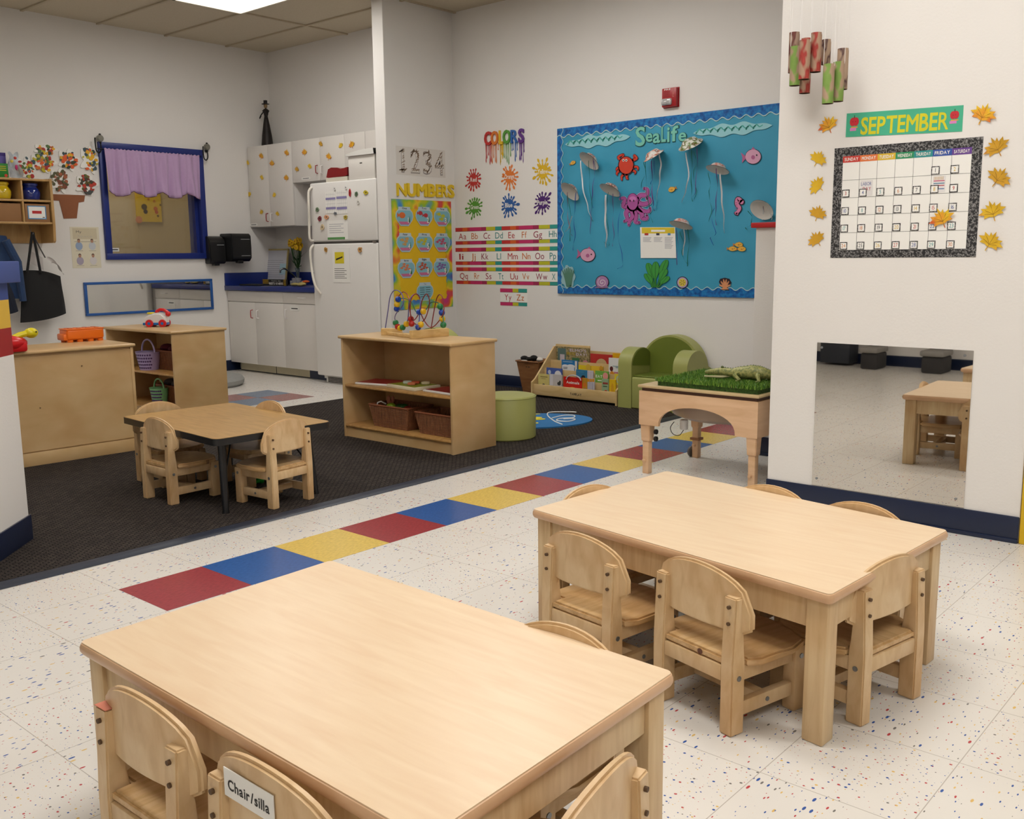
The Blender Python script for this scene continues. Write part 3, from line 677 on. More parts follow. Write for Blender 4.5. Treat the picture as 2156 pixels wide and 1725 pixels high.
for (x, y, cc, kd) in [(335, 405, 'b', 1), (320, 468, 'y', 0), (318, 520, 'b', 1), (305, 690, 'g', 1), (330, 738, 'r', 1), (360, 755, 'y', 1), (390, 745, 'g', 1), (435, 705, 'y', 1), (490, 645, 'r', 1), (498, 700, 'r', 0), (578, 742, 'b', 0), (610, 710, 'y', 0), (590, 560, 'b', 1), (640, 552, 'y', 1), (843, 492, 'g', 0), (864, 566, 'b', 0), (870, 640, 'y', 0), (882, 715, 'g', 0)]:
    p = w(*mz(x, y), XM-.01); o = MB()
    if kd: o.cyl(p, .0165, .02, bc[cc], n=12, bev=.003, axis='y')
    else: o.ball(p, .018, bc[cc], n=12)
    o.build('bead', t, label=f'{nm[cc]} bead')
# ---- things on shelf B ----
def holed_basket(name, label, u0, v0, u1, v1, X, col, hc):
    p = onx(X, (u0+u1)/2, v1); top = onx(X, (u0+u1)/2, v0); wd = abs(onx(X, u0, v0).y-onx(X, u1, v0).y); h = top.z-p.z; wd *= .66
    m = mat(name+label[:6], col, .4); o = MB(); r1, r0 = wd/2, wd/2*.72
    o.lathe([(0, 0), (r0, 0), (r1, h), (r1+.003, h+.003), (r1-.004, h), (r0-.004, .004), (0, .004)], m, n=24, c=p)
    r = o.build(name, None, label, 'basket', 'small plastic caddies'); base[r] = Vector(r.location)
    o = MB(); o.tube([(p.x, p.y+r1*cos(a), p.z+h+r1*1.0*sin(a)) for a in [pi*k/12 for k in range(13)]], .006, m, n=8); o.build('handle', r)
    o = MB(); hm = mat('caddy_hole', hc, .7)
    for zr in range(5):
        for k in range(14):
            a = pi*.55+k*.2+(zr % 2)*.1; zz = h*(.14+.18*zr); rr = r0+(r1-r0)*zz/h+.0005
            o.cyl((p.x+rr*cos(a), p.y+rr*sin(a), p.z+zz), .0058, .002, hm, Matrix.Identity(4) if False else None, n=8, axis='x') if False else o.merge(_disc(.0065), hm, Matrix.Translation((p.x+rr*cos(a), p.y+rr*sin(a), p.z+zz)) @ Matrix.Rotation(a, 4, 'Z') @ Matrix.Rotation(pi/2, 4, 'Y'))
    o.build('hole_pattern', r); return r
def _disc(r):
    b = bmesh.new(); bmesh.ops.create_circle(b, cap_ends=True, segments=8, radius=r); return b
hb1 = holed_basket('toy_caddy', 'lavender plastic caddy with round holes, on the upper shelf board', 294, 731, 334, 768, 1.915, (178, 160, 206), (70, 40, 90))
hb2 = holed_basket('toy_caddy', 'mint green plastic caddy with round holes, on the lower shelf board', 322, 812, 352, 848, 1.915, (120, 176, 120), (20, 60, 30))
hb1.location.z = .3165
hb2.location.z = .0785
basket('wicker_basket', 'wicker basket behind the lavender caddy', 2.06, 3.42, .3165, .20, .30, .13, 'wicker baskets')
basket('wicker_basket', 'wicker basket behind the mint green caddy', 2.06, 3.42, .0785, .20, .30, .13, 'wicker baskets')
blob('doll_cloth', 'dark blue and crimson doll cloth heaped over a basket', 'cloth', [(2.03, 3.5, .46, .05, (1, 1.2, .6)), (2.02, 3.40, .455, .04, (1, 1.2, .6))], mat('crimson_cloth', (96, 20, 44), .8))
blob('doll_cloth', 'grey knitted doll cloth heaped over the lower basket', 'cloth', [(2.03, 3.48, .225, .05, (1, 1.2, .5)), (2.02, 3.38, .22, .045, (1, 1.2, .5))], mat('grey_knit', (96, 92, 96), .9, bump=.5))
# toy phone on shelf B
p = onz(.60, 329, 688)
t = thing('toy_phone', 'white toy phone on red wheels with a red receiver and yellow dial', 'toy', (p.x, p.y, .60), R_(-48))
TW = mat('toy_white', (232, 230, 228), .3); TRD = mat('toy_red', (214, 30, 36), .3); TBL = mat('toy_blue', (24, 110, 186), .3); TYL = mat('toy_yellow', (232, 214, 30), .3)
mb = MB(); bm = bmesh.new(); pf = [(-.085, .02), (.085, .02), (.085, .06), (.05, .095), (.01, .1), (-.06, .075), (-.088, .045)]
A_ = [bm.verts.new((x, -.035, z)) for x, z in pf]; B_ = [bm.verts.new((x, .035, z)) for x, z in pf]; bm.faces.new(A_); bm.faces.new(B_[::-1])
for k in range(7): bm.faces.new([A_[k], B_[k], B_[(k+1) % 7], A_[(k+1) % 7]])
bmesh.ops.recalc_face_normals(bm, faces=bm.faces[:]); bmesh.ops.bevel(bm, geom=bm.edges[:], offset=.01, segments=3, affect='EDGES', clamp_overlap=True)
mb.merge(bm, TW); mb.build('body', t)
mb = MB(); mb.bb(-.08, .085, -.038, .038, .012, .03, TBL, .005); mb.build('chassis', t)
for x in (-.03, .06):
    for y in (-.046, .046):
        mb = MB(); mb.cyl((x, y, .025), .027, .014, TRD, axis='y', n=20, bev=.004); mb.cyl((x, y*1.17, .025), .01, .003, TBL, axis='y', n=12); mb.build('wheel', t)
mb = MB(); mb.cyl((-.03, 0, .094), .028, .012, TYL, Matrix.Rotation(0, 4, 'Y'), n=20, bev=.004); mb.build('dial', t)
mb = MB(); mb.tube([(.015, 0, .108), (.035, 0, .118), (.06, 0, .116), (.085, 0, .10)], [.011, .011, .011, .012], TRD, n=10); mb.ball((.088, 0, .088), .019, TRD); mb.ball((.012, 0, .104), .013, TRD); mb.build('receiver', t)
# orange block table toy on shelf A
p = onz(.60, 184, 722)
t = thing('block_tray', 'orange plastic building block toy on four studs', 'toy', (p.x, p.y+.06, .60), R_(-3.5)); OR = mat('toy_orange', (236, 112, 16), .3)
mb = MB(); mb.bb(-.105, .105, -.06, .06, .02, .082, OR, .014, seg=3); mb.bb(-.122, -.09, -.05, .05, .018, .055, OR, .008)
mb.build('body', t)
mb = MB(); mb.bb(-.106, .106, -.061, .061, .076, .083, OR, .004)
for i in range(4):
    for j in range(2): mb.cyl((-.075+.05*i, -.025+.05*j, .0835), .014, .003, mat('toy_orange_dark', (206, 92, 12), .35), n=14)
mb.build('stud_plate', t)
for x in (-.085, -.03, .03, .085): 
    for y in (-.042, .042):
        mb = MB(); mb.cyl((x, y, .01), .017, .022, OR, n=16); mb.build('foot', t)
# red/yellow turtle-like toy
t = thing('toy_turtle', 'red and yellow plastic turtle toy peeking out beside the striped half wall', 'toy', (.0, 0, 0), 0)
q = onz(.64, 10, 730); t.location = (q.x, q.y, .608)
mb = MB(); mb.ball((.0, 0, .045), .07, TRD, sc=(1.6, .8, .62)); mb.bb(-.09, .10, -.04, .04, 0, .05, TRD, .015); mb.build('shell', t)
mb = MB(); mb.ball((-.04, -.01, .08), .035, mat('toy_lime', (120, 200, 50), .3), sc=(1.3, .8, .5)); mb.build('shell_stripe', t)
mb = MB(); mb.tube([(.04, 0, .07), (.08, 0, .085), (.11, 0, .09)], .016, TYL, n=10); mb.ball((.135, -.0, .092), .03, TYL, sc=(1.15, .9, .9)); mb.ball((.15, -.026, .098), .004, BLACK); mb.build('head', t)
# grey floor cushion
p = onz(0, 460, 806); mb = MB(); mb.lathe([(0, 0), (.30, 0), (.325, .02), (.33, .05), (.31, .078), (.28, .085), (0, .088)], mat('grey_cushion', (150, 150, 146), .8, bump=.4), n=48, c=(2.98, 4.63, 0.0)); mb.build('floor_cushion', None, 'round grey floor cushion in front of the kitchen cabinets', 'cushion')
# ================= READING CORNER =================
GRN = mat('lime_vinyl', (162, 164, 94), .38, noise=.03); GRD = mat('olive_vinyl', (108, 120, 44), .4, noise=.05)
mb = MB(); mb.lathe([(0, 0), (.166, 0), (.172, .006), (.172, .238), (.166, .248), (.15, .251), (0, .252)], GRN, n=40, c=(2.79, 1.055, .008)); o = mb.build('ottoman', None, 'round lime green vinyl stool beside the bead maze shelf', 'stool'); base[o] = Vector(o.location)
mb = MB(); mb.tube([(2.79+.1725*cos(a), 1.055+.1725*sin(a), .25) for a in [2*pi*k/40 for k in range(41)]], .003, GRN, n=6, cap=False); mb.build('piping', o)
# second green armchair hidden behind the shelf
def armchair(name, label, x, y, w, d, rz, seat_h=.22, arm_h=.41, back_h=.50):
    """front faces local -y"""
    t = thing(name, label, 'armchair', (x, y, .008), rz, 'green vinyl armchairs')
    aw = .11; mb = MB(); mb.bb(-w/2+aw, w/2-aw, .0, d-.08, 0, seat_h, GRN, .012, seg=3); mb.build('seat_block', t)
    mb = MB(); mb.bb(-w/2+aw, w/2-aw, .02, d-.1, seat_h, seat_h+.012, GRD, .006, seg=3); mb.build('seat_pad', t, label='dark green seat cover')
    def slab(p, th, X, m1, m2, nm):
        o = MB(); o.poly(p, 0, th, m1, X); o.poly(p, th, th+.002, m2, X); o.build(nm, t)
    for sx in (-1, 1):   # arms with a half round top, seen from the side
        R0 = d*.36; zc = arm_h-R0*.92; cy = R0+.01; pr = [(0.0, 0), (0.0, zc)]+[(cy-cy*cos(a), zc+(arm_h-zc)*sin(a)) for a in [pi*k/16 for k in range(1, 16)]]+[(2*cy, zc), (d, zc*.9), (d, 0)]
        Xa = Matrix(((0, 0, 1, sx*w/2 if sx < 0 else w/2-aw), (1, 0, 0, 0), (0, 1, 0, 0), (0, 0, 0, 1)))
        o = MB(); o.poly(pr, .0, aw, GRN, Xa)
        o.poly([(p_[0]*.96+.01, max(seat_h, p_[1]*.985)) for p_ in pr[1:-1]], aw if sx < 0 else -.003, aw+.003 if sx < 0 else 0, GRD, Xa)
        o.build('arm', t)
    bw = w*.44; pr = [(-bw, 0)]+[(-bw*cos(a), back_h-bw*.95+bw*.95*sin(a)) for a in [pi*k/24 for k in range(25)]]+[(bw, 0)]
    Xb = Matrix(((1, 0, 0, 0), (0, 0, -1, d), (0, 1, 0, 0), (0, 0, 0, 1)))
    o = MB(); o.poly(pr, 0, .10, GRN, Xb); o.poly([(p_[0]*.93, max(seat_h, p_[1]*.975)) for p_ in pr], .10, .106, GRD, Xb); o.build('backrest', t); return t
armchair('armchair', 'small lime green vinyl armchair with rounded back against the bulletin board wall', 4.10, .895, .55, .335, R_(-90), arm_h=.415)
armchair('armchair', 'green vinyl armchair mostly hidden behind the bead maze shelf', 2.93, 2.08, .52, .36, R_(-90), arm_h=.40, back_h=.575)
# blue oval rug
mb = MB(); rc = (3.27, 1.27); RB = mat('rug_blue', (44, 112, 168), .9, bump=.4); n = 48
mb.poly([(.40*cos(2*pi*k/n), .27*sin(2*pi*k/n)) for k in range(n)], .0, .008, RB, Matrix.Translation((rc[0], rc[1], .008)) @ Matrix.Rotation(R_(-40), 4, 'Z'))
o = mb.build('oval_rug', None, 'blue oval rug with a yellow bee and white loops on the carpet', 'rug'); base[o] = Vector(o.location)
zr = Z(1060, 680, 3.717)
mb = MB(); P = [onz(.0185, *zr(x, y)) for x, y in [(460, 795), (400, 770), (350, 730), (350, 705), (400, 697), (530, 697), (570, 700)]]; mb.tube(spline(P), .004, PAPER, n=6)
P = [onz(.0185, *zr(x, y)) for x, y in [(380, 745), (470, 725), (550, 725), (545, 742), (440, 750), (420, 765), (500, 772), (560, 758), (540, 750), (470, 752)]]; mb.tube(spline(P), .004, PAPER, n=6); mb.build('loop_line', o, label='white looping line')
mb = MB(); BE = mat('rug_yellow', (222, 206, 60), .9)
for (x, y, rx, ry) in [(190, 700, .03, .02), (210, 745, .08, .035), (270, 755, .05, .025), (245, 785, .025, .02), (255, 715, .03, .012)]:
    c_ = onz(.017, *zr(x, y)); mb.disc(0, 0, rx, 0, .0015, BE, Matrix.Translation(c_) @ Matrix.Rotation(R_(-40), 4, 'Z'), ry=ry)
c_ = onz(.0185, *zr(175, 757)); mb.disc(0, 0, .018, 0, .001, PAPER, Matrix.Translation(c_)); mb.disc(0, 0, .008, .001, .0018, flat('bee_eye', (90, 110, 140)), Matrix.Translation(c_)); mb.disc(.0, 0, .11, 0, .0009, BE, Matrix.Translation(c_) @ Matrix.Rotation(R_(-40), 4, 'Z'), ry=.03); mb.build('bee_motif', o)
# waste basket with soft toys
BT = (4.325, 2.10)
mb = MB(); BM = wood('bin_wood', [(120, 78, 44), (138, 92, 54), (150, 104, 64)], (1, 1, 6), .5, 6)
bm = bmesh.new(); rr = []
for s, z, q in ((.07, 0, 0), (.105, .25, 0), (.097, .25, 0), (.064, .01, 0)):
    rr.append([bm.verts.new((BT[0]+x*s, BT[1]+y*s*1.05, .008+z)) for x, y in ((-1, -1), (1, -1), (1, 1), (-1, 1))])
for a, b in zip(rr, rr[1:]):
    for i in range(4): bm.faces.new([a[i], a[(i+1) % 4], b[(i+1) % 4], b[i]])
bm.faces.new(rr[0][::-1]); bm.faces.new(rr[-1]); bmesh.ops.recalc_face_normals(bm, faces=bm.faces[:]); mb.merge(bm, BM)
o = mb.build('storage_bin', None, 'tapered brown bin of soft toys left of the book rack', 'bin'); base[o] = Vector(o.location)
mb = MB(); mb.tube([(BT[0]-.107, BT[1]-.112, .256), (BT[0]+.107, BT[1]-.112, .256), (BT[0]+.107, BT[1]+.112, .256), (BT[0]-.107, BT[1]+.112, .256), (BT[0]-.107, BT[1]-.112, .256)], .007, BM, n=6); mb.build('rim', o)
mb = MB(); 
for dy in (-.012, .012): mb.bb(BT[0]-.101, BT[0]-.094, BT[1]+.0+dy-.006, BT[1]+.0+dy+.006, .21, .22, HOLE)
mb.build('hand_hole', o)
FB = mat('black_plush', (14, 13, 13), .9, bump=.6)
blob('plush_toy', 'black plush toy lying on top of the brown bin', 'toy', [(4.27, 2.17, .275, .028, (1, 1.2, .7)), (4.27, 2.12, .272, .022, (1, 1.5, .7)), (4.27, 2.075, .28, .03, (1, 1.1, .8))], FB)
blob('plush_toy', 'white and brown plush toy at the right of the brown bin', 'toy', [(4.29, 2.035, .27, .026, (1, 1.2, .7)), (4.26, 2.165, .255, .02, (1, 1.5, .5))], mat('white_plush', (220, 214, 204), .9, bump=.6))
# book rack
BRM = wood('rack_birch', [(200, 168, 112), (212, 182, 128), (220, 192, 142)], (1, 1, 4), .4, 4)
ry0, ry1 = 1.19, 1.975; xf = 4.125
t = thing('book_rack', 'light birch book display rack against the bulletin board wall', 'rack', (4.28, 1.58, .008), 0, world=True)
zb = Z(1100, 710, 8.983)
mb = MB(); mb.bb(xf, xf+.014, ry0, ry1, .025, .105, BRM, .003); mb.build('front_lip', t)
for yy in (ry0, ry1-.014):
    mb = MB(); Xs = Matrix(((1, 0, 0, xf), (0, 0, -1, yy+.014), (0, 1, 0, 0), (0, 0, 0, 1)))
    mb.poly([(-.012, .01), (.04, .01), (.04, .03), (.24, .03), (.24, .01), (.30, .01), (.30, .37 if yy > 1.5 else .36), (.26, .37 if yy > 1.5 else .36), (.03, .145), (-.012, .12)], 0, .014, BRM, Xs); mb.build('side_panel', t)
mb = MB(); mb.bb(4.415, 4.428, ry0, ry1, .03, .35, BRM); mb.bb(4.413, 4.428, 1.65, ry1, .33, .385, BRM, .004); mb.build('back_panel', t)
for k, (x, z) in enumerate(((4.19, .15), (4.26, .21), (4.335, .27))):
    mb = MB(); mb.bb(x, x+.008, ry0+.014, ry1-.014, .05, z, BRM); mb.build('divider', t)
mb = MB(); mb.bb(xf+.01, 4.415, ry0+.014, ry1-.014, .04, .05, BRM); mb.build('floor_board', t)
mb = MB(); P_ = PL('x', xf); a_, b_ = P_.ab(1200, 833); mb.text('TAMPLAY', a_, .05, .105, .018, .0006, BLACK, P_.M(0, 0, 0), 'b'); mb.build('maker_mark', t, label='small black lettering')
def book(u0, v0, u1, v1, X, col, label, extra=None, th=.010, mm=None, zmin=None):
    P = PL('x', X); a0, b0 = P.ab(*zb(u0, v1)); a1, b1 = P.ab(*zb(u1, v0)); 
    if zmin is not None: b0 = zmin
    o = MB(); X_ = P.M(0, 0, 0); m = mm or mat('book%d_%d_%d' % col, col, .4, noise=.05)
    o.rect(a0, a1, b0, b1, -th, 0, m, X_); r = o.build('book', None, label, 'book', 'picture books in the rack'); base[r] = Vector(r.location)
    if extra:
        o = MB(); extra(o, P, X_, a0, a1, b0, b1); o.build('cover_art', r)
    return r
def fr(a0, a1, t): return a0+(a1-a0)*t
def cover(parts):
    def f(o, P, X_, a0, a1, b0, b1):
        for i, p in enumerate(parts):
            k = p[0]; d = .0006*(i+1)
            if k == 'r': o.rect(fr(a0, a1, p[1]), fr(a0, a1, p[2]), fr(b0, b1, p[3]), fr(b0, b1, p[4]), d-.0005, d, flat('c%d_%d_%d' % p[5], p[5]), X_)
            elif k == 'd': o.disc(fr(a0, a1, p[1]), fr(b0, b1, p[2]), (a1-a0)*p[3], d-.0005, d, flat('c%d_%d_%d' % p[5], p[5]), X_, ry=(b1-b0)*p[4])
            elif k == 't': o.text(p[1], fr(a0, a1, p[2]), fr(b0, b1, p[3]), (a1-a0)*p[4], (b1-b0)*p[5], d, flat('c%d_%d_%d' % p[6], p[6]), X_, 'b')
    return f
book(640, 215, 1260, 620, 4.39, (142, 124, 70), 'large olive picture book with outlined title letters in the back row', cover([('r', .05, .3, .1, .9, (88, 112, 106)), ('r', .12, .26, .1, .55, (196, 184, 190)), ('t', "ELMO'S", .42, .76, .5, .15, (205, 190, 200)), ('t', 'BIG', .34, .56, .24, .15, (180, 150, 40)), ('t', 'DAY!', .62, .54, .32, .15, (205, 190, 200)), ('r', .5, .72, .1, .4, (60, 110, 70)), ('d', .9, .2, .07, .1, (200, 130, 140))]), mm=mottled('busy_cover', [(.35, (96, 92, 66)), (.5, (150, 132, 84)), (.65, (168, 150, 110))], 60), zmin=.24)
book(1285, 340, 1690, 620, 4.385, (186, 52, 48), 'red picture book with an arched brown window in the back row', cover([('d', .52, .3, .26, .42, (196, 168, 120)), ('r', .1, .15, .1, .3, (120, 130, 180)), ('r', .2, .25, .1, .3, (120, 130, 180))]), zmin=.22)
book(1705, 320, 1960, 560, 4.395, (226, 170, 24), 'yellow book at the right end of the back row', cover([('d', .4, .5, .25, .3, (214, 140, 40))]), zmin=.22)
book(740, 450, 1040, 690, 4.315, (40, 120, 182), 'blue picture book with a white cloud shape in the third row', cover([('r', .04, .8, .1, .55, (226, 228, 232)), ('d', .25, .5, .2, .12, (226, 228, 232)), ('d', .6, .5, .25, .16, (226, 228, 232)), ('r', .1, .7, .84, .88, (180, 205, 225)), ('r', .86, .99, .03, .97, (216, 210, 200)), ('r', .12, .4, .38, .41, (60, 60, 60)), ('r', .12, .38, .28, .31, (60, 60, 60))]), zmin=.19)
book(1060, 545, 1290, 640, 4.312, (224, 196, 36), 'yellow scalloped board book in the third row', cover([('d', .8, .8, .2, .4, (214, 176, 60))]), zmin=.19)
book(1300, 560, 1520, 660, 4.308, (226, 186, 50), 'yellow animal shaped board book next to the scalloped one', cover([('d', .85, .6, .16, .5, (208, 150, 40)), ('d', .85, .4, .06, .2, (90, 50, 20))]), zmin=.19)
book(1630, 410, 1900, 720, 4.305, (226, 224, 222), 'white picture book with a dark haired child and pink letters', cover([('d', .2, .4, .12, .14, (90, 30, 30)), ('d', .25, .15, .16, .12, (214, 140, 40)), ('t', 'MO', .42, .12, .5, .14, (190, 30, 80)), ('r', .3, .8, .55, .58, (110, 150, 160)), ('r', .5, .8, .48, .51, (110, 150, 160))]), zmin=.19)
book(455, 600, 745, 720, 4.243, (72, 96, 168), 'blue picture book with white snowy animal, second row left', cover([('d', .75, .4, .22, .4, (222, 222, 226)), ('d', .2, .6, .1, .2, (190, 200, 220))]), zmin=.14)
book(1015, 630, 1225, 780, 4.24, (52, 124, 164), 'teal picture book with a black haired head, second row', cover([('d', .65, .3, .2, .25, (30, 24, 24)), ('d', .65, .15, .16, .18, (196, 140, 110)), ('r', .1, .7, .8, .84, (90, 150, 180))]), zmin=.14)
book(1228, 640, 1335, 790, 4.242, (206, 200, 206), 'pale lilac book beside the teal one', cover([('r', .2, .25, .05, .95, (170, 164, 176)), ('r', .6, .65, .05, .95, (170, 164, 176))]), zmin=.14)
book(1375, 655, 1625, 815, 4.238, (120, 176, 72), 'green picture book with white letters and a pink round badge', cover([('d', .78, .62, .2, .3, (226, 150, 140)), ('t', 'EAT', .05, .45, .5, .22, (236, 236, 226)), ('r', .2, .5, .18, .26, (236, 236, 226))]), zmin=.14)
book(1740, 705, 1870, 830, 4.24, (226, 206, 60), 'yellow book with pale blue ring, right end of the second row', cover([('d', .6, .5, .35, .36, (180, 200, 180)), ('d', .6, .5, .18, .2, (226, 206, 60))]), zmin=.14)
book(300, 710, 505, 930, 4.165, (208, 194, 120), 'cream yellow storybook, left end of the front row', cover([('r', .2, .85, .82, .86, (120, 100, 50)), ('r', .3, .7, .72, .74, (150, 130, 80)), ('d', .5, .3, .14, .14, (110, 100, 90)), ('r', .4, .62, .05, .2, (100, 60, 50))]), zmin=.055)
book(510, 720, 745, 940, 4.162, (196, 190, 188), 'grey picture book with a small dark bird, front row', cover([('r', .02, .28, .02, .98, (214, 210, 214)), ('d', .78, .5, .14, .1, (60, 60, 56)), ('d', .86, .6, .07, .08, (60, 60, 56))]), zmin=.055)
book(775, 775, 1125, 985, 4.158, (206, 34, 26), 'red handled board book reading Animals, front row', cover([('t', 'Animals', .16, .6, .7, .16, (240, 236, 230)), ('d', .5, .12, .26, .3, (226, 160, 40)), ('d', .44, .3, .03, .04, (60, 30, 20)), ('d', .56, .3, .03, .04, (60, 30, 20))]), zmin=.055)
P = PL('x', 4.156); o = MB(); a0, b0 = P.ab(*zb(835, 790)); a1, b1 = P.ab(*zb(1105, 790)); b2 = P.ab(*zb(970, 715))[1]; am = (a0+a1)/2
o.tube([P.M(0, 0, 0) @ Vector((am-(a1-a0)/2*cos(x), b0-.003+(b2-b0)*sin(x), .002)) for x in [pi*k/12 for k in range(13)]], .0045, mat('grey_handle', (196, 196, 200), .4), n=8); o.build('book_handle', [o_ for o_ in C.objects if o_.get('label', '').startswith('red handled')][0])
book(1130, 780, 1225, 990, 4.16, (190, 140, 40), 'amber book right of the red board book', cover([('d', .5, .6, .3, .14, (214, 120, 30)), ('r', .45, .7, .1, .4, (120, 120, 150))]), zmin=.055)
for k in range(3):
    book(1230+k*46, 790, 1268+k*46, 1000, 4.158-.0*k, (200, 196, 206), ['left', 'middle', 'right'][k]+' of three pale spiral spined books with orange tops, front row', cover([('r', 0, 1, .82, 1, (222, 150, 30)), ('r', .4, .5, 0, .8, (160, 156, 170))]), zmin=.055)
book(1500, 800, 1630, 1025, 4.156, (150, 176, 138), 'slim sage green book with red apple shape, front row', cover([('d', .6, .25, .3, .16, (196, 40, 30)), ('r', .15, .9, .72, .82, (150, 60, 50)), ('r', .2, .8, .58, .63, (60, 90, 60))]), zmin=.055)
book(1640, 810, 1765, 1030, 4.16, (228, 186, 30), 'yellow giraffe shaped book, right end of the front row', cover([('d', .5, .5, .2, .3, (214, 160, 30))]), zmin=.055)
# ================= SAND TABLE =================
sx0, sx1, sy0, sy1 = 2.485, 3.02, -.705, -.075
t = thing('sand_table', 'tall maple sand table with arched apron, standing between the half wall and the mirror wall', 'table', ((sx0+sx1)/2, (sy0+sy1)/2, 0), 0, world=True)
def arch_panel(L_, h0, h1, th, X, m):
    o = MB(); n = 20; e = .11; pts = [(0, h0), (0, h1), (L_, h1), (L_, h0), (L_-e, h0)]
    for k in range(n+1): a = pi*k/n; pts.append((L_/2+(L_/2-e)*cos(a), h0+(h1-h0-.06)*sin(a)**.8))
    pts.append((e, h0)); o.poly(pts, 0, th, m, X); return o
for nm_, X, L_ in (('apron', Matrix(((0, 0, -1, sx0+.018), (-1, 0, 0, sy1), (0, 1, 0, 0), (0, 0, 0, 1))), sy1-sy0), ('apron', Matrix(((0, 0, -1, sx1), (-1, 0, 0, sy1), (0, 1, 0, 0), (0, 0, 0, 1))), sy1-sy0),
      ('side_panel', Matrix(((1, 0, 0, sx0+.018), (0, 0, -1, sy0+.018), (0, 1, 0, 0), (0, 0, 0, 1))), sx1-sx0-.036), ('side_panel', Matrix(((1, 0, 0, sx0+.018), (0, 0, -1, sy1), (0, 1, 0, 0), (0, 0, 0, 1))), sx1-sx0-.036)):
    arch_panel(L_, .245, .412, .018, X, SAND_W).build(nm_, t)
mb = MB(); mb.bb(sx0-.006, sx1+.006, sy0-.006, sy1+.006, .428, .441, mat('lid_birch', (204, 178, 132), .4), .004); mb.build('lid', t)
mb = MB(); mb.bb(sx0+.01, sx1-.01, sy0+.01, sy1-.01, .412, .428, mat('dark_gap', (84, 56, 44), .5)); mb.build('tub_rim', t, label='dark brown rim under the lid')
mb = MB(); mb.lathe([(0, .268), (.17, .27), (.215, .29), (.235, .33), (.24, .412), (.228, .412), (0, .40)], mat('sand_tub', (150, 128, 108), .35), Matrix.Translation(((sx0+sx1)/2, (sy0+sy1)/2, 0)) @ Matrix.Diagonal((1.0, 1.18, 1, 1)) @ Matrix.Translation((0, 0, 0)), n=36); mb.build('tub', t, label='translucent brown plastic tub')
cx_ = 2.66; cy_ = onx(2.66, 1440, 903).y
mb = MB(); mb.cyl((cx_, cy_, .235), .02, .05, TW, n=14, bev=.003); mb.tube(spline([(cx_, cy_, .21), (cx_-.01, cy_+.02, .18), (cx_-.02, cy_+.05, .185), (cx_-.02, cy_+.065, .215), (cx_-.01, cy_+.05, .245)]), .002, BLKP, n=6); mb.build('drain_plug', t)
i_ = 0
for X_ in (sx0+.004, sx1-.058):
    for Y_ in (sy0+.004, sy1-.058):
        mb = MB(); bm = bmesh.new(); q = [(0, 0), (.054, 0), (.054, .054), (0, .054)]
        cx, cy = X_+.027, Y_+.027
        a = [bm.verts.new((cx+(x-.027)*1.0, cy+(y-.027)*1.0, .262)) for x, y in q]; b = [bm.verts.new((cx+(x-.027)*.82, cy+(y-.027)*.82, .162)) for x, y in q]
        bm.faces.new(a[::-1]); bm.faces.new(b)
        for k in range(4): bm.faces.new([a[k], a[(k+1) % 4], b[(k+1) % 4], b[k]])
        bmesh.ops.recalc_face_normals(bm, faces=bm.faces[:]); bmesh.ops.bevel(bm, geom=bm.edges[:], offset=.003, segments=2, affect='EDGES'); mb.merge(bm, SAND_W)
        mb.bb(cx-.017, cx+.017, cy-.017, cy+.017, 0, .17, SAND_W, .002)
        mb.bb(cx-.03, cx-.014, cy-.004, cy+.012, .06, .072, SAND_W, .002)
        lg = mb.build('leg', t)
        if X_ > 2.7:
            mb = MB(); mb.cyl((cx-.0, cy+.033, .028), .027, .018, mat('caster_grey', (96, 90, 84), .5), n=20, bev=.004, axis='y'); mb.bb(cx-.024, cx+.024, cy-.026, cy+.026, .095, .108, mat('clamp_rust', (150, 100, 64), .5)); mb.build('caster', lg)
        elif Y_ > -.3:
            mb = MB()
            for z in (.21, .175): mb.cyl((cx+.005, cy-.045, z), .013, .014, BLKP, n=14, axis='y', bev=.002)
            mb.build('clamp_knob', lg, label='black clamp knob')
# turf
TX0, TX1, TY0, TY1 = 2.50, 2.97, -.70, -.155
TG = mottled('turf_base', [(.3, (30, 52, 14)), (.7, (58, 92, 26))], 90, .9)
mb = MB(); mb.bb(TX0+.01, TX1-.01, TY0+.01, TY1-.01, .441, .463, TG); rng = random.Random(3)
turf = mb.build('turf_mat', None, 'square of green artificial turf on top of the sand table', 'turf mat'); base[turf] = Vector(turf.location)
GS = [mat('turf_a', (96, 140, 42), .5, noise=0), mat('turf_b', (124, 162, 56), .5, noise=0), mat('turf_c', (62, 108, 28), .5, noise=0), mat('turf_d', (150, 150, 70), .5, noise=0)]
mb = MB(); [mb.mi(g) for g in GS]; bm = mb.bm
for k in range(15000):
    x, y = rng.uniform(TX0, TX1), rng.uniform(TY0, TY1); a = rng.uniform(0, 2*pi); h = rng.uniform(.012, .026); l = rng.uniform(.0, .018); b = rng.uniform(0, 2*pi); wd = .0013
    v0 = bm.verts.new((x-wd*cos(a), y-wd*sin(a), .462)); v1 = bm.verts.new((x+wd*cos(a), y+wd*sin(a), .462)); m0 = bm.verts.new((x+wd*cos(a)+l*.4*cos(b), y+wd*sin(a)+l*.4*sin(b), .462+h*.6)); m1 = bm.verts.new((x-wd*cos(a)+l*.4*cos(b), y-wd*sin(a)+l*.4*sin(b), .462+h*.6)); v2 = bm.verts.new((x+l*cos(b), y+l*sin(b), .462+h))
    f = bm.faces.new([v0, v1, m0, m1]); g = bm.faces.new([m1, m0, v2]); i_ = rng.choice([0, 0, 1, 1, 2, 2, 2, 3 if rng.random() < .15 else 0]); f.material_index = i_; g.material_index = i_
o = mb.build('grass_blades', turf, kind='stuff', smooth=False)
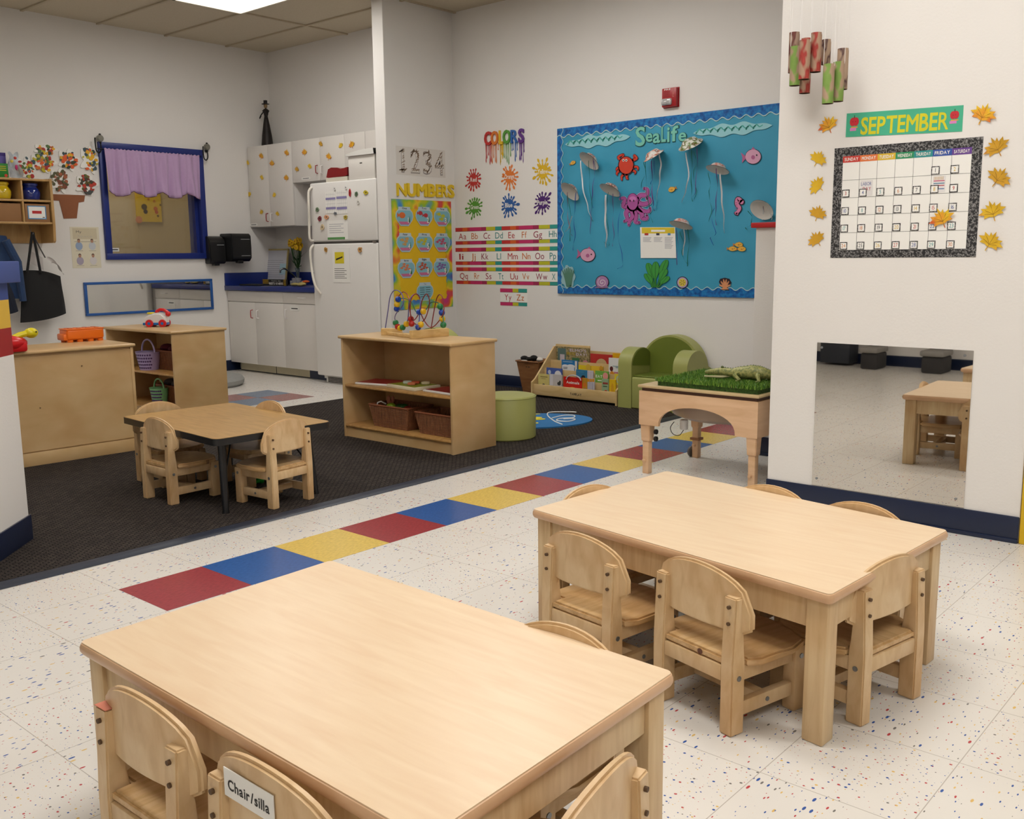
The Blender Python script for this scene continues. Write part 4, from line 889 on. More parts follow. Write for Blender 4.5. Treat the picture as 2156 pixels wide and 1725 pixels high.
# alligator
yc = lambda u, v, x=2.70: onx(x, u, v)
t_ = MB(); AG = mottled('alligator_skin', [(.35, (112, 122, 72)), (.5, (150, 152, 88)), (.65, (176, 170, 104))], 90, .45); AGD = mat('alligator_back', (92, 104, 58), .5)
pz = .492
spine = [(-.325, .505, .010), (-.35, .510, .016), (-.385, .515, .024), (-.42, .510, .024), (-.47, .512, .036), (-.53, .517, .042), (-.57, .517, .038), (-.61, .512, .028), (-.65, .503, .021), (-.70, .49, .013), (-.74, .482, .008)]
ys = [yc(u, 790).y for u in (1494, 1506, 1528, 1545, 1562, 1585, 1600, 1613, 1625, 1645, 1668)]
XA = [2.66, 2.665, 2.67, 2.68, 2.69, 2.70, 2.705, 2.715, 2.73, 2.75, 2.78]
t_.tube([(XA[i], ys[i], .478+(spine[i][1]-.478)*.95) for i in range(len(ys))], [s[2]*.82 for s in spine], AG, n=14)
al = t_.build('toy_alligator', None, 'green toy alligator lying on the turf mat', 'toy'); base[al] = Vector(al.location)
t_ = MB(); t_.tube([(2.655, ys[0]+.002, .484), (2.665, ys[2], .487), (2.68, ys[3], .497)], [.004, .007, .008], mat('alligator_jaw', (206, 196, 150), .5), n=10); t_.build('lower_jaw', al)
for i, (k, s, f) in enumerate([(4, -1, .03), (6, -1, -.028), (4, 1, .03), (6, 1, -.028)]):
    t_ = MB(); x = XA[k]+s*.022; t_.tube([(x, ys[k], .508), (x+s*.022, ys[k]+f*.3, .500), (x+s*.03, ys[k]-abs(f)*.7, .482), (x+s*.034, ys[k]-abs(f)*.2, .474)], [.014, .011, .008, .007], AG, n=8); t_.build('leg', al)
t_ = MB()
for k in range(26):
    s = k/25*(len(ys)-4)+2; i = int(s); f = s-i; y = ys[i]*(1-f)+ys[i+1]*f; x = XA[i]*(1-f)+XA[i+1]*f; z = .478+(spine[i][1]*(1-f)+spine[i+1][1]*f-.478)*.95+(spine[i][2]*(1-f)+spine[i+1][2]*f)*.8
    t_.cyl((x, y, z+.001), .004, .006, AGD, r2=.0008, n=5)
t_.ball((2.665, ys[2]-.0, .545-.012), .007, AGD); t_.build('back_ridge', al)
# ================= WINDOW WALL =================
z1 = Z(0, 280, 4.106); z2 = Z(430, 180, 4.54); z3 = Z(420, 480, 4.54); z1b = Z(0, 280, 7.84)
XB = BY.M(0, 0, 0)
# unseen lamp panel, added to brighten the room beyond the window
t = thing('ceiling_light', 'unseen glowing panel added to brighten the room beyond the window', 'light', (2.9, 6.0, ZC-.004)); mb = MB(); mb.bb(-.3, .3, -.3, .3, -.002, .006, DIFF); mb.build('diffuser', t); troffer_light(0, 0, .61, .61, 7, t)
# valance curtain
mb = MB(); bm = bmesh.new(); m_ = mat('lilac_cloth', (190, 158, 196), .85, noise=.05, nscale=60, bump=.3, bscale=400, sheen=.2)
a0, b0 = BY.ab(*z1(870, 135)); a1, b1 = BY.ab(*z1(1715, 575)); N = 150; rows = 14; G = []
ztop = 1.985; zbot = 1.615
for i in range(N+1):
    s = i/N; x = a0+(a1-a0)*s; col = []
    sc = abs(sin(pi*(s*3.5+.05)))
    for j in range(rows+1):
        v = j/rows; amp = .006+.016*v; y = 5.385-.012-amp*(sin(s*44+1.2*sin(v*2+s*9))+.5*sin(s*91+2))-.01*v
        z = ztop+(.004*sin(s*160) if j == 0 else 0)-(ztop-(zbot-.05*sc+.03))*v
        col.append(bm.verts.new((x, y, z)))
    G.append(col)
for a, b in zip(G, G[1:]):
    for j in range(rows): bm.faces.new([a[j], b[j], b[j+1], a[j+1]])
hem = [v.co.copy() for v in [c[-1] for c in G]]
mb.merge(bm, m_); cur = mb.build('valance', None, 'lilac valance curtain with scalloped hem on the blue framed window', 'curtain', ang=80); base[cur] = Vector(cur.location)
mod = cur.modifiers.new('thickness', 'SOLIDIFY'); mod.thickness = .002
mb = MB(); mb.tube(hem[::2], .003, mat('plum_hem', (96, 52, 76), .8), n=5); mb.build('hem', cur, label='dark plum hem piping')
mb = MB(); mb.tube([(a0-.05, 5.392, ztop-.005), (a1+.03, 5.392, ztop-.005)], .004, BLKP, n=8)

mb.build('curtain_rod', None, 'thin dark rod carrying the lilac valance', 'rod')
IR = mat('black_iron', (30, 28, 28), .45, .5)
for (u, v, lb, s) in ((207, 292, 'wrought iron curtain hook with round grey medallion, left of the window', 1), (432, 310, 'wrought iron curtain hook with round grey medallion, right of the window', -1)):
    a, b = BY.ab(u, v); t = thing('curtain_hook', lb, 'hook', (a, 5.43, b-.03), 0, 'curtain hooks', world=True)
    mb = MB(); mb.cyl((a, 5.40, b), .028, .03, mat('grey_medallion', (128, 126, 116), .4, .4), axis='y', n=20, bev=.006); mb.build('medallion', t)
    mb = MB(); mb.ball((a, 5.40, b+.03), .01, IR); mb.ball((a, 5.40, b-.035), .01, IR)
    P = [(a, 5.40, b-.035), (a, 5.395, b-.09), (a-.025, 5.385, b-.12), (a-.05, 5.38, b-.10), (a-.055, 5.38, b-.02), (a-.052, 5.38, b+.0)]
    mb.tube(spline(P), .0055, IR, n=8); mb.ball((a, 5.415, b-.035), .014, IR); mb.build('hook_arm', t)
# small label on window pane
mb = MB(); a, b = BY.ab(*z1(945, 1025)); c, d = BY.ab(*z1(1062, 993)); X_ = PL('y', 5.50).M(0, 0, 0); mb.rect(a, c, b, d, 0, .002, PAPER, X_); mb.rect(a+.015, c-.01, (b+d)/2-.004, (b+d)/2+.004, .002, .0025, BLACK, X_); mb.build('paper_label', None, 'small white paper label at the lower left of the window pane', 'label')
# blue framed mirror
a0, b0 = BY.ab(180, 666); a1, b1 = BY.ab(444, 587); MF = mat('mirror_blue', (34, 88, 160), .4); MR = mat('mirror_glass', (216, 216, 214), .03, 1., noise=0)
t = thing('wall_mirror', 'long low acrylic mirror in a blue frame under the window', 'mirror', ((a0+a1)/2, 5.43, b0), 0, world=True)
mb = MB(); frame_rect(mb, a0, a1, b0, b1, 5.405, 5.43, .022, MF); mb.build('frame', t)
mb = MB(); mb.bb(a0+.02, a1-.02, 5.414, 5.42, b0+.02, b1-.02, MR); mb.build('mirror_panel', t)
# welcome poster
a0, b0 = BY.ab(*z1(630, 1170)); a1, b1 = BY.ab(*z1(850, 815)); mb = MB(); mb.rect(a0, a1, b0, b1, 0, .002, flat('ivory', (222, 214, 190)), XB)
gw, gh = a1-a0, b1-b0; mb.rect(a0+.02, a1-.02, b1-.10, b1-.01, .002, .0024, flat('tan_wash', (206, 194, 164)), XB)
mb.text('My', a0+.05, b1-.05, .045, .02, .0028, flat('grey_ink', (96, 92, 88)), XB); mb.text('Space', a0+.06, b1-.085, gw-.12, .018, .0028, flat('pale_ink', (190, 182, 168)), XB); mb.rect(a0+.03, a1-.03, b1-.123, b1-.121, .002, .0026, BLACK, XB)
for i in range(2):
    for j in range(2):
        cx = a0+gw*(.27+.46*i); cz = b0+gh*(.14+.36*j); cl = [(170, 160, 176), (150, 168, 196), (214, 208, 206), (196, 200, 204)][i*2+j]
        mb.disc(cx, cz+.012, .03, .002, .003, flat('shirt%d' % (i*2+j), cl), XB, ry=.034); mb.disc(cx, cz+.052, .011, .003, .0036, flat('skin%d' % (i+j), (176, 132, 108)), XB, ry=.014); mb.disc(cx, cz+.060, .012, .0028, .0034, flat('hair', (60, 44, 36)), XB, ry=.012)
        mb.rect(cx-.03, cx+.03, cz-.028, cz-.026, .002, .0026, flat('grey_ink', (96, 92, 88)), XB)
mb.build('staff_poster', None, 'narrow ivory poster with four small photos of people, left of the window', 'poster')
# brown paper flower pot
BP_ = mat('brown_paper', (146, 90, 58), .8, noise=.08); mb = MB()
pp = [z1b(*q) for q in [(870, 1010), (1400, 1030), (1385, 1135), (1295, 1150), (1265, 1410), (1050, 1415), (975, 1120), (872, 1115)]]
mb.poly([BY.ab(*q) for q in pp], 0, .004, BP_, XB); mb.build('paper_pot', None, 'brown paper flower pot cutout taped to the wall', 'paper cutout')
# painted paper flowers: white paper with many coloured dabs
rng = random.Random(11)
FC = [(226, 92, 30), (232, 176, 30), (190, 176, 30), (60, 84, 92), (84, 112, 50), (178, 40, 36), (200, 120, 40), (44, 60, 40)]
FL_ = [('the far left, beside the cubby shelf', (420, 590), (150, 200), 30, FC[:6]), ('the top, nearest the ceiling', (740, 270), (180, 85), 26, FC), ('the middle, scattered colours on white', (700, 490), (200, 150), 44, FC), ('the right of centre with a big dark patch', (1120, 440), (160, 170), 40, [FC[0], FC[0], FC[1], FC[3], FC[7]]),
  ('the right, touching the window frame', (1470, 440), (150, 210), 36, [FC[0], FC[1], FC[2], FC[3]]), ('the lower left, olive and brown', (980, 780), (150, 190), 50, [(110, 92, 56), (84, 84, 50), (170, 96, 60), (120, 60, 40)]), ('the lower right, dark with crimson', (1420, 850), (170, 160), 50, [(70, 76, 74), (120, 50, 34), (60, 56, 40), (190, 60, 40), (96, 100, 40)])]
for k, (w_, (cx, cy), (rx, ry), n, cols) in enumerate(FL_):
    mb = MB(); a, b = BY.ab(*z1b(cx, cy)); e = BY.ab(*z1b(cx+rx, cy))[0]-a; g = b-BY.ab(*z1b(cx, cy+ry))[1]
    mb.poly([(a+e*1.15*(.8+.2*cos(5*q)+.08*sin(9*q))*cos(q), b+g*1.12*(.8+.2*cos(5*q)+.08*sin(9*q))*sin(q)) for q in [2*pi*j/60 for j in range(60)]], 0, .006+.001*k, PAPER, XB)
    for j in range(n):
        q = rng.uniform(0, 2*pi); r = math.sqrt(rng.random())*.86; x = a+e*r*cos(q)*.95; z = b+g*r*sin(q)*1.1; c = rng.choice(cols); s = rng.uniform(.009, .021); an = rng.uniform(0, pi)
        X_ = XB @ Matrix.Translation((x, z, 0)) @ Matrix.Rotation(an, 4, 'Z'); mb.disc(0, 0, s, .003, .0085+.001*k+.00012*j, flat('dab%d_%d_%d' % c, c, .5), X_, n=7, ry=s*rng.uniform(.5, .9))
    mb.build('paper_flower', None, 'painted paper flower above the paper pot: '+w_, 'paper flower', 'painted paper flowers')
# cubby shelf
CBW = wood('cubby_birch', [(176, 136, 82), (190, 150, 94), (200, 162, 108)], (4, 1, 1), .4, 5); CBX0 = 1.30; CBX1 = 2.085; yf, yb = 5.18, 5.43
cb = thing('wall_cubby', 'wall mounted birch cubby shelf with four compartments at the left edge', 'shelf', ((CBX0+CBX1)/2, 5.3, 1.2), 0, world=True)
mb = MB(); Xs = Matrix(((0, 0, 1, CBX1-.02), (1, 0, 0, 0), (0, 1, 0, 0), (0, 0, 0, 1)))
mb.poly([(yf, 1.335), (yf+.012, 1.215), (yf+.03, 1.20), (yb, 1.20), (yb, 1.705), (yf, 1.695)], 0, .02, CBW, Xs); mb.build('side_panel', cb)
mb = MB(); mb.poly([(yf, 1.335), (yb, 1.335), (yb, 1.70), (yf, 1.695)], 0, .02, CBW, Matrix(((0, 0, 1, CBX0), (1, 0, 0, 0), (0, 1, 0, 0), (0, 0, 0, 1)))); mb.build('side_panel', cb)
for z in (1.345, 1.515, 1.675): mb = MB(); mb.bb(CBX0+.02, CBX1-.02, yf+.004, yb, z, z+.016, CBW, .003); mb.build('shelf_board', cb)
for x in (1.60, 1.845): mb = MB(); mb.bb(x, x+.014, yf+.006, yb, 1.361, 1.675, CBW, .002); mb.build('divider', cb)
mb = MB(); mb.bb(CBX0+.02, CBX1-.02, yb-.012, yb, 1.20, 1.69, CBW); mb.build('back_panel', cb)
mb = MB()
for x in (1.66, 1.93): mb.tube(spline([(x, 5.30, 1.34), (x, 5.28, 1.30), (x, 5.27, 1.27), (x, 5.25, 1.262), (x, 5.235, 1.28)]), .003, METAL, n=6)
mb.build('coat_hook', cb)
def jar(label, x, m):
    mb = MB(); mb.lathe([(0, 0), (.05, 0), (.062, .006), (.07, .035), (.07, .062), (.058, .088), (.05, .095), (.05, .105), (.058, .11), (.058, .125), (.052, .13), (0, .131)], m, n=28, c=(x, 5.27, 1.531)); mb.build('plastic_jar', None, label, 'jar', 'jars in the cubby shelf')
jar('round glossy blue jar in the upper right cubby', 1.95, mat('jar_blue', (16, 40, 120), .12, coat=.6)); jar('glossy yellow jar in the upper left cubby at the image edge', 1.73, mat('jar_yellow', (206, 176, 22), .15, coat=.6))
KR = mat('cardboard', (150, 108, 68), .75); KRD = mat('cardboard_edge', (120, 82, 50), .8)
mb = MB(); mb.bb(1.865, 2.055, 5.195, 5.40, 1.361, 1.50, KR, .003); o = mb.build('cardboard_box', None, 'cardboard box with a blue bordered white card in the lower right cubby', 'box', 'cardboard boxes in the cubby'); base[o] = Vector(o.location)
mb = MB(); X_ = PL('y', 5.195).M(0, 0, 0); mb.rect(1.885, 2.025, 1.383, 1.485, 0, .0015, flat('card_blue', (70, 140, 190)), X_); mb.rect(1.892, 2.018, 1.390, 1.478, .0015, .002, PAPER, X_); mb.rect(1.918, 1.990, 1.425, 1.447, .002, .0025, flat('card_red', (190, 40, 40)), X_); mb.rect(1.995, 2.012, 1.394, 1.40, .002, .0025, BLACK, X_); mb.build('card_label', o, label='white card with blue border and red bar')
mb = MB(); mb.bb(1.62, 1.84, 5.20, 5.40, 1.361, 1.50, KR, .003); mb.build('cardboard_box', None, 'plain cardboard box in the lower left cubby at the image edge', 'box', 'cardboard boxes in the cubby')
mb = MB(); mb.bb(1.60, 1.79, 5.25, 5.27, 1.692, 1.80, flat('pack_green', (34, 130, 40)), .001); o = mb.build('storybook', None, 'green picture book with yellow lettering on top of the cubby', 'book'); base[o] = Vector(o.location)
mb = MB(); X_ = PL('y', 5.25).M(0, 0, 0)
for z in (1.775, 1.76, 1.745): mb.rect(1.62, 1.775, z, z+.006, .0, .0012, flat('pack_yellow', (196, 180, 40)), X_)
mb.disc(1.77, 1.71, .012, 0, .0015, flat('pack_red', (206, 60, 40)), X_); mb.build('cover_art', o)
mb = MB(); mb.bb(1.58, 1.80, 5.30, 5.33, 1.692, 1.885, flat('box_violet', (96, 84, 160)), .001); mb.bb(1.58, 1.80, 5.299, 5.30, 1.86, 1.885, flat('box_indigo', (56, 36, 120)), 0); mb.build('craft_box', None, 'purple craft box standing behind the green picture book', 'box')
mb = MB(); PLB = mat('clear_bag', (206, 216, 226), .15, trans=.4, noise=.1, nscale=40, bump=.8, bscale=30)
bm = bmesh.new(); G = []
for i in range(9):
    row = []
    for j in range(12):
        s = i/8; v = j/11; row.append(bm.verts.new((1.80+.07*s+.01*sin(v*9)+.03*(1-v)*s, 5.26+.05*sin(s*pi)*(1-v*.6)+.012*sin(9*s+7*v), 1.694+.19*v+.012*sin(s*8))))
    G.append(row)
for a, b in zip(G, G[1:]):
    for j in range(11): bm.faces.new([a[j], b[j], b[j+1], a[j+1]])
mb.merge(bm, PLB); o = mb.build('plastic_bag', None, 'crumpled clear plastic bag of party things on the cubby', 'bag', ang=80); base[o] = Vector(o.location)
mb = MB(); mb.ball((1.845, 5.24, 1.845), .011, flat('bag_red', (196, 60, 50))); mb.ball((1.82, 5.245, 1.82), .012, flat('bag_yellow', (230, 206, 90))); mb.ball((1.85, 5.245, 1.775), .01, flat('bag_pink', (206, 50, 120)), sc=(1, 1, 2)); mb.build('trinket', o)
# black tote bag and jacket hanging below the cubby
def sheet(fn, ni, nj, m, mb):
    bm = bmesh.new(); G = [[bm.verts.new(fn(i/ni, j/nj)) for j in range(nj+1)] for i in range(ni+1)]
    for a, b in zip(G, G[1:]):
        for j in range(nj): bm.faces.new([a[j], b[j], b[j+1], a[j+1]])
    return mb.merge(bm, m)
TB = mat('black_canvas', (16, 15, 16), .85, noise=.15, nscale=40, sheen=.1)
pb = [PL('y', 5.27).ab(*z1(*q)) for q in [(205, 1190), (530, 1240), (575, 1560), (215, 1640)]]
cA = Vector((pb[0][0], 0, pb[0][1])); cB = Vector((pb[1][0], 0, pb[1][1])); cC = Vector((pb[2][0]+.0, 0, pb[2][1])); cD = Vector((pb[3][0]-.03, 0, pb[3][1]))
def bagf(side):
    def f(s, v):
        p = (cA*(1-s)+cB*s)*(1-v)+(cD*(1-s)+cC*s)*v; bul = sin(pi*s)**.7*sin(pi*min(1, v*.62+.02))*.055
        return (p.x, 5.285+side*(bul+.004)+.006*sin(7*s+5*v), p.z+.02*sin(pi*s)*(1-v)-.012*sin(pi*s)*v)
    return f
mb = MB(); sheet(bagf(-1), 20, 20, TB, mb); sheet(bagf(1), 20, 20, TB, mb); bmesh.ops.remove_doubles(mb.bm, verts=mb.bm.verts[:], dist=.0005)
tote = mb.build('tote_bag', None, 'large black canvas tote bag hanging from a cubby hook', 'bag', ang=80); base[tote] = Vector(tote.location)
hk = (1.93, 5.25, 1.275)
for (x0, x1) in ((cA.x+.02, cA.x+.125),):
    for k, xx in enumerate((x0, x1)):
        mb = MB(); mb.tube([(xx, 5.262, cA.z-.02), ((xx+hk[0])/2+.0, 5.252, (cA.z+hk[2])/2), (hk[0]+.004*k, 5.25, hk[2]+.01)], [.010, .010, .011], TB, n=6); mb.build('handle', tote)
mb = MB(); mb.tube([(hk[0], 5.25, hk[2]), (hk[0]+.05, 5.25, hk[2]-.12), (hk[0]+.085, 5.255, hk[2]-.19)], .005, flat('grey_strap', (70, 66, 66)), n=6); mb.build('strap', tote)
mb = MB(); sheet(lambda s, v: (hk[0]+.075+.10*s+.03*v, 5.20+.018*sin(8*s)+.012*sin(6*v), hk[2]-.185-.075*s-.05*v+.02*sin(5*s)), 14, 8, mat('white_net', (206, 200, 196), .7, noise=.1), mb); sheet(lambda s, v: (hk[0]-.02+.10*s, 5.29, hk[2]-.13-.06*s-.10*v), 6, 6, _m['white_net'], mb); mb.build('mesh_cloth', None, 'white mesh cloth slung over the black tote bag', 'cloth', ang=80)
DN = mat('denim', (38, 62, 100), .9, noise=.25, nscale=30, sheen=.1)
pj = [PL('y', 5.26).ab(*z1(*q)) for q in [(0, 905), (60, 895), (250, 1440), (90, 1480), (0, 1500)]]
mb = MB(); jx0 = pj[0][0]-.16; jz1 = pj[1][1]
def jk(side):
    def f(s, v):
        xl = jx0+.05*v; xr = pj[1][0]+(pj[2][0]-pj[1][0])*v**.9; x = xl+(xr-xl)*s
        return (x, 5.29+side*(.035*sin(pi*s)**.6+.006)+.012*sin(11*s+2*v), jz1+.01-(.045*(s-.6)**2)-v*(jz1-pj[2][1]))
    return f
sheet(jk(-1), 24, 20, DN, mb); sheet(jk(1), 24, 20, DN, mb); jac = mb.build('denim_jacket', None, 'dark blue denim jacket hanging at the left edge below the cubby', 'jacket', ang=80); base[jac] = Vector(jac.location)
mb = MB(); mb.tube([(pj[1][0]-.02, 5.24, jz1-.03), (pj[1][0]+.05, 5.235, jz1-.2), (pj[2][0]-.055, 5.235, pj[2][1]-.01)], [.03, .032, .026], DN, n=10); mb.build('sleeve', jac)
mb = MB(); q = PL('y', 5.24).ab(*z1(95, 1520)); mb.tube([(q[0]-.1, 5.25, q[1]+.35), (q[0]-.02, 5.245, q[1]+.1), (q[0]+.02, 5.245, q[1]-.03)], [.05, .05, .035], mat('navy_patterned_cloth', (24, 30, 46), .9, noise=.4, nscale=90), n=10); mb.build('patterned_jacket', None, 'dark navy speckled garment hanging under the denim jacket', 'jacket')
# dispensers
def disp(name, label, u0, v0, u1, v1, depth, wide, rnd):
    P = PL('y', 5.43-depth); a0, b0 = P.ab(u0, v1); a1, b1 = P.ab(u1, v0); w_ = (a1-a0)*wide; cx = a1-w_/2; t = thing(name, label, 'dispenser', (cx, 5.43, b0), 0, world=True)
    mb = MB(); bm = bmesh.new(); yb_ = 5.43; yf_ = 5.43-depth
    if rnd: pf = [(yb_, b0), (yf_+.02, b0), (yf_, b0+.02), (yf_, b1-.09)]+[(yf_+(depth*.75)*(1-cos(q)), b1-.09+.09*sin(q)) for q in [pi/2*j/6 for j in range(1, 7)]]+[(yb_, b1)]
    else: pf = [(yb_, b0), (yf_+.03, b0), (yf_, b0+.03), (yf_-.004, (b0+b1)/2), (yf_, b1-.02), (yf_+.02, b1), (yb_, b1)]
    A_ = [bm.verts.new((cx-w_/2, y, z)) for y, z in pf]; B_ = [bm.verts.new((cx+w_/2, y, z)) for y, z in pf]; n = len(pf); bm.faces.new(A_); bm.faces.new(B_[::-1])
    for k in range(n): bm.faces.new([A_[k], B_[k], B_[(k+1) % n], A_[(k+1) % n]])
    bmesh.ops.recalc_face_normals(bm, faces=bm.faces[:]); bmesh.ops.bevel(bm, geom=bm.edges[:], offset=.006, segments=2, affect='EDGES', clamp_overlap=True); mb.merge(bm, BLKP); mb.build('cover', t)
    mb = MB(); mb.bb(cx-.035, cx+.02, yf_+.015, yf_+.07, b0-.018, b0+.01, BLKP, .006); mb.build('outlet', t)
    mb = MB(); X_ = PL('y', yf_-.002).M(0, 0, 0); mb.rect(cx-.01, cx+w_/2-.02, b1-.085 if rnd else b1-.055, (b1-.085 if rnd else b1-.055)+.005, 0, .003, flat('silver_mark', (170, 170, 170)), X_)
    if not rnd: mb.rect(cx-.01, cx+w_/2-.02, b0+.05, b0+.055, 0, .003, flat('silver_mark', (170, 170, 170)), X_)
    mb.build('maker_mark', t); return t
disp('soap_dispenser', 'black curved soap dispenser on the wall beside the window frame', 436, 497, 474, 556, .10, .80, True)
d2 = disp('towel_dispenser', 'black paper towel dispenser between the soap dispenser and the upper cabinets', 484, 492, 528, 551, .20, .86, False)
# ================= KITCHEN =================
kx = 3.76; KY0, KY1 = 4.075, 5.42
GAP = mat('cabinet_gap', (70, 64, 58), .7, noise=0)
def pull(mb, x, y, z0, z1, m): mb.tube([(x, y, z0), (x-.022, y, z0+.004), (x-.024, y, (z0+z1)/2), (x-.022, y, z1-.004), (x, y, z1)], .0042, m, n=8)
RDH = mat('red_handle', (150, 22, 30), .35); WHH = mat('white_handle', (238, 234, 230), .3, noise=0)
def cab(label, y0, y1, z0, z1, x, depth, doors, drawers=(), group=None, name='kitchen_cabinet'):
    t = thing(name, label, 'cabinet', (x+depth/2, (y0+y1)/2, z0), 0, group, world=True)
    mb = MB(); mb.bb(x+.018, x+depth, y0, y1, z0, z1, WHT, .001); mb.build('body', t)
    for (a, b, c, d, hy, hz0, hz1, hm) in doors:
        mb = MB(); mb.bb(x, x+.017, a+.0008, b-.0008, c, d, WHT, .0015); dr = mb.build('door', t)
        if hm: mb = MB(); pull(mb, x, hy, hz0, hz1, hm); mb.build('handle', dr, label='red handle' if hm is RDH else 'white handle')
    for (a, b, c, d, hy, hz, hm) in drawers:
        mb = MB(); mb.bb(x, x+.017, a+.0008, b-.0008, c, d, WHT, .0015); dr = mb.build('drawer', t)
        if hm: mb = MB(); mb.tube([(x, hy-.05, hz), (x-.02, hy-.046, hz), (x-.02, hy+.046, hz), (x, hy+.05, hz)], .004, hm, n=8); mb.build('handle', dr)
    return t
zd = .66
ymid = 4.55
cab('white base cabinet with one red and one white handle, left under the blue counter', ymid, KY1, .085, .762, kx, .55, [(4.985, KY1, .085, zd-.002, 5.025, .515, .59, RDH), (ymid, 4.985, .085, zd-.002, 4.935, .515, .59, WHH)], [(ymid, KY1, zd+.003, .760, 0, 0, None)], 'kitchen base cabinets')
cab('white base cabinet with a drawer, right under the counter beside the refrigerator', KY0, ymid, .085, .762, kx, .55, [(KY0, ymid, .085, zd-.002, 4.50, .53, .61, WHH)], [(KY0, ymid, zd+.003, .760, 4.27, .715, WHH)], 'kitchen base cabinets')
mb = MB(); mb.bb(kx+.075, kx+.09, 4.30, 5.37, .0, .085, mat('cream_toe', (206, 196, 166), .6)); mb.bb(kx+.072, kx+.075, 4.30, 5.37, .0, .008, BLACK); mb.bb(kx+.073, kx+.076, 4.80, 4.806, .008, .085, GAP); mb.bb(kx+.07, kx+.09, 4.03, 4.30, 0, .085, NAVY); mb.build('toe_kick', None, 'cream toe kick board with navy base under the kitchen cabinets', 'toe kick')
CBL = mat('counter_blue', (24, 44, 116), .3); mb = MB(); mb.bb(kx-.025, 4.345, KY0-.02, 5.43, .765, .808, CBL, .004); mb.build('countertop', None, 'dark blue laminate kitchen countertop', 'countertop')
mb = MB(); mb.bb(4.325, 4.344, KY0-.02, 5.425, .808, .925, CBL, .002); mb.bb(kx-.02, 4.325, 5.41, 5.428, .808, .925, CBL, .002); mb.build('backsplash', None, 'dark blue backsplash strip behind the countertop', 'backsplash')
ux = 4.06
cab('tall white upper cabinet with paper leaves, left of the refrigerator', 4.735, 5.42, 1.352, 2.10, ux, .28, [(5.10, 5.42, 1.355, 2.098, 5.135, 1.40, 1.475, RDH), (4.735, 5.10, 1.355, 2.098, 5.065, 1.40, 1.475, WHH)], (), 'kitchen upper cabinets')
cab('short white upper cabinet with red and white handles above the refrigerator', 3.72, 4.733, 1.73, 2.10, ux, .28, [(4.33, 4.733, 1.733, 2.098, 4.365, 1.795, 1.865, RDH), (3.99, 4.33, 1.733, 2.098, 4.295, 1.79, 1.86, WHH), (3.72, 3.99, 1.733, 2.098, 0, 0, 0, None)], (), 'kitchen upper cabinets')
cab('white upper cabinet at the right end behind the divider wall edge', 3.20, 3.718, 1.73, 2.10, ux, .28, [(3.20, 3.718, 1.733, 2.098, 0, 0, 0, None)], (), 'kitchen upper cabinets')
def tag_on(P, u0, v0, u1, v1, label, d=0):
    a, b = P.ab(u0, v1); c, e = P.ab(u1, v0); X_ = P.M(0, 0, 0); mb = MB(); mb.rect(a, c, b, e, d, d+.001, PAPER, X_); mb.rect(a+(c-a)*.15, a+(c-a)*.85, b+(e-b)*.38, b+(e-b)*.6, d+.001, d+.0014, BLACK, X_); mb.build('paper_label', None, label, 'label', 'white cabinet labels')
UP = PL('x', ux-.0005); LP = PL('x', kx-.0005)
tag_on(UP, *z2(440, 1318), *z2(508, 1346), 'white label at the lower left corner of the tall upper cabinet'); tag_on(UP, *z2(932, 872), *z2(1014, 904), 'white label at the bottom of the short upper cabinet'); tag_on(LP, *z3(866, 752), *z3(952, 790), 'white label at the top of the right base cabinet door')
# refrigerator
fx = 3.70; fy0, fy1 = 3.199, 4.02
t = thing('refrigerator', 'white top freezer refrigerator covered with papers and magnets', 'refrigerator', (fx+.33, (fy0+fy1)/2, 0), 0, world=True)
mb = MB(); mb.bb(fx+.07, 4.30, fy0, fy1, .03, 1.66, FRW, .006); mb.build('body', t)
mb = MB(); mb.bb(fx, fx+.06, fy0-.002, fy1+.002, 1.192, 1.672, FRW, .012, seg=3); fz = mb.build('freezer_door', t)
mb = MB(); mb.bb(fx, fx+.06, fy0-.002, fy1+.002, .066, 1.174, FRW, .012, seg=3); fd = mb.build('fridge_door', t)
mb = MB(); mb.bb(fx+.02, fx+.07, fy0, fy1, 1.168, 1.194, mat('fridge_gap', (92, 88, 84), .5)); mb.bb(fx-.002, fx+.03, fy0+.01, fy0+.05, 1.174, 1.188, METAL); mb.build('hinge_gap', t)
hx = fx-.03; hm = mat('fridge_handle', (224, 218, 206), .3, noise=0)
mb = MB(); mb.tube(spline([(fx, fy1-.03, 1.64), (hx, fy1-.022, 1.60), (hx-.01, fy1-.03, 1.48), (hx, fy1-.012, 1.35), (hx, fy1-.01, 1.22), (fx, fy1-.02, 1.20)]), .0105, hm, n=8); mb.build('handle', fz)
mb = MB(); mb.tube(spline([(fx, fy1-.02, 1.168), (hx, fy1-.012, 1.12), (hx, fy1-.018, .98), (hx-.005, fy1-.06, .84), (fx, fy1-.09, .76)]), .0105, hm, n=8); mb.build('handle', fd)
mb = MB(); mb.bb(fx+.045, fx+.07, fy0+.02, fy1-.06, .0, .058, FRW, .004)
for k in range(4): mb.bb(fx+.040, fx+.048, fy0+.03, fy1-.09, .008+.012*k, .014+.012*k, BLACK)
mb.build('base_grille', t)
FP = PL('x', fx-.0008); XF = FP.M(0, 0, 0)
def fq(Zf, x0, y0, x1, y1): a, b = FP.ab(*Zf(x0, y1)); c, d = FP.ab(*Zf(x1, y0)); return a, c, b, d
LG = flat('light_print', (150, 148, 160)); PU = flat('lavender_print', (140, 132, 178))
def fpaper(label, q, draw=None):
    mb = MB(); mb.rect(*q, 0, .0012, PAPER, XF)
    if draw: draw(mb, *q)
    mb.build('paper_sheet', None, label, 'paper', 'papers on the refrigerator')
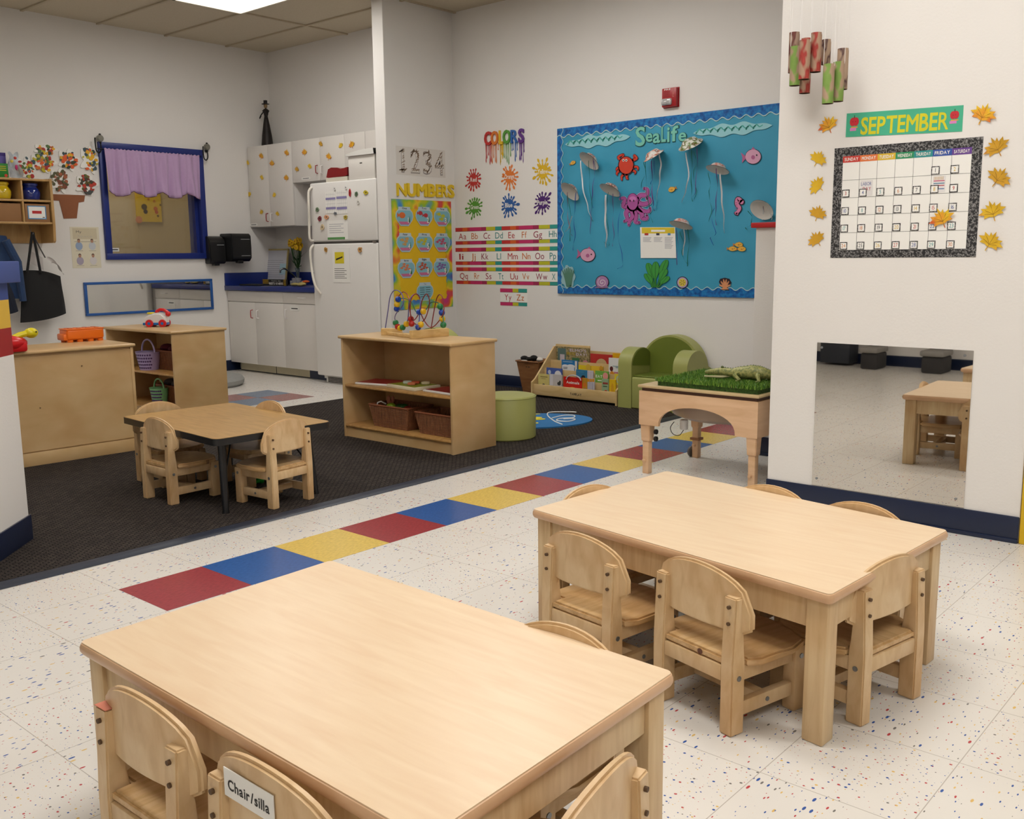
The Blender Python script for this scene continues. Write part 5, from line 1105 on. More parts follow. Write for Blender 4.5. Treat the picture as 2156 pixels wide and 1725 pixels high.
def cal1(mb, a0, a1, b0, b1):
    for k in range(1, 7): mb.rect(a0+.004, a1-.004, b0+(b1-b0)*k/7, b0+(b1-b0)*k/7+.0012, .0012, .0016, LG, XF)
    for k in range(1, 6): mb.rect(a0+(a1-a0)*k/6, a0+(a1-a0)*k/6+.001, b0+.005, b1-.01, .0012, .0016, LG, XF)
    for s in (.18, .62): mb.rect(a0+.003, a1-.003, b0+(b1-b0)*s, b0+(b1-b0)*(s+.1), .0016, .002, PU, XF)
fpaper('white sheet with lavender calendar grid, left of two on the freezer door', fq(z2, 1165, 1010, 1255, 1225), cal1)
fpaper('white sheet with lavender calendar grid, right of two on the freezer door', fq(z2, 1268, 990, 1362, 1230), cal1)
def txt(mb, a0, a1, b0, b1, n=5, lo=.35, hi=.9, m=LG, w_=.8):
    for k in range(n):
        z = b0+(b1-b0)*(lo+(hi-lo)*k/n); mb.rect(a0+(a1-a0)*.1, a0+(a1-a0)*(w_-.12*(k % 2)), z, z+.0035, .0012, .0016, m, XF)
def gp(mb, a0, a1, b0, b1): txt(mb, a0, a1, b0, b1); mb.rect(a0, a0+(a1-a0)*.85, b0, b0+(b1-b0)*.12, .0012, .0017, flat('leaf_green', (92, 150, 84)), XF)
fpaper('white notice with a green bar at its foot on the freezer door', fq(z2, 1182, 1285, 1370, 1475), gp)
def yp(mb, a0, a1, b0, b1):
    txt(mb, a0, a1, b0, b1, 6, .12, .45, BLACK); w_ = a1-a0; h_ = b1-b0; mb.rect(a0+w_*.15, a0+w_*.68, b0+h_*.55, b0+h_*.88, .0012, .0018, flat('post_yellow', (222, 204, 40)), XF)
    mb.poly([(a0+w_*.22, b0+h_*.64), (a0+w_*.6, b0+h_*.72), (a0+w_*.6, b0+h_*.76), (a0+w_*.22, b0+h_*.69)], .0018, .0024, BLACK, XF)
fpaper('white notice with a yellow square on the lower refrigerator door', fq(z3, 1280, 190, 1432, 520), yp)
MG = [((1385, 985, 1405, 1075), (178, 30, 36), 'red chilli shaped magnet'), ((1440, 1010, 1475, 1065), (96, 120, 90), 'grey green leaf magnet'), ((1525, 1000, 1570, 1050), (200, 180, 40), 'yellow flower magnet at the freezer door right'), ((1460, 1090, 1490, 1140), (220, 216, 208), 'white clip magnet'), ((1065, 1160, 1100, 1215), (110, 130, 100), 'small green figure magnet near the handle'),
 ((1085, 1245, 1128, 1305), (130, 50, 60), 'crimson and green round magnet'), ((1148, 1232, 1195, 1288), (220, 160, 120), 'peach coloured round magnet'), ((1240, 1205, 1272, 1240), (120, 124, 130), 'grey clip magnet between the papers'), ((1330, 1235, 1375, 1285), (190, 170, 70), 'ochre magnet right of the papers'), ((1112, 1320, 1150, 1395), (206, 186, 150), 'beige and brown long magnet'),
 ((1238, 965, 1262, 1010), (226, 224, 220), 'white clip magnet at the top of the left calendar sheet'), ((1345, 955, 1368, 1000), (226, 224, 220), 'white clip magnet at the top of the right calendar sheet')]
def magnet(Zf, q, col, lb):
    a0, a1, b0, b1 = fq(Zf, *q); cx, cz = (a0+a1)/2, (b0+b1)/2; w_, h_ = (a1-a0)*.4, (b1-b0)*.42; rg = random.Random(lb)
    pts = [(cx+w_*(1+.25*rg.uniform(-1, 1))*cos(k*2*pi/10), cz+h_*(1+.25*rg.uniform(-1, 1))*sin(k*2*pi/10)) for k in range(10)]
    mb = MB(); mb.poly(pts, .001, .007, mat('mag%d_%d_%d' % col, col, .4), XF); mb.disc(cx+w_*.2, cz+h_*.1, w_*.4, .007, .0085, mat('magd%d_%d_%d' % col, tuple(int(c*.6) for c in col), .4), XF, n=8, ry=h_*.35); mb.build('fridge_magnet', None, lb+' on the refrigerator', 'magnet', 'refrigerator magnets')
for q, c, lb in MG: magnet(z2, q, c, lb)
magnet(z3, (1195, 182, 1228, 240), (190, 140, 60), 'orange and olive magnet at the left of the lower door'); magnet(z3, (1515, 172, 1560, 245), (200, 150, 90), 'tan hanging magnet at the right of the lower door')
# storage bin and red toy on top of the fridge
zt = 1.673
t = thing('storage_bin', 'white plastic bin with curved lid on top of the refrigerator', 'bin', (3.86, 3.47, zt), 0, world=True); bx0 = 3.72
P = PL('x', bx0); a0, b0 = P.ab(734, 378); a1, b1 = P.ab(788, 325); mb = MB(); y1_, y0_ = -a0, -a1
mb.bb(bx0, bx0+.28, y0_, y1_, zt, zt+.185, WHT, .008); mb.build('body', t)
mb = MB(); bm = bmesh.new(); n = 12; L0 = [bm.verts.new((bx0-.015, y0_-.01+(y1_-y0_+.02)*k/n, zt+.185)) for k in range(n+1)]; L1 = [bm.verts.new((bx0-.02, y0_-.01+(y1_-y0_+.02)*k/n, zt+.20+.03*sin(pi*k/n)*.3+.028*(1-k/n))) for k in range(n+1)]
L2 = [bm.verts.new((bx0+.28, v.co.y, v.co.z+.01)) for v in L1]; L3 = [bm.verts.new((bx0+.28, v.co.y, v.co.z)) for v in L0]
for A_, B_ in ((L0, L1), (L1, L2), (L2, L3), (L3, L0)):
    for k in range(n): bm.faces.new([A_[k], A_[k+1], B_[k+1], B_[k]])
bmesh.ops.recalc_face_normals(bm, faces=bm.faces[:]); mb.merge(bm, PAPER); mb.build('lid', t)
mb = MB(); X_ = PL('x', bx0-.0005).M(0, 0, 0); mb.rect(-(y0_+y1_)/2-.015, -(y0_+y1_)/2+.012, zt+.12, zt+.13, 0, .001, flat('grey_ink', (96, 92, 88)), X_); mb.build('maker_mark', t)
mb = MB(); rx = 3.73; P = PL('x', rx); X_ = P.M(0, 0, 0)
pts = [P.ab(*z2(*q)) for q in [(1165, 838), (1180, 760), (1210, 742), (1270, 742), (1300, 755), (1365, 735), (1365, 812), (1340, 822), (1240, 834), (1185, 842)]]
zc = min(p[1] for p in pts); mb.poly([(a, b-zc+zt+.034) for a, b in pts], -.16, 0, mat('deep_red', (128, 12, 16), .35), X_); o = mb.build('toy_case', None, 'dark red toy case on top of the refrigerator', 'case'); base[o] = Vector(o.location)
mb = MB(); aa = min(p[0] for p in pts); ab_ = max(p[0] for p in pts); mb.rect(aa, ab_, zt, zt+.034, -.17, .004, mat('cream_plastic', (206, 200, 184), .4), X_); mb.build('storage_tray', None, 'cream tray under the dark red toy case', 'tray')
# figurine on the upper cabinet
gx, gy = 4.20, ony(5.25, 562, 300).x*0+5.20
q = onx(4.22, 563, 303); t = thing('lady_figurine', 'tall dark metal figurine of a woman in a long dress and hat on the cabinet', 'figurine', (4.22, q.y, 2.10), 0, world=True)
BR = mat('dark_bronze', (34, 28, 26), .5, .4); hz = onx(4.22, 558, 210).z-2.10; s = hz
mb = MB(); mb.lathe([(0, 0), (.056*s/.43, 0), (.045*s/.43, s*.25), (.03*s/.43, s*.48), (.018, s*.63), (.016, s*.66), (.022, s*.72), (.034, s*.77), (.02, s*.80), (.008, s*.815), (.007, s*.84), (0, s*.84)], BR, n=24, c=(4.22, q.y, 2.10)); mb.build('dress', t)
mb = MB(); mb.ball((4.22, q.y, 2.10+s*.87), .017, mat('bronze_face', (150, 122, 84), .5, .3), sc=(1, 1, 1.3)); mb.build('head', t)
mb = MB(); mb.lathe([(0, 0), (.036, .002), (.036, .006), (.018, .010), (.017, .032), (.02, .036), (0, .04)], BR, n=20, c=(4.22, q.y, 2.10+s*.90)); mb.build('hat', t)
for sg in (-1, 1): mb = MB(); mb.tube(spline([(4.22, q.y+sg*.03, 2.10+s*.765), (4.20, q.y+sg*.055, 2.10+s*.68), (4.19, q.y+sg*(.06 if sg > 0 else .045), 2.10+s*.62), (4.185, q.y+sg*.03, 2.10+s*.66)]), .0055, BR, n=8); mb.build('arm', t)
# things on the counter
zc_ = .808
def cpt(x, u): return onx(x, u, 590).y
t = thing('picture_frame', 'gold framed letter standing on the blue countertop', 'picture frame', (4.26, cpt(4.24, 578), zc_), 0, world=True)
px0, px1 = 4.22, 4.30; ya, yb2 = onx(4.24, 552, 560).y, onx(4.24, 606, 560).y; hf = onx(4.24, 578, 523).z-zc_
TX = Matrix.Translation((4.20, 0, zc_)) @ Matrix.Rotation(R_(9), 4, 'Y'); GD = mat('gold_frame', (186, 168, 112), .3, .6)
mb = MB()
for (a, b, c, d) in ((yb2, ya, 0, .016), (yb2, ya, hf-.016, hf), (yb2, yb2+.016, 0, hf), (ya-.016, ya, 0, hf)): mb.bb(0, .016, a, b, c, d, GD, .003, TX)
mb.build('frame', t)
mb = MB(); mb.bb(.004, .012, yb2+.012, ya-.012, .012, hf-.012, mat('letter_paper', (196, 196, 204), .35), 0, TX)
for k in range(9): mb.bb(.003, .004, yb2+.05+.01*(k % 3), ya-.04, .07+.02*k, .074+.02*k, LG, 0, TX)
mb.bb(.0025, .004, yb2+.018, yb2+.115, .095, .2, mat('pale_blue_note', (168, 200, 212), .3), 0, TX); mb.build('letter', t)
YS = flat('sign_yellow', (190, 150, 20))
s0, s1 = onx(3.93, 553, 590).y, onx(3.93, 602, 590).y
t = thing('desk_sign', 'black and yellow striped small sign in front of the gold picture frame', 'sign', (3.94, (s0+s1)/2, zc_), 0, world=True)
mb = MB(); mb.bb(3.93, 3.95, s1, s0, zc_, zc_+.058, BLACK, .001); mb.build('board', t)
mb = MB(); X_ = PL('x', 3.9295).M(0, 0, 0)
for k in range(4):
    for (a, b) in ((-s0, -s1),): mb.rect(a, b, zc_+.006+.014*k, zc_+.013+.014*k, 0, .001, YS, X_)
mb.rect(-s0+(s0-s1)*.26, -s1-(s0-s1)*.1, zc_+.002, zc_+.057, .001, .0014, BLACK, X_); mb.build('stripe_pattern', t)
mb = MB(); mb.text("BEE'S KNEES", -s0+(s0-s1)*.28, zc_+.010, (s0-s1)*.6, .020, .002, PAPER, X_, 'b'); mb.text("You're the", -s0+(s0-s1)*.38, zc_+.040, (s0-s1)*.4, .009, .002, PAPER, X_); mb.build('lettering', t)
# faucet
fy = cpt(4.10, 600); FC_ = mat('chrome', (120, 122, 126), .18, 1., noise=0); e = onx(3.98, 584, 575)
t = thing('faucet', 'chrome sink faucet with long spout on the blue countertop', 'faucet', (4.18, fy-.06, zc_), 0, world=True)
mb = MB(); mb.cyl((4.18, fy-.08, zc_+.03), .02, .06, FC_, bev=.004); mb.tube(spline([(4.18, fy-.08, zc_+.05), (4.16, fy-.06, zc_+.085), (4.06, e.y-.02, e.z+.035), (4.02, e.y, e.z+.03), (4.015, e.y+.005, e.z)]), .008, FC_, n=10); mb.build('spout', t)
mb = MB(); mb.cyl((4.18, fy-.16, zc_+.02), .02, .04, mat('clear_knob', (190, 190, 196), .1, .3, noise=0), n=8, bev=.004); mb.cyl((4.18, fy+.0, zc_+.02), .02, .04, _m['clear_knob'], n=8, bev=.004); mb.build('knob', t)
mb = MB(); mb.bb(3.86, 4.24, cpt(4.0, 604)+0, cpt(4.0, 604)+.42, zc_, zc_+.004, mat('sink_dark', (60, 60, 62), .3, .8), .002); mb.build('sink', None, 'dark steel sink basin in the countertop left of the faucet', 'sink')
# vase with yellow flowers
vy = onx(4.22, 627, 575).y; t = thing('flower_vase', 'slim glass vase holding yellow flowers beside the refrigerator', 'vase', (4.22, vy, zc_), 0, world=True)
mb = MB(); mb.lathe([(0, 0), (.024, 0), (.02, .02), (.012, .06), (.018, .13), (.028, .16), (.026, .16), (.015, .125), (.009, .06), (0, .02)], mat('vase_glass', (200, 210, 208), .05, trans=.85, noise=0), n=20, c=(4.22, vy, zc_)); mb.build('glass', t)
mb = MB(); GR = mat('flower_green', (32, 66, 24), .6); rg = random.Random(5); ft = onx(4.22, 620, 497).z; tips = []
for k in range(26):
    a = rg.uniform(0, 2*pi); r = .078*math.sqrt(rg.random()); zt_ = rg.uniform(ft-.095, ft-.015)-r*.3; tp = Vector((4.22+r*cos(a)*.7, vy+.01+r*sin(a), zt_)); tips.append(tp); mb.tube(spline([(4.22, vy, zc_+.02), (4.22, vy, zc_+.14), (4.22+(tp.x-4.22)*.5, vy+(tp.y-vy)*.4, zc_+.2), tp], 4), .0022, GR, n=5)
mb.build('stems', t)
mb = MB()
for k in range(10):
    a = k*.7; L_ = .07+.03*(k % 3); p0_ = Vector((4.22, vy, zc_+.15+.012*k)); d_ = Vector((cos(a)*.7, sin(a), .55)).normalized(); sd = d_.cross(Vector((0, 0, 1))).normalized()*.009; bm = bmesh.new(); vs = [bm.verts.new(p0_), bm.verts.new(p0_+d_*L_*.5+sd), bm.verts.new(p0_+d_*L_), bm.verts.new(p0_+d_*L_*.5-sd)]; bm.faces.new(vs); mb.merge(bm, GR)
P_ = [Vector((4.22, vy-.01, zc_+.14)), Vector((4.2, vy-.05, zc_+.17)), Vector((4.19, vy-.10, zc_+.175))]; mb.tube(spline(P_), .003, GR, n=5); mb.build('leaves', t)
YF = mat('petal_yellow', (222, 178, 20), .6); YC = mat('petal_core', (190, 120, 20), .6)
for tp in tips:
    mb = MB()
    for j in range(7):
        a = j*2*pi/7; mb.ball(tp+Vector((-.008, cos(a)*.013, sin(a)*.015)), .0115, YF, sc=(.5, 1, 1), n=7)
    mb.ball(tp+Vector((-.014, 0, 0)), .006, YC, n=6); mb.build('flower', t)
# odds beside the fridge
oy = onx(4.0, 645, 590).y
blob('napkin_pack', 'crumpled orange packet among wrappers at the right end of the counter', 'packet', [(3.98, oy-.02, zc_+.04, .025, (1, 1.8, .5))], mat('orange_wrap', (206, 92, 30), .5))
blob('food_wrapper', 'crumpled cream and green wrappers at the right end of the counter', 'wrapper', [(3.92, oy+.06, zc_+.016, .03, (1, 1.9, .5)), (3.95, oy-.0, zc_+.018, .03, (1, 1.8, .6)), (3.9, oy-.04, zc_+.014, .022, (1, 1.6, .6))], mat('cream_wrap', (176, 160, 96), .6, noise=.3, nscale=50))
for k, dx in enumerate((0, .06)):
    mb = MB(); mb.lathe([(0, 0), (.022, 0), (.026, .07), (.024, .07), (.02, .004), (0, .004)], mat('clear_cup', (206, 206, 212), .05, trans=.7, noise=0), n=18, c=(4.02, oy+.14+dx, zc_)); mb.build('plastic_cup', None, ('right' if k == 0 else 'left')+' of two clear plastic cups beside the faucet', 'cup', 'clear cups by the sink')
mb = MB(); mb.bb(3.80, 3.95, 4.98, 5.28, zc_, zc_+.014, mat('dark_mat', (18, 18, 20), .6), .004); mb.build('drying_mat', None, 'flat black drying mat at the left of the countertop', 'mat')
# maple leaves
LP_ = [(0, 1.0), (.12, .62), (.34, .78), (.30, .48), (.72, .62), (.62, .36), (.98, .20), (.60, .05), (.70, -.18), (.30, -.14), (.12, -.22), (.03, -.20), (.03, -.55)]
LEAFP = LP_+[(-x, y) for x, y in LP_[::-1][:-1]]
LM = [mottled('leaf_%d' % k, st, 22, .55, 3) for k, st in enumerate([[(.3, (214, 168, 30)), (.55, (226, 184, 36)), (.72, (206, 130, 40))], [(.35, (236, 196, 40)), (.5, (232, 160, 40)), (.62, (214, 96, 40))], [(.3, (196, 150, 30)), (.6, (214, 160, 40)), (.7, (180, 110, 40))], [(.35, (230, 200, 40)), (.7, (236, 180, 40))]])]
def leaf(P, u, v, size, rot, mi, label, group, sy=1.0, d=0.0):
    a, b = P.ab(u, v); X_ = P.M(a, b, d, rot); mb = MB(); mb.poly([(x*size*.5, y*size*.5*sy) for x, y in LEAFP], .001, .0025, LM[mi], X_); rg = random.Random(int(u*7+v))
    inv = X_.inverted()
    for vv in mb.bm.verts:
        q = inv @ vv.co; r = math.hypot(q.x, q.y)/(size*.5); q.z += .010*r*r*size/.09*(.6+.4*sin(q.x*60+rg.random())); vv.co = X_ @ q
    o = mb.build('paper_leaf', None, label, 'leaf', group); base[o] = Vector(o.location)
    if size > .09:
        mb = MB(); VN = flat('vein', (150, 110, 30))
        for (x, y) in ((0, .8), (.5, .45), (-.5, .45), (.6, .15), (-.6, .15), (0, -.5)):
            mb.tube([X_ @ Vector((0, -.02*size, .0035)), X_ @ Vector((x*size*.25, y*size*.25*sy, .0045)), X_ @ Vector((x*size*.45, y*size*.45*sy, .0105))], .0006, VN, n=4)
        mb.build('vein', o)
LFS = [(547, 655, 'rightmost of the three high ones on the tall cabinet left door', 1), (417, 747, 'at the far left edge of the tall cabinet', 3), (650, 755, 'orange one in the upper middle of the tall cabinet', 1), (790, 655, 'at the upper right of the tall cabinet', 1), (552, 888, 'small one in the centre left of the tall cabinet', 3), (788, 893, 'orange one at the right edge of the tall cabinet', 1), (437, 1048, 'lower left on the tall cabinet', 3), (675, 1055, 'lower middle on the tall cabinet', 3), (552, 1218, 'left of the red handle on the tall cabinet', 0), (702, 1235, 'right of the white handle on the tall cabinet', 0),
 (962, 648, 'upper left on the short cabinet', 1), (888, 810, 'olive yellow one low on the left of the short cabinet', 2), (1010, 782, 'beside the red handle of the short cabinet', 3), (1115, 568, 'dark olive one at the top of the short cabinet', 2), (1192, 690, 'above the dark red toy case', 1), (1310, 582, 'high up between the cabinet doors over the refrigerator', 3), (1415, 575, 'rightmost, above the white bin', 1)]
LFS[0] = (547, 685, 'second from the left at the top of the tall cabinet', 1)
rg = random.Random(4)
for (x, y, lb, mi) in LFS: leaf(UP, *z2(x, y), .088 if mi == 1 else .072, rg.uniform(-.5, .5), mi, 'yellow paper maple leaf '+lb, 'paper maple leaves on the kitchen cabinets')
# ================= NUMBERS WALL =================
z4 = Z(800, 220, 3.92); XN = NY.M(0, 0, 0); z4b = Z(820, 410, 13.27)
def nab(x, y): return NY.ab(*z4(x, y))
RB_ = mottled('tie_dye_border', [(.28, (90, 60, 150)), (.38, (60, 140, 200)), (.46, (150, 190, 40)), (.54, (232, 200, 40)), (.62, (220, 80, 50)), (.74, (200, 50, 120))], 6.5, .55, 1)
# poster
a0, b0 = nab(88, 1700); a1, b1 = nab(592, 785); b0 = .645; b1 = 1.508; a0 = 3.742; a1 = 4.40
mb = MB(); mb.rect(a0+.02, a1-.02, b0+.02, b1-.02, 0, .003, mat('poster_yellow', (232, 188, 10), .6, noise=.04), XN); po = mb.build('number_board', None, 'yellow number poster board with tie dye border on the divider wall', 'poster'); base[po] = Vector(po.location)
def scal(mb, x0, x1, y, hgt, dirn, m, d, n, X, vert=False):
    pts = []
    for k in range(n*4+1): s = k/(n*4); pts.append((x0+(x1-x0)*s, y+dirn*hgt*.14*abs(sin(s*pi*n))))
    pts += [(x1, y-dirn*hgt), (x0, y-dirn*hgt)]
    if vert: pts = [(b, a) for a, b in pts]
    mb.poly(pts, d-.0015, d, m, X)
mb = MB(); bw = .065
scal(mb, a0, a1, b1-bw, bw, -1, RB_, .0048, 14, XN); scal(mb, a0, a1, b0+bw, bw, 1, RB_, .0048, 14, XN); scal(mb, b0, b1, a0+bw, bw, 1, RB_, .0055, 18, XN, True); scal(mb, b0, b1, a1-bw, bw, -1, RB_, .0055, 18, XN, True); mb.build('border', po)
# fish bowls
BC = [(0, 'One', '1', (220, 110, 50)), (1, 'Two', '2', (190, 50, 60)), (2, 'Three', '3', (190, 190, 50)), (3, 'Four', '4', (206, 160, 90)), (4, 'Five', '5', (200, 190, 40)), (5, 'Six', '6', (190, 80, 110)), (6, 'Seven', '7', (220, 130, 80)), (7, 'Eight', '8', (190, 80, 50)), (8, 'Nine', '9', (130, 90, 160))]
cen = [nab(*q) for q in [(197, 925), (360, 925), (508, 930), (205, 1140), (362, 1140), (508, 1140), (214, 1355), (362, 1345), (505, 1345), (368, 1545)]]
bwd = (nab(432, 925)[0]-nab(290, 925)[0]); bht = (nab(360, 850)[1]-nab(360, 1005)[1])
BOWL = [(-.32, .5), (.32, .5), (.33, .38), (.46, .22), (.5, .0), (.44, -.2), (.22, -.5), (-.22, -.5), (-.44, -.2), (-.5, 0), (-.46, .22), (-.33, .38)]
def bowl(cx, cz, n, name_, dig, col):
    sw, sh = bwd, bht; X_ = XN @ Matrix.Translation((cx, cz, 0)); mb = MB()
    mb.poly([(x*sw, y*sh) for x, y in BOWL], .006, .0075, flat('bowl_edge', (190, 206, 214)), X_); mb.poly([(x*sw*.92, min(y, .34)*sh*.92) for x, y in BOWL[2:]], .0075, .008, flat('bowl_water', (130, 186, 200)), X_)
    if dig: mb.poly([(-.33*sw, -.27*sh), (.33*sw, -.27*sh), (.22*sw, -.42*sh), (-.22*sw, -.42*sh)], .008, .0085, flat('bowl_pink', (206, 110, 150)), X_)
    o = mb.build('fishbowl_card', None, 'fish bowl number card reading '+name_+' on the yellow poster' if dig else 'fish bowl card with lines of black writing, lowest on the yellow poster', 'card', 'fish bowl number cards'); base[o] = Vector(o.location)
    mb = MB()
    if dig:
        mb.text(name_, -.13*sw, .38*sh, .26*sw, .09*sh, .0086, BLACK, X_, 'b'); mb.text(dig, .14*sw, -.33*sh, .12*sw, .28*sh, .0095, flat('soft_white', (238, 234, 226)), X_, 'b'); k = int(dig); rg = random.Random(k)
        fm = flat('fish%d' % n, col)
        for j in range(k):
            rr = .2*sw/max(1, k**.5)*.9; a = j*2.4; r_ = .27*math.sqrt((j+.5)/k) if k > 1 else 0; x, y = -.05*sw+r_*sw*cos(a)*1.0-(.08*sw if k == 1 else 0), .06*sh+r_*sh*sin(a)*.7
            mb.disc(x, y, rr, .0085, .009, fm, X_, n=10, ry=rr*.7); mb.poly([(x-rr*.8, y), (x-rr*1.5, y+rr*.6), (x-rr*1.5, y-rr*.6)], .0085, .009, fm, X_)
        mb.poly([(.2*sw, -.3*sh), (.22*sw, 0), (.25*sw, -.2*sh), (.3*sw, .05*sh), (.3*sw, -.3*sh)], .0085, .0091, flat('weed', (50, 110, 60)), X_)
    else:
        for j in range(5): mb.rect(-.3*sw, -.04*sw, (.2-.12*j)*sh, (.225-.12*j)*sh, .008, .009, BLACK, X_); mb.rect(.04*sw, .3*sw, (.21-.12*j)*sh, (.235-.12*j)*sh, .008, .009, BLACK, X_)
        mb.text('Ten', -.06*sw, .38*sh, .12*sw, .07*sh, .0086, BLACK, X_)
    mb.build('print', o)
for (n, w_, d_, c_), (cx, cz) in zip(BC, cen): bowl(cx, cz, n, w_, d_, c_)
bowl(cen[9][0], cen[9][1], 9, 'Ten', None, (0, 0, 0))
# NUMBERS letters
xs = [136, 220, 302, 390, 470, 540, 556]; YLW = mat('letter_yellow', (232, 196, 30), .5, noise=.02)
spans = [(136, 215), (222, 296), (304, 382), (388, 456), (462, 500), (505, 552), (558, 606)]
spans = [(136, 212), (220, 292), (300, 380), (388, 452), (460, 498), (504, 548), (556, 606)]
t = None
for ch, (x0, x1), i in zip('NUMBERS', spans, range(7)):
    p0_ = nab(x0, 752+i*2.2); p1_ = nab(x1, 655+i*2.2); w_ = p1_[0]-p0_[0]; h_ = p1_[1]-p0_[1]
    mb = MB(); mb.text(ch, p0_[0], p0_[1], w_, h_, .003, YLW, XN, 'B'); mb.build('wall_letter', None, 'yellow cutout letter '+ch+' of the word NUMBERS', 'letter', 'NUMBERS wall letters')
# student scribbled 1 2 3 4 sheet
q = [nab(*p_) for p_ in [(130, 345), (535, 370), (535, 600), (130, 565)]]; x0, x1 = q[0][0], q[1][0]; y0, y1 = q[3][1], q[0][1]
mb = MB(); mb.rect(x0, x1, y0-.01, y1+.005, 0, .0015, mat('drawing_paper', (220, 214, 206), .7, noise=.02), XN); dg = mb.build('number_drawing', None, 'white sheet with the numerals 1 2 3 4 shaded in brown strokes', 'drawing'); base[dg] = Vector(dg.location)
INK = flat('outline_grey', (164, 156, 150)); BRC = flat('brown_crayon', (126, 100, 74)); rg = random.Random(9)
mb = MB(); W4 = (x1-x0)/4; sk = {'1': [(.3, .9), (.55, 1), (.55, .12), (.3, .12), (.8, .12)], '2': [(.2, .75), (.35, 1), (.7, .95), (.75, .7), (.3, .15), (.85, .15)], '3': [(.2, .9), (.6, 1), (.75, .75), (.45, .55), (.75, .35), (.5, .1), (.15, .2)], '4': [(.65, .1), (.65, 1), (.15, .4), (.85, .4)]}
for i, c_ in enumerate('1234'):
    mb.text(c_, x0+W4*i+W4*.12, y0+.01, W4*.75, (y1-y0)*.86, .0018, INK, XN, 'b'); mb.text(c_, x0+W4*i+W4*.155, y0+.016, W4*.68, (y1-y0)*.80, .0021, mat('drawing_paper', (220, 214, 206)), XN, 'n')
    P = sk[c_]
    for a, b in zip(P, P[1:]):
        for s in range(7):
            f = s/7+rg.uniform(-.05, .05); cx = x0+W4*i+W4*(a[0]+(b[0]-a[0])*f); cz = y0+(y1-y0)*.86*(a[1]+(b[1]-a[1])*f)+.008; an = rg.uniform(.2, 1.3); L_ = rg.uniform(.008, .022)
            mb.rect(-L_, L_, -.0024, .0024, .0021, .0025, BRC, XN @ Matrix.Translation((cx, min(cz, y1-.01), 0)) @ Matrix.Rotation(an, 4, 'Z'))
mb.build('pencil_marks', dg)
# ================= COLORS WALL =================
XBB = BX.M(0, 0, 0)
def bab(x, y): return BX.ab(*z4(x, y))
CC = [('C', (188, 44, 40), 868, 922), ('O', (214, 116, 40), 922, 980), ('L', (222, 180, 30), 988, 1018), ('O', (84, 150, 50), 1020, 1082), ('R', (40, 98, 170), 1086, 1142), ('S', (92, 44, 130), 1148, 1194)]
for k, (ch, c_, xa, xb_) in enumerate(CC):
    yb_ = 335-k*4; yt = 225-k*5; p0_ = bab(xa, yb_); p1_ = bab(xb_, yt); m_ = flat('paint_%d' % k, c_, .35); mb = MB(); mb.text(ch, p0_[0], p0_[1], p1_[0]-p0_[0], p1_[1]-p0_[1], .003, m_, XBB, 'B'); rg = random.Random(k)
    for j in range(5):
        x = p0_[0]+(p1_[0]-p0_[0])*(j+.5)/5+rg.uniform(-.003, .003); L_ = rg.uniform(.05, .17); wd = rg.uniform(.0025, .005)
        mb.poly([(x-wd, p0_[1]+.01), (x+wd, p0_[1]+.01), (x+wd*.5, p0_[1]-L_*.6), (x+wd*1.1, p0_[1]-L_*.9), (x, p0_[1]-L_), (x-wd*1.1, p0_[1]-L_*.9), (x-wd*.5, p0_[1]-L_*.6)], .001, .003, m_, XBB)
    nm_ = ['red C', 'orange O', 'yellow L', 'green O', 'blue R', 'purple S'][k]
    mb.build('wall_letter', None, 'dripping paint '+nm_+' of the word COLORS', 'letter', 'COLORS dripping letters')
SPL = [('Red', (775, 622), (190, 46, 42)), ('Orange', (1070, 597), (226, 122, 46)), ('Yellow', (1345, 555), (222, 180, 24)), ('Green', (783, 848), (84, 148, 50)), ('Blue', (1065, 833), (36, 90, 160)), ('Purple', (1342, 810), (74, 30, 110))]
for k, (nm_, (x, y), c_) in enumerate(SPL):
    cx, cz = bab(x, y); m_ = flat('splat_%d' % k, c_, .4); mb = MB(); r0 = .052; n = 96; rg = random.Random(k+20)
    X_ = XBB @ Matrix.Translation((cx, cz, 0)); mb.poly([(r0*(1+.10*sin(j*11*2*pi/n))*cos(j*2*pi/n), r0*(.88+.10*sin(j*11*2*pi/n))*sin(j*2*pi/n)) for j in range(n)], .001, .0025, m_, X_)
    NS = 16
    for j in range(NS):
        a = j*2*pi/NS+rg.uniform(-.1, .1); L_ = rg.choice([.068, .072, .078, .084, .098]); hw = rg.uniform(.0028, .005); hd = rg.uniform(.008, .012)*(1.25 if L_ > .09 else 1)
        Xr = X_ @ Matrix.Rotation(a, 4, 'Z'); pts = [(.038, -.0095), (L_-hd*1.6, -hw*.8)]+[(L_-hd*.2+hd*1.35*cos(q), hd*.8*sin(q)) for q in [-2.2+4.4*i/8 for i in range(9)]]+[(L_-hd*1.6, hw*.8), (.038, .0095)]
        mb.poly(pts, .001, .0023, m_, Xr)
    o = mb.build('paint_splat', None, nm_.lower()+' paint splat sign with the word '+nm_, 'sign', 'paint splat colour signs'); base[o] = Vector(o.location)
    mb = MB(); w_ = {3: .07, 4: .078, 5: .09, 6: .10}[len(nm_)]; mb.text(nm_, -w_/2, -.015, w_, .034, .0032, flat('soft_white', (238, 234, 226)), X_, 'b', gap=.06); mb.build('word', o)
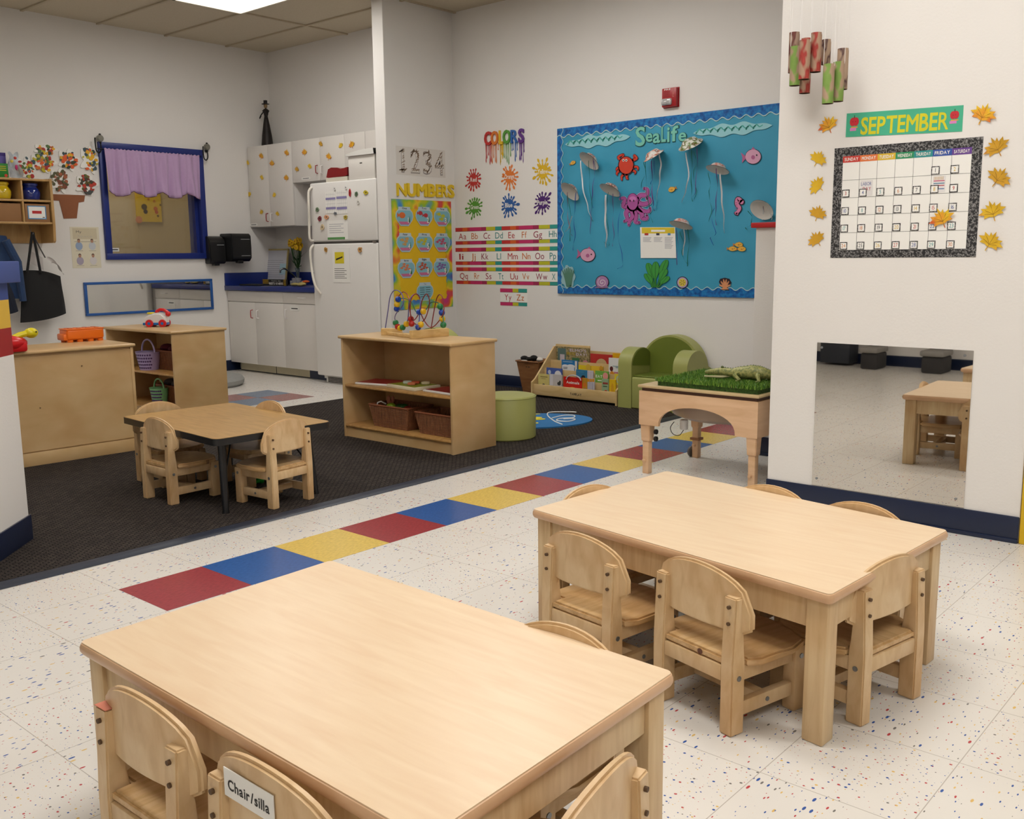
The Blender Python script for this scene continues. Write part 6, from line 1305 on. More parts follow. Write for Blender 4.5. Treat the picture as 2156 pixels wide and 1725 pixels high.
# alphabet strips
AC = [flat('abc_red', (196, 44, 44), .5), flat('abc_orange', (214, 96, 36), .5), flat('abc_magenta', (196, 40, 100), .5), flat('abc_plum', (160, 34, 80), .5), flat('abc_lime', (190, 190, 40), .5), flat('abc_teal', (40, 150, 140), .5), flat('abc_gold', (214, 170, 40), .5)]
SEG = [(0, .075, 0), (.075, .125, 1), (.125, .15, 0), (.15, .27, 2), (.27, .32, 3), (.32, .40, 4), (.40, .41, 6), (.41, .475, 5)]
LC = [flat('ink_red', (176, 40, 44)), flat('ink_orange', (206, 110, 40)), flat('ink_plum', (150, 40, 70)), flat('ink_teal', (30, 130, 130))]
def strip(lets, x0, x1, y0, y1, lb, segs):
    A = [bab(x0, y0[0]), bab(x1, y0[1])]; B = [bab(x0, y1[0]), bab(x1, y1[1])]; a0, a1 = A[0][0], A[1][0]; zt_ = (A[0][1]+A[1][1])/2; zb_ = (B[0][1]+B[1][1])/2; h_ = zt_-zb_
    mb = MB(); mb.rect(a0, a1, zb_, zt_, 0, .0015, PAPER, XBB)
    for (s, e_, ci) in segs:
        s_, e2 = a0+(a1-a0)*s, a0+(a1-a0)*e_
        for q, r in ((zt_-h_*.215, zt_), (zb_, zb_+h_*.19)): mb.rect(s_, e2, q, r, .0015, .0019, AC[ci], XBB)
    for q in (zt_-h_*.23, zb_+h_*.19): mb.rect(a0, a1, q, q+h_*.015, .0015, .0021, BLACK, XBB)
    o = mb.build('alphabet_strip', None, lb, 'alphabet strip', 'alphabet strips under the colour splats'); base[o] = Vector(o.location)
    mb = MB()
    for k, (tx, xa, xb_) in enumerate(lets):
        p_ = bab(xa, y0[0])[0]; q_ = bab(xb_, y0[0])[0]; mb.text(tx, p_, zb_+h_*.31, q_-p_, h_*.36, .0024, LC[k % 4], XBB, 'n')
    mb.build('letters', o)
seg2 = [(a*1.0, b*1.0, c) for a, b, c in SEG]+[(.475+(a)*1.11, min(1, .475+b*1.11), c) for a, b, c in SEG]
strip([('Aa', 650, 712), ('Bb', 755, 808), ('Cc', 855, 910), ('Dd', 952, 1015), ('Ee', 1060, 1112), ('Ff', 1172, 1212), ('Gg', 1268, 1340), ('Hh', 1396, 1460)], 624, 1467, (1020, 990), (1160, 1140), 'alphabet strip reading Aa to Hh', seg2)
strip([('Ii', 655, 690), ('Jj', 755, 790), ('Kk', 838, 895), ('Ll', 965, 1000), ('Mm', 1056, 1138), ('Nn', 1175, 1243), ('Oo', 1283, 1356), ('Pp', 1402, 1455)], 624, 1467, (1190, 1166), (1330, 1318), 'alphabet strip reading Ii to Pp', seg2)
strip([('Qq', 660, 725), ('Rr', 778, 820), ('Ss', 873, 921), ('Tt', 978, 1020), ('Uu', 1076, 1138), ('Vv', 1175, 1233), ('Ww', 1288, 1382), ('X', 1420, 1450)], 631, 1467, (1350, 1340), (1488, 1488), 'alphabet strip reading Qq to X', seg2)
strip([('Yy', 1030, 1085), ('Zz', 1128, 1190)], 993, 1215, (1520, 1520), (1662, 1662), 'short alphabet strip reading Yy Zz below the long ones', [(0, .47, 2), (.47, .65, 4), (.65, .68, 6), (.68, 1, 5)])
# ================= SEA LIFE BOARD =================
z5 = Z(1160, 160, 3.594)
def sab(x, y): return BX.ab(*z5(x, y))
bz0, bz1 = .772, 1.995; ba0 = -1.970; ba1 = -.12
mb = MB(); mb.rect(ba0, ba1, bz0, bz1, 0, .012, mottled('blue_paper', [(.3, (50, 146, 178)), (.7, (62, 158, 190))], 3, .55), XBB); sb = mb.build('bulletin_board', None, 'large turquoise Sea Life bulletin board with wavy border', 'bulletin board'); base[sb] = Vector(sb.location)
BRD = mottled('glitter_border', [(.35, (14, 76, 140)), (.5, (20, 104, 176)), (.65, (30, 130, 190))], 40, .3, 4); WAV = mat('wave_trim', (170, 204, 206), .4)
def wavy(mb, x0, x1, y, w_, dirn, vert, m, d, amp=.010, lam=.085, th=None):
    n = int((x1-x0)/lam*8); e = [(x0+(x1-x0)*k/n, y+amp*sin(2*pi*(x1-x0)/lam*k/n)) for k in range(n+1)]
    pts = e+([(a, b-th) for a, b in e[::-1]] if th else [(x1, y-dirn*w_), (x0, y-dirn*w_)])
    if vert: pts = [(b, a) for a, b in pts]
    mb.poly(pts, d-.001, d, m, XBB)
mb = MB(); wavy(mb, ba0, ba1, bz1-.055, .055, -1, False, BRD, .0145); wavy(mb, ba0, ba1, bz0+.055, .055, 1, False, BRD, .0145); wavy(mb, bz0, bz1, ba0+.045, .045, 1, True, BRD, .0152); mb.build('border', sb)
mb = MB(); wavy(mb, ba0, ba1, bz1-.055, 0, 0, False, WAV, .016, th=.007); wavy(mb, ba0, ba1, bz0+.060, 0, 0, False, WAV, .016, th=.006); wavy(mb, bz0, bz1, ba0+.049, 0, 0, True, WAV, .0165, th=.005); mb.build('wave_trim', sb)
XS = BX.M(0, 0, .0165)
def cut(name, label, cat, layers, group='sea creature cutouts'):
    """layers: list of (pts in zoom px, material, level)"""
    mb = MB()
    for pts, m, lv in layers:
        if pts[0] == 'S':
            d_ = .001*lv+.0012; bm = bmesh.new(); vs = [(bm.verts.new((*sab(*a), d_)), bm.verts.new((*sab(*b), d_))) for a, b in zip(pts[1], pts[2])]
            for (a, b), (c, e) in zip(vs, vs[1:]): bm.faces.new([a, b, e, c])
            mb.merge(bm, m, XS)
            for q, f_ in ((pts[3][0], 1), (pts[3][-1], .5)):
                if f_*abs(pts[4]) > 4: c = sab(q.x, q.y); mb.disc(c[0], c[1], abs(pts[4])*f_/3.594*.0032, d_-.0003, d_, m, XS, n=12)
        else: mb.poly([sab(*p) for p in pts], .001*lv, .001*lv+.0012, m, XS)
    o = mb.build(name, None, label, cat, group); base[o] = Vector(o.location); return o
def ell(cx, cy, rx, ry, n=24, rot=0, w=0, f=0): return [(cx+(rx*(1+w*cos(f*a)))*cos(a)*cos(rot)-(ry*(1+w*cos(f*a)))*sin(a)*sin(rot), cy+(rx*(1+w*cos(f*a)))*cos(a)*sin(rot)+(ry*(1+w*cos(f*a)))*sin(a)*cos(rot)) for a in [2*pi*k/n for k in range(n)]]
def ribbon2(P, w_):  # flat tapering stroke through points
    Q = spline([(a, b, 0) for a, b in P], 5); L_, R2 = [], []
    for i, p in enumerate(Q):
        d_ = (Q[min(i+1, len(Q)-1)]-Q[max(0, i-1)]); d_ = d_.normalized() if d_.length else Vector((1, 0, 0)); s_ = w_*(1-.55*i/len(Q)); L_.append((p.x-d_.y*s_, p.y+d_.x*s_)); R2.append((p.x+d_.y*s_, p.y-d_.x*s_))
    return ('S', L_, R2, Q, w_)
K_ = lambda n, c: flat('sea_'+n, c, .45)
DK = K_('outline', (40, 24, 40))
# title letters
ts = [('S', 650, 725, 530, 385), ('e', 728, 780, 500, 425), ('a', 782, 838, 508, 425), ('L', 846, 882, 500, 385), ('i', 888, 912, 500, 380), ('f', 918, 975, 495, 375), ('e', 975, 1035, 495, 420)]
tt = thing('board_title', 'mint green bubble lettering reading Sea Life at the top of the board', 'lettering', (4.43, -sab(840, 450)[0], sab(840, 530)[1]), 0, None, world=True)
for k, (ch, xa, xb_, yb_, yt) in enumerate(ts):
    p0_, p1_ = sab(xa, yb_), sab(xb_, yt); hh = (p1_[1]-p0_[1])*(1.0 if ch in 'SL' else (.98 if ch in 'if' else 1.32)); mb = MB()
    mb.text(ch, p0_[0]-.004, p0_[1]-.004, p1_[0]-p0_[0]+.010, hh+.008, .0002, K_('title_dark', (20, 80, 76)), XS, 'b'); mb.text(ch, p0_[0], p0_[1], p1_[0]-p0_[0], hh, .0026, mat('title_mint', (120, 196, 176), .4), XS, 'b'); mb.build('letter', tt)
for (x0, x1, cy, lb) in ((118, 610, 490, 'left of the title'), (1085, 1685, 405, 'right of the title')):
    n = 40; up = [(x0+(x1-x0)*k/n, cy-(55*sin(pi*k/n)**.7*(.8+.2*sin(k*.55)))+ (30-60*k/n)) for k in range(n+1)]; lo = [(x, 2*cy+2*(30-60*k/n)-y) for k, (x, y) in enumerate(up)]
    ly = [(up+lo[::-1], K_('wave_pale', (150, 206, 214)), 0)]
    for j in range(9):
        cx = x0+(x1-x0)*(.1+.09*j); yy = cy+24-50*(.1+.09*j); w_ = (x1-x0)*.06; ly.append((ribbon2([(cx-w_, yy+12), (cx-w_*.3, yy-18), (cx+w_*.3, yy-2), (cx+w_, yy-16)], 6), K_('wave_teal', (70, 170, 160)), 1))
    cut('wave_cutout', 'pale wavy water cutout '+lb, 'cutout', ly, 'wave cutouts')
# crab
RC = K_('crab', (206, 60, 36)); ly = [(ell(580, 680, 62, 72), DK, 1), (ell(580, 678, 54, 64), RC, 2)]
for P in ([(540, 640), (520, 615), (560, 595), (548, 625)], [(630, 640), (660, 625), (640, 600), (640, 625)], [(630, 690), (665, 690), (668, 712)], [(625, 715), (650, 725), (645, 742)], [(535, 690), (512, 700), (505, 715)], [(530, 715), (510, 735), (512, 750)], [(560, 745), (545, 765), (548, 790)], [(585, 748), (585, 775), (595, 780)]): ly.append((ribbon2(P, 14), DK, 0)); ly.append((ribbon2(P, 9), RC, 1))
for x in (560, 582): ly.append((ell(x, 640, 8, 10), PAPER, 3)); ly.append((ell(x, 641, 4, 6), BLACK, 4))
cut('crab_cutout', 'red crab cutout on the blue board', 'cutout', ly)
# octopus
OC = K_('octopus', (172, 84, 152)); OD = K_('octopus_edge', (96, 40, 96)); OW = K_('octopus_halo', (186, 196, 222)); ly = [(ell(630, 955, 46, 68), OD, 1), (ell(630, 953, 40, 62), OC, 3), (ell(632, 930, 26, 18), K_('oct_light', (206, 120, 186)), 4)]
for P in ([(665, 930), (690, 905), (735, 900), (740, 860), (715, 852)], [(665, 960), (710, 972), (755, 955), (750, 925), (735, 930)], [(660, 990), (700, 1020), (750, 1025), (760, 1000)], [(655, 1000), (700, 1045), (700, 1075), (735, 1080), (735, 1055)], [(640, 1010), (655, 1060), (650, 1105), (680, 1110)], [(620, 1010), (630, 1060), (605, 1100), (600, 1130)], [(605, 1000), (580, 1040), (590, 1085), (565, 1100)], [(600, 985), (560, 985), (570, 930), (535, 930)]): ly += [(ribbon2(P, 26), OW, -.4), (ribbon2(P, 22), OD, .3), (ribbon2(P, 17), OC, 1.6)]
for x in (612, 640): ly.append((ell(x, 945, 4, 8), BLACK, 5))
cut('octopus_cutout', 'smiling purple octopus cutout on the blue board', 'cutout', ly)
def fish(label, cx, cy, rx, ry, c1, c2, flip=1, rot=0):
    ca, sa = cos(rot), sin(rot); tr = lambda pts: [(cx+flip*(x*ca-y*sa), cy+(x*sa+y*ca)) for x, y in pts]
    ly = [(tr(ell(0, 0, rx*1.06, ry*1.08)), DK, 0), (tr([(-rx*.8, 0), (-rx*1.55, -ry*.75), (-rx*1.4, 0), (-rx*1.55, ry*.75)]), c2, 1), (tr([(-rx*.3, -ry*.8), (rx*.1, -ry*1.35), (rx*.5, -ry*.8)]), c2, 1), (tr(ell(0, 0, rx, ry)), c1, 2), (tr(ell(rx*.5, -ry*.15, rx*.10, ry*.12, 10)), BLACK, 3), (tr(ell(0, ry*.1, rx*.25, ry*.3, 12)), c2, 2.6)]
    cut('fish_cutout', label, 'cutout', ly)
PK = K_('pink', (214, 160, 186)); PK2 = K_('pink_dark', (176, 96, 140)); OG_ = K_('gold', (226, 176, 70)); OG2 = K_('gold_dark', (190, 120, 40))
fish('large pale pink fish cutout at the upper right of the board', 1540, 612, 58, 54, PK, PK2, 1, -.1); fish('pink fish cutout at the lower left of the board', 290, 1355, 54, 48, PK, PK2, 1, .1)
fish('tiny orange fish cutout at the upper left of the board', 178, 658, 20, 13, OG_, OG2, 1, -.5); fish('tiny orange fish cutout right of the octopus', 925, 860, 26, 18, OG_, OG2, -1, .4)
for k, (x, y) in enumerate(((1385, 1308), (1455, 1310), (1432, 1277))): fish(('left', 'right', 'top')[k]+' fish of the group of three orange fish near the right edge', x, y, 30, 17, OG_, OG2, 1, 0)
# seahorse, shells, sand dollar, plants
SH = K_('seahorse', (214, 130, 170)); cut('seahorse_cutout', 'pink seahorse cutout at the right of the board', 'cutout', [(ribbon2([(1455, 955), (1425, 930), (1415, 970), (1440, 1000), (1425, 1030), (1405, 1040), (1420, 1048)], 22), DK, 0), (ribbon2([(1453, 954), (1425, 932), (1417, 970), (1438, 1000), (1424, 1028), (1408, 1038), (1420, 1045)], 17), SH, 1)]+[([(1402, 960+16*k), (1420, 956+16*k), (1420, 966+16*k)], PK2, 2) for k in range(4)])
ly = [(ell(398, 1560, 52, 52), DK, 0), (ell(398, 1560, 46, 46), K_('snail', (176, 130, 176)), 1), ([(345, 1600), (380, 1585), (440, 1590), (440, 1604), (345, 1604)], K_('snail2', (150, 110, 150)), 2)]
sp_ = [(400+ (4+3.0*a)*cos(a), 1562+(4+3.0*a)*sin(a)) for a in [k*.5 for k in range(22)]]; ly.append((ribbon2(sp_, 5), K_('snail3', (216, 196, 206)), 3)); cut('shell_cutout', 'lilac spiral snail shell cutout along the bottom of the board', 'cutout', ly)
ly = [(ell(1005, 1563, 44, 46), DK, 0), (ell(1005, 1563, 38, 40), K_('lilac', (180, 160, 200)), 1), (ell(1005, 1563, 28, 30), K_('sdollar', (216, 196, 80)), 2)]+[(ell(1005+15*cos(a), 1563+15*sin(a), 8, 3, 8, a), K_('sd2', (160, 130, 40)), 3) for a in [2*pi*k/6 for k in range(6)]]; cut('sand_dollar_cutout', 'round yellow and lilac sand dollar cutout along the bottom of the board', 'cutout', ly)
ly = [([(1310, 1605), (1280, 1560), (1290, 1535), (1325, 1527), (1360, 1535), (1376, 1565), (1345, 1605), (1360, 1622), (1290, 1618)], DK, 0)]+[(ribbon2([(1327, 1600), (1327+42*cos(a), 1600+60*sin(a))], -9), K_('shell', (220, 150, 104)), 1+.2*k) for k, a in enumerate([-pi*.9+pi*.8*j/5 for j in range(6)])]; ly.append(([(1295, 1615), (1327, 1592), (1358, 1615)], K_('shell', (220, 150, 104)), 2.5)); cut('scallop_cutout', 'orange scallop shell cutout at the lower right of the board', 'cutout', ly)
KG = K_('kelp', (60, 150, 60)); KD = K_('kelp_dark', (24, 84, 40)); ly = []
for k, P in enumerate(([(790, 1600), (770, 1500), (745, 1415)], [(800, 1600), (800, 1500), (803, 1405)], [(815, 1600), (850, 1480), (885, 1390)], [(780, 1600), (760, 1550), (730, 1495)], [(820, 1600), (860, 1560), (895, 1515)], [(810, 1600), (850, 1520), (880, 1460)])): 
    q = spline([(a, b, 0) for a, b in P], 6); L_, R2 = [], []
    for i, p in enumerate(q):
        s_ = i/(len(q)-1); w_ = 5+22*max(0, sin(pi*(max(0, s_-.35)/.65)))**.8; L_.append((p.x-w_, p.y)); R2.append((p.x+w_, p.y))
    ly += [([(a-3, b) for a, b in L_]+[(a+3, b) for a, b in R2[::-1]], KD, .5*k), (L_+R2[::-1], KG, .5*k+.3)]
    ly.append(([(p.x-1.5, p.y) for p in q]+[(p.x+1.5, p.y) for p in q[::-1]], KD, .5*k+.45))
cut('kelp_cutout', 'bright green leafy seaweed cutout at the bottom centre of the board', 'cutout', ly)
ly = [(ell(140, 1520, 52, 85, 30, 0, .1, 7), K_('halo', (150, 190, 196)), -.3)]+[(ribbon2([(135+4*k, 1590), (120+8*k, 1530), (100+14*k, 1450+8*abs(k-3))], 9), K_('grass_grey', (84, 130, 110)), .4+.3*k) for k in range(7)]; cut('seagrass_cutout', 'grey green seagrass cutout in the lower left corner of the board', 'cutout', ly)
# paper notice
ly = [([(685, 1145), (950, 1145), (958, 1378), (690, 1378)], PAPER, 0), ([(697, 1148), (945, 1148), (947, 1192), (699, 1192)], K_('notice_yellow', (222, 196, 50)), 1), ([(770, 1165), (875, 1165), (875, 1180), (770, 1180)], PAPER, 2), ([(720, 1190), (748, 1190), (748, 1206), (720, 1206)], K_('n_red', (190, 60, 50)), 2), ([(808, 1190), (832, 1190), (832, 1206), (808, 1206)], K_('n_dark', (60, 60, 80)), 2), ([(895, 1190), (915, 1190), (915, 1206), (895, 1206)], K_('n_blue', (80, 140, 190)), 2)]
for c_ in range(3):
    for r in range((4, 4, 9)[c_]): ly.append(([(708+82*c_, 1222+10*r), (770+82*c_-(r % 3)*6, 1222+10*r), (770+82*c_-(r % 3)*6, 1225+10*r), (708+82*c_, 1225+10*r)], LG, 1))
cut('paper_notice', 'white printed notice with a yellow heading pinned to the blue board', 'notice', ly, None) if False else None
mb = MB()
for pts, m, lv in ly: mb.poly([sab(*p) for p in pts], .001*lv, .001*lv+.0012, m, XS)
mb.build('paper_notice', None, 'white printed notice with a yellow heading pinned to the blue board', 'notice')
# jellyfish: painted paper bowls with ribbons
RIBC = {'w': mat('ribbon_white', (226, 228, 230), .3), 'g': mat('ribbon_green', (24, 120, 96), .4), 'p': mat('ribbon_purple', (112, 60, 140), .4), 'b': mat('ribbon_blue', (40, 90, 180), .4), 'm': mat('ribbon_mauve', (150, 110, 130), .4)}
PLT = mat('paper_bowl', (232, 228, 222), .6); PT = [mottled('bowl_paint_%d' % k, st, 26, .5, 2) for k, st in enumerate([[(.4, (222, 218, 210)), (.5, (206, 120, 90)), (.56, (60, 66, 62)), (.62, (226, 222, 214))], [(.38, (226, 222, 214)), (.47, (96, 124, 40)), (.53, (110, 60, 30)), (.6, (226, 222, 214))], [(.4, (224, 218, 210)), (.55, (214, 96, 60)), (.62, (224, 218, 210))]])]
JF = [  # cx, cy, width(px), pitch, roll, paint, ribbons, label
 (292, 640, 150, 40, .35, 0, [('w', [(225, 640), (235, 800), (270, 960), (300, 1060), (325, 1100)], 7), ('g', [(285, 640), (290, 780), (305, 950), (312, 1100)], 3), ('p', [(320, 620), (325, 760), (312, 900), (300, 1050), (300, 1200)], 3), ('b', [(325, 640), (335, 740), (310, 880), (318, 1000)], 3)], 'at the upper left, tilted with its inside showing'),
 (147, 872, 142, 45, .35, 0, [('m', [(125, 880), (125, 1000), (140, 1150), (160, 1210)], 4), ('g', [(125, 900), (150, 1100), (140, 1250)], 3), ('b', [(190, 880), (175, 1050), (180, 1200), (165, 1320)], 4), ('w', [(160, 1060), (125, 1160), (105, 1180)], 4)], 'at the left edge of the board'),
 (450, 860, 148, 30, .2, 0, [('w', [(415, 900), (410, 1050), (420, 1200), (415, 1300)], 10), ('g', [(435, 880), (420, 1000), (430, 1150), (440, 1280), (400, 1250)], 3), ('p', [(470, 890), (468, 1050), (475, 1200), (465, 1290)], 3), ('b', [(520, 880), (530, 1000), (505, 1150), (525, 1300), (545, 1420), (505, 1460)], 3)], 'left of the octopus'),
 (775, 600, 150, -25, -.35, 0, [('g', [(715, 640), (718, 800), (740, 980), (770, 1110)], 3), ('w', [(820, 590), (830, 680), (820, 800), (800, 930), (790, 1000)], 7), ('p', [(760, 640), (765, 800), (770, 950), (780, 1020)], 5), ('g', [(700, 650), (715, 740), (680, 830), (700, 870)], 3), ('b', [(780, 640), (775, 760), (750, 820)], 3)], 'below the title, its painted top facing out'),
 (1055, 515, 175, -30, -.15, 1, [('g', [(1065, 560), (1065, 700), (1062, 850), (1070, 950)], 4), ('p', [(1105, 540), (1105, 700), (1090, 880), (1075, 910)], 3), ('w', [(1020, 580), (1040, 760), (1015, 880), (990, 960)], 6), ('g', [(1080, 570), (1100, 660), (1075, 750), (1100, 860), (1085, 940)], 3)], 'touching the title, with green paint'),
 (1262, 705, 165, 20, .1, 2, [('p', [(1250, 700), (1258, 850), (1245, 1000), (1250, 1130)], 4), ('w', [(1280, 740), (1290, 900), (1305, 1050), (1312, 1190)], 8), ('g', [(1190, 730), (1205, 830), (1195, 900), (1215, 1000), (1195, 1110)], 3), ('b', [(1240, 1000), (1215, 1060), (1245, 1190), (1205, 1230), (1240, 1290)], 3)], 'with an orange top, right of the title'),
 (985, 1125, 162, 20, .1, 2, [('g', [(1035, 1160), (1042, 1280), (1030, 1440)], 4), ('w', [(1000, 1120), (1010, 1250), (995, 1360)], 5), ('p', [(950, 1160), (958, 1300), (950, 1430)], 3), ('g', [(975, 1180), (1005, 1280), (990, 1350), (1030, 1420)], 3)], 'over the printed notice'),
 (1597, 1010, 178, 50, .1, 0, [('m', [(1605, 985), (1610, 1040), (1610, 1090)], 3), ('w', [(1660, 1040), (1665, 1090)], 4), ('g', [(1490, 1020), (1520, 1070), (1510, 1130), (1470, 1150), (1495, 1168)], 4), ('w', [(1600, 1000), (1595, 1090)], 4)], 'at the right edge above the half wall')]
for (x, y, wp, pitch, roll, pk, ribs, lb) in JF:
    JP = PL('x', 4.365); a, b = JP.ab(*z5(x, y)); a2 = JP.ab(*z5(x+wp/2, y))[0]; R0 = (a2-a)*.98; c_ = BX.M(a, b, .085)
    t = thing('paper_jellyfish', 'painted paper bowl jellyfish with ribbons '+lb, 'jellyfish', (4.375, -a, b), 0, 'paper bowl jellyfish', world=True)
    X_ = c_ @ Matrix.Rotation(-roll, 4, 'Z') @ Matrix.Rotation(R_(-90), 4, 'X') @ Matrix.Rotation(R_(pitch*.9), 4, 'X')
    # bowl: axis +z up, opening down
    pr = [(0, R0*.42), (R0*.42, R0*.40), (R0*.55, R0*.34), (R0*.78, R0*.02), (R0, -R0*.06)]
    X0 = c_ @ Matrix.Rotation(-roll, 4, 'Z') @ Matrix.Rotation(R_(-90-0), 4, 'X') @ Matrix.Rotation(R_(0), 4, 'X')
    Xw = Matrix.Translation((4.45-.085, -a, b)) @ Matrix.Rotation(roll, 4, 'X') @ Matrix.Rotation(R_(pitch), 4, 'Y')
    mb = MB(); mb.lathe(pr, PT[pk], Xw, n=32); mb.build('bell', t)
    mb = MB(); mb.lathe([(r_*.985, z_-.002) for r_, z_ in pr], PLT, Xw, n=32); mb.build('bowl_inside', t)
    for ck, P, w_ in ribs:
        q = spline([Vector((*PL('x', 4.45-(.075*(1-k_/(len(P)-1))**2+.022)).ab(*z5(*p)), 0)) for k_, p in enumerate(P)], 6); mb = MB(); bm = bmesh.new(); ww = w_/3.594*.00245; prev = None
        for i, p in enumerate(q):
            s_ = i/(len(q)-1); dd_ = .075*(1-s_)**2+.022+.006*sin(i*.9); base_ = BX.M(p.x, p.y, dd_); tw = i*.35 if ck != 'w' else .1*i
            v0 = bm.verts.new(base_ @ Vector((-ww*cos(tw), 0, ww*sin(tw)))); v1 = bm.verts.new(base_ @ Vector((ww*cos(tw), 0, -ww*sin(tw))))
            if prev: bm.faces.new([prev[0], prev[1], v1, v0])
            prev = (v0, v1)
        mb.merge(bm, RIBC[ck]); mb.build('ribbon', t, smooth=False)
# fire alarm
t = thing('fire_alarm', 'red wall fire alarm strobe above the blue board', 'alarm', (4.42, -BX.ab(1414, 206)[0], 0), 0, world=True)
a0, b0 = BX.ab(1398, 229); a1, b1 = BX.ab(1431, 183); t.location.z = b0; base[t] = Vector(t.location); AR = mat('alarm_red', (168, 26, 32), .35)
mb = MB(); mb.rect(a0, a1, b0, b1, 0, .008, AR, XBB); mb.box(((a0+a1)/2, (b0+b1)/2, .022), ((a1-a0)*.94, (b1-b0)*.95, .03), AR, .006, XBB); mb.build('body', t)
mb = MB(); mb.box((a0+(a1-a0)*.38, b0+(b1-b0)*.28, .04), ((a1-a0)*.66, (b1-b0)*.34, .03), mat('strobe_lens', (206, 206, 206), .1, .4, noise=.3, nscale=60), .012, XBB, seg=3); mb.build('strobe_lens', t)
mb = MB(); mb.text('FIRE', a0+(a1-a0)*.2, b1-(b1-b0)*.14, (a1-a0)*.4, (b1-b0)*.08, .0378, PAPER, XBB, 'b')
for k in range(7): mb.rect(a0+(a1-a0)*.12, a0+(a1-a0)*.56, b0+(b1-b0)*(.52+.045*k), b0+(b1-b0)*(.53+.045*k), .037, .0378, mat('alarm_dark', (110, 14, 18), .4), XBB)
mb.text('FIRE', 0, 0, (b1-b0)*.45, (a1-a0)*.11, .0378, flat('alarm_text', (206, 120, 110)), XBB @ Matrix.Translation((a1-(a1-a0)*.16, b1-(b1-b0)*.5, 0)) @ Matrix.Rotation(pi/2, 4, 'Z')); mb.build('lettering', t)
# ================= CALENDAR WALL =================
z6 = Z(1620, 0, 3.080); XC = CX.M(0, 0, 0)
def cab_(x, y): return CX.ab(*z6(x, y))
# mirror
a0, b0 = CX.ab(1708, 1018); a1, b1 = CX.ab(2049, 740); b1 = .703; b0 = .104; a0, a1 = 1.016, 1.620
mb = MB(); mb.rect(a0, a1, b0, b1, 0, .0045, mat('wall_mirror_acrylic', (214, 210, 204), .015, 1., noise=.01), XC); t = mb.build('wall_mirror', None, 'square frameless acrylic mirror screwed low on the calendar wall', 'mirror'); base[t] = Vector(t.location)
for (x, y) in ((a0+.02, b0+.03), (a1-.03, b0+.03), (a0+.02, b1-.02), (a1-.03, b1-.02)): mb = MB(); mb.cyl((x, y, .006), .005, .003, SCREW, XC, n=12, bev=.001); mb.build('screw', t)
# calendar
ca0, ca1, cb0, cb1 = 1.055, 1.605, 1.046, 1.474
COMP = mottled('marbled_border', [(.40, (22, 22, 24)), (.50, (64, 62, 62)), (.56, (150, 148, 146)), (.62, (26, 26, 28))], 95, .6, 2)
mb = MB(); mb.rect(ca0, ca1, cb0, cb1, 0, .0015, COMP, XC); cal = mb.build('wall_calendar', None, 'large classroom wall calendar with black marbled border', 'calendar'); base[cal] = Vector(cal.location)
gx0, gx1, gy0, gy1 = ca0+.036, ca1-.036, cb0+.030, cb1-.034; cw = (gx1-gx0)/7; hh = .024; rh = (gy1-gy0-hh)/5
mb = MB(); mb.rect(gx0, gx1, gy0, gy1, .0015, .0022, PAPER, XC)
for k in range(1, 7): mb.rect(gx0+cw*k-.0005, gx0+cw*k+.0005, gy0, gy1, .0022, .0026, LG if False else BLACK, XC)
for k in range(0, 5): mb.rect(gx0, gx1, gy0+rh*k-.0005, gy0+rh*k+.0005, .0022, .0026, BLACK, XC)
mb.build('grid_sheet', cal)
DC = [(200, 60, 50), (226, 120, 60), (216, 180, 50), (40, 140, 90), (40, 140, 140), (50, 80, 160), (100, 60, 140)]; DN_ = ['SUNDAY', 'MONDAY', 'TUESDAY', 'WEDNESDAY', 'THURSDAY', 'FRIDAY', 'SATURDAY']
for k in range(7):
    mb = MB(); mb.rect(gx0+cw*k, gx0+cw*(k+1), gy1-hh, gy1, .0022, .0028, flat('day%d' % k, DC[k]), XC); mb.text(DN_[k], gx0+cw*k+.007, gy1-hh+.006, cw-.014, .012, .0034, flat('soft_white', (238, 234, 226)), XC, 'b'); mb.build('day_header', cal)
NC = [(206, 130, 70), (60, 150, 150), (60, 80, 150), (190, 60, 50), (216, 180, 70), (60, 60, 70)]
for n in range(1, 31):
    s_ = n+4; r, c_ = s_//7, s_ % 7; x = gx0+cw*c_+(.002 if c_ < 5 else -.002); y = gy1-hh-rh*(r+1)+.002; e_ = .030
    mb = MB(); mb.rect(x, x+e_, y, y+e_, .0024, .0034, COMP, XC); mb.rect(x+.0035, x+e_-.0035, y+.0035, y+e_-.0035, .0034, .0037, PAPER, XC); st = str(n); w_ = .014 if len(st) > 1 else .006
    mb.text(st, x+e_/2, y+.0085, None, .0145, .0041, flat('num%d' % ((n*5) % 6), NC[(n*5) % 6]), XC, 'n'); mb.build('date_card', cal)
mb = MB(); x = gx0+cw+.002; y = gy1-hh-rh*2; mb.rect(x+.004, x+.052, y+.004, y+rh-.004, .0026, .003, flat('note_paper', (226, 222, 220)), XC); mb.text('LABOR', x+.007, y+.044, .04, .013, .0034, flat('pen_blue', (70, 90, 150)), XC); mb.text('DAY', x+.014, y+.024, .032, .014, .0034, flat('pen_red', (190, 50, 60)), XC); mb.build('holiday_note', cal, label='holiday note reading LABOR DAY')
mb = MB(); x = gx0+cw*5+.006; mb.rect(x, x+.045, y+.004, y+rh-.004, .0026, .003, flat('note_paper', (226, 222, 220)), XC)
for j in range(9): mb.rect(x+.004+.004*j, x+.0055+.004*j, y+rh-.018, y+rh-.006, .003, .0034, flat('candle', (200, 170, 110)), XC)
for zz, c_ in ((.045, (190, 60, 100)), (.036, (60, 120, 150)), (.028, (180, 50, 60)), (.016, (60, 110, 160))): mb.rect(x+.003, x+.042, y+zz, y+zz+.003, .003, .0034, flat('st%d_%d_%d' % c_, c_), XC)
mb.build('party_note', cal)
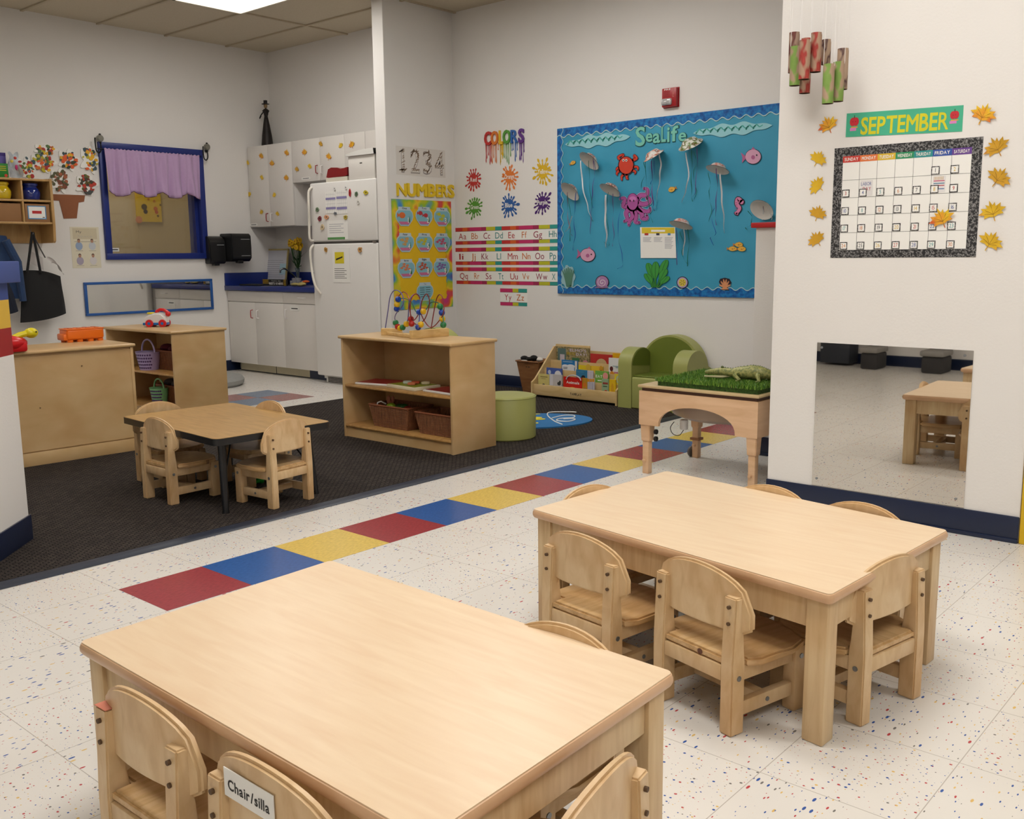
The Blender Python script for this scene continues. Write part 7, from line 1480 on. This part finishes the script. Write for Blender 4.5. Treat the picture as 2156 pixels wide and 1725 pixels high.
# SEPTEMBER banner
GGP = bpy.data.materials.new('green_gingham'); GGP.use_nodes = True; nt = GGP.node_tree; tc = nt.nodes.new('ShaderNodeTexCoord'); ck_ = nt.nodes.new('ShaderNodeTexChecker'); ck_.inputs['Scale'].default_value = 420; ck_.inputs[1].default_value = (*lin((60, 168, 130)), 1); ck_.inputs[2].default_value = (*lin((76, 184, 148)), 1); nt.links.new(tc.outputs['Object'], ck_.inputs[0]); nt.links.new(ck_.outputs[0], nt.nodes['Principled BSDF'].inputs['Base Color']); nt.nodes['Principled BSDF'].inputs['Roughness'].default_value = .5
P4 = [cab_(*p) for p in [(495, 890), (1250, 853), (1260, 682), (503, 737)]]
mb = MB(); mb.poly(P4, 0, .0015, GGP, XC); sp_b = mb.build('month_banner', None, 'green SEPTEMBER banner with apples above the calendar', 'banner'); base[sp_b] = Vector(sp_b.location)
pa = cab_(590, 872); pb_ = cab_(1160, 838); an = math.atan2(pb_[1]-pa[1], pb_[0]-pa[0]); X_ = XC @ Matrix.Translation((pa[0], pa[1], 0)) @ Matrix.Rotation(an, 4, 'Z'); L_ = math.hypot(pb_[0]-pa[0], pb_[1]-pa[1])
mb = MB(); mb.text('SEPTEMBER', 0, 0, L_, cab_(590, 765)[1]-pa[1], .0022, flat('banner_yellow', (214, 206, 30)), X_, 'b', gap=.05); mb.build('lettering', sp_b)
for (x, y, k) in ((552, 790, 1), (1202, 746, 1)):
    c_ = cab_(x, y); r_ = cab_(x+28, y)[0]-c_[0]; mb = MB(); mb.disc(c_[0]-r_*.35, c_[1], r_*.7, .0015, .0024, flat('apple_red', (196, 36, 48)), XC, ry=r_*.95); mb.disc(c_[0]+r_*.35, c_[1], r_*.7, .0015, .0025, flat('apple_red', (196, 36, 48)), XC, ry=r_*.95)
    mb.rect(c_[0]-.001, c_[0]+.0015, c_[1]+r_*.8, c_[1]+r_*1.4, .0015, .0026, flat('stalk', (70, 40, 20)), XC)
    for sg in (-1, 1): mb.disc(c_[0]+sg*r_*.3, c_[1], r_*.09, .0025, .003, BLACK, XC, n=8)
    mb.rect(c_[0]-.016, c_[0]+.008, c_[1]-r_*2.0, c_[1]-r_*1.35, .0015, .0022, flat('eraser_pink', (214, 130, 190)), XC @ Matrix.Identity(4)); mb.rect(c_[0]-.012, c_[0]+.014, c_[1]-r_*1.35, c_[1]-r_*1.1, .0015, .0021, flat('pencil_orange', (226, 160, 50)), XC); mb.build('apple_motif', sp_b)
# leaves around the calendar
CLV = [(388, 825, .092, .4, 1, 'oak leaf left of the SEPTEMBER banner'), (1382, 760, .10, -.4, 1, 'oak leaf right of the SEPTEMBER banner'), (313, 1042, .086, -.5, 0, 'maple leaf, top of the left column'), (320, 1212, .086, .9, 0, 'maple leaf, second in the left column'), (313, 1397, .086, -.3, 2, 'maple leaf, third in the left column'), (313, 1563, .086, .6, 2, 'maple leaf, lowest of the left column'),
 (1482, 970, .098, .5, 2, 'maple leaf, top of the right column'), (1480, 1168, .098, -.6, 2, 'maple leaf, second in the right column'), (1452, 1387, .098, .3, 0, 'maple leaf, third in the right column'), (1428, 1582, .098, -.5, 0, 'maple leaf, lowest of the right column'), (1127, 1433, .10, .4, 1, 'maple leaf resting on the calendar dates')]
for (x, y, s_, r_, mi, lb) in CLV: leaf(CX, *z6(x, y), s_, r_, mi, 'yellow orange artificial '+lb, 'artificial leaves around the calendar', d=.005 if 'resting' in lb else 0)
# hanging painted paper tubes
z7 = Z(1640, 0, 7.5); KT_ = [mottled('tube_%s' % n_, st, 24, .7, 2, mscale=(1, 1, .45)) for n_, st in (('red', [(.42, (166, 134, 110)), (.5, (150, 44, 36)), (.58, (172, 60, 50)), (.64, (166, 134, 110))]), ('brown', [(.42, (160, 132, 112)), (.5, (96, 46, 38)), (.6, (120, 60, 50)), (.66, (166, 140, 118))]), ('green', [(.40, (168, 140, 116)), (.46, (122, 150, 70)), (.6, (108, 142, 58)), (.64, (150, 90, 76)), (.68, (176, 146, 124))]), ('plum', [(.45, (170, 144, 120)), (.52, (70, 40, 44)), (.6, (170, 144, 120))]))]
TI = mat('tube_inside', (84, 62, 48), .8)
TU = [(228, 520, 1150, 2.25, 1, 'painted brown and lime, leftmost'), (248, 740, 1355, 2.20, 2, 'lime green over red, behind the leftmost'), (395, 640, 1255, 2.15, 0, 'bright red, front of the left cluster'), (405, 615, 1475, 2.24, 0, 'long plain one behind the bright red tube'), (572, 525, 1140, 2.20, 0, 'red and brown, middle top'), (735, 632, 1020, 2.28, 3, 'dark brown one behind the middle, farthest back'), (768, 1020, 1640, 2.12, 2, 'lime and red strokes, lowest of all'), (925, 985, 1605, 2.17, 2, 'lime green, just right of the lowest'), (990, 775, 1415, 2.25, 3, 'dark plum splashes, rightmost')]
for (x, y0, y1, X0, mi, lb) in TU:
    p1_ = onx(X0, *z7(x, y0)); p0_ = onx(X0, *z7(x, y1)); r_ = .0205 if x not in (735,) else .018; h_ = p1_.z-p0_.z; t = thing('paper_tube', 'hanging cardboard tube, '+lb, 'paper tube', (p0_.x, p0_.y, p0_.z), 0, 'hanging painted cardboard tubes')
    mb = MB(); mb.lathe([(r_, 0), (r_, h_)], KT_[mi], n=24); mb.lathe([(r_-.0012, h_), (r_-.0012, 0)], TI, n=24); mb.lathe([(r_-.0012, 0), (r_, 0)], TI, n=24); mb.lathe([(r_, h_), (r_-.0012, h_)], TI, n=24); mb.build('tube', t)
    mb = MB(); top = ZC-p0_.z-.002
    for sg in (-1, 1): mb.tube([(0, sg*r_*.9, h_-.015), (0, sg*(r_+.001), h_), (0, sg*.012, h_+(top-h_)*.5), (0, 0, top)], .001, mat('white_string', (226, 222, 218), .6, noise=0), n=4)
    mb.build('string', t)
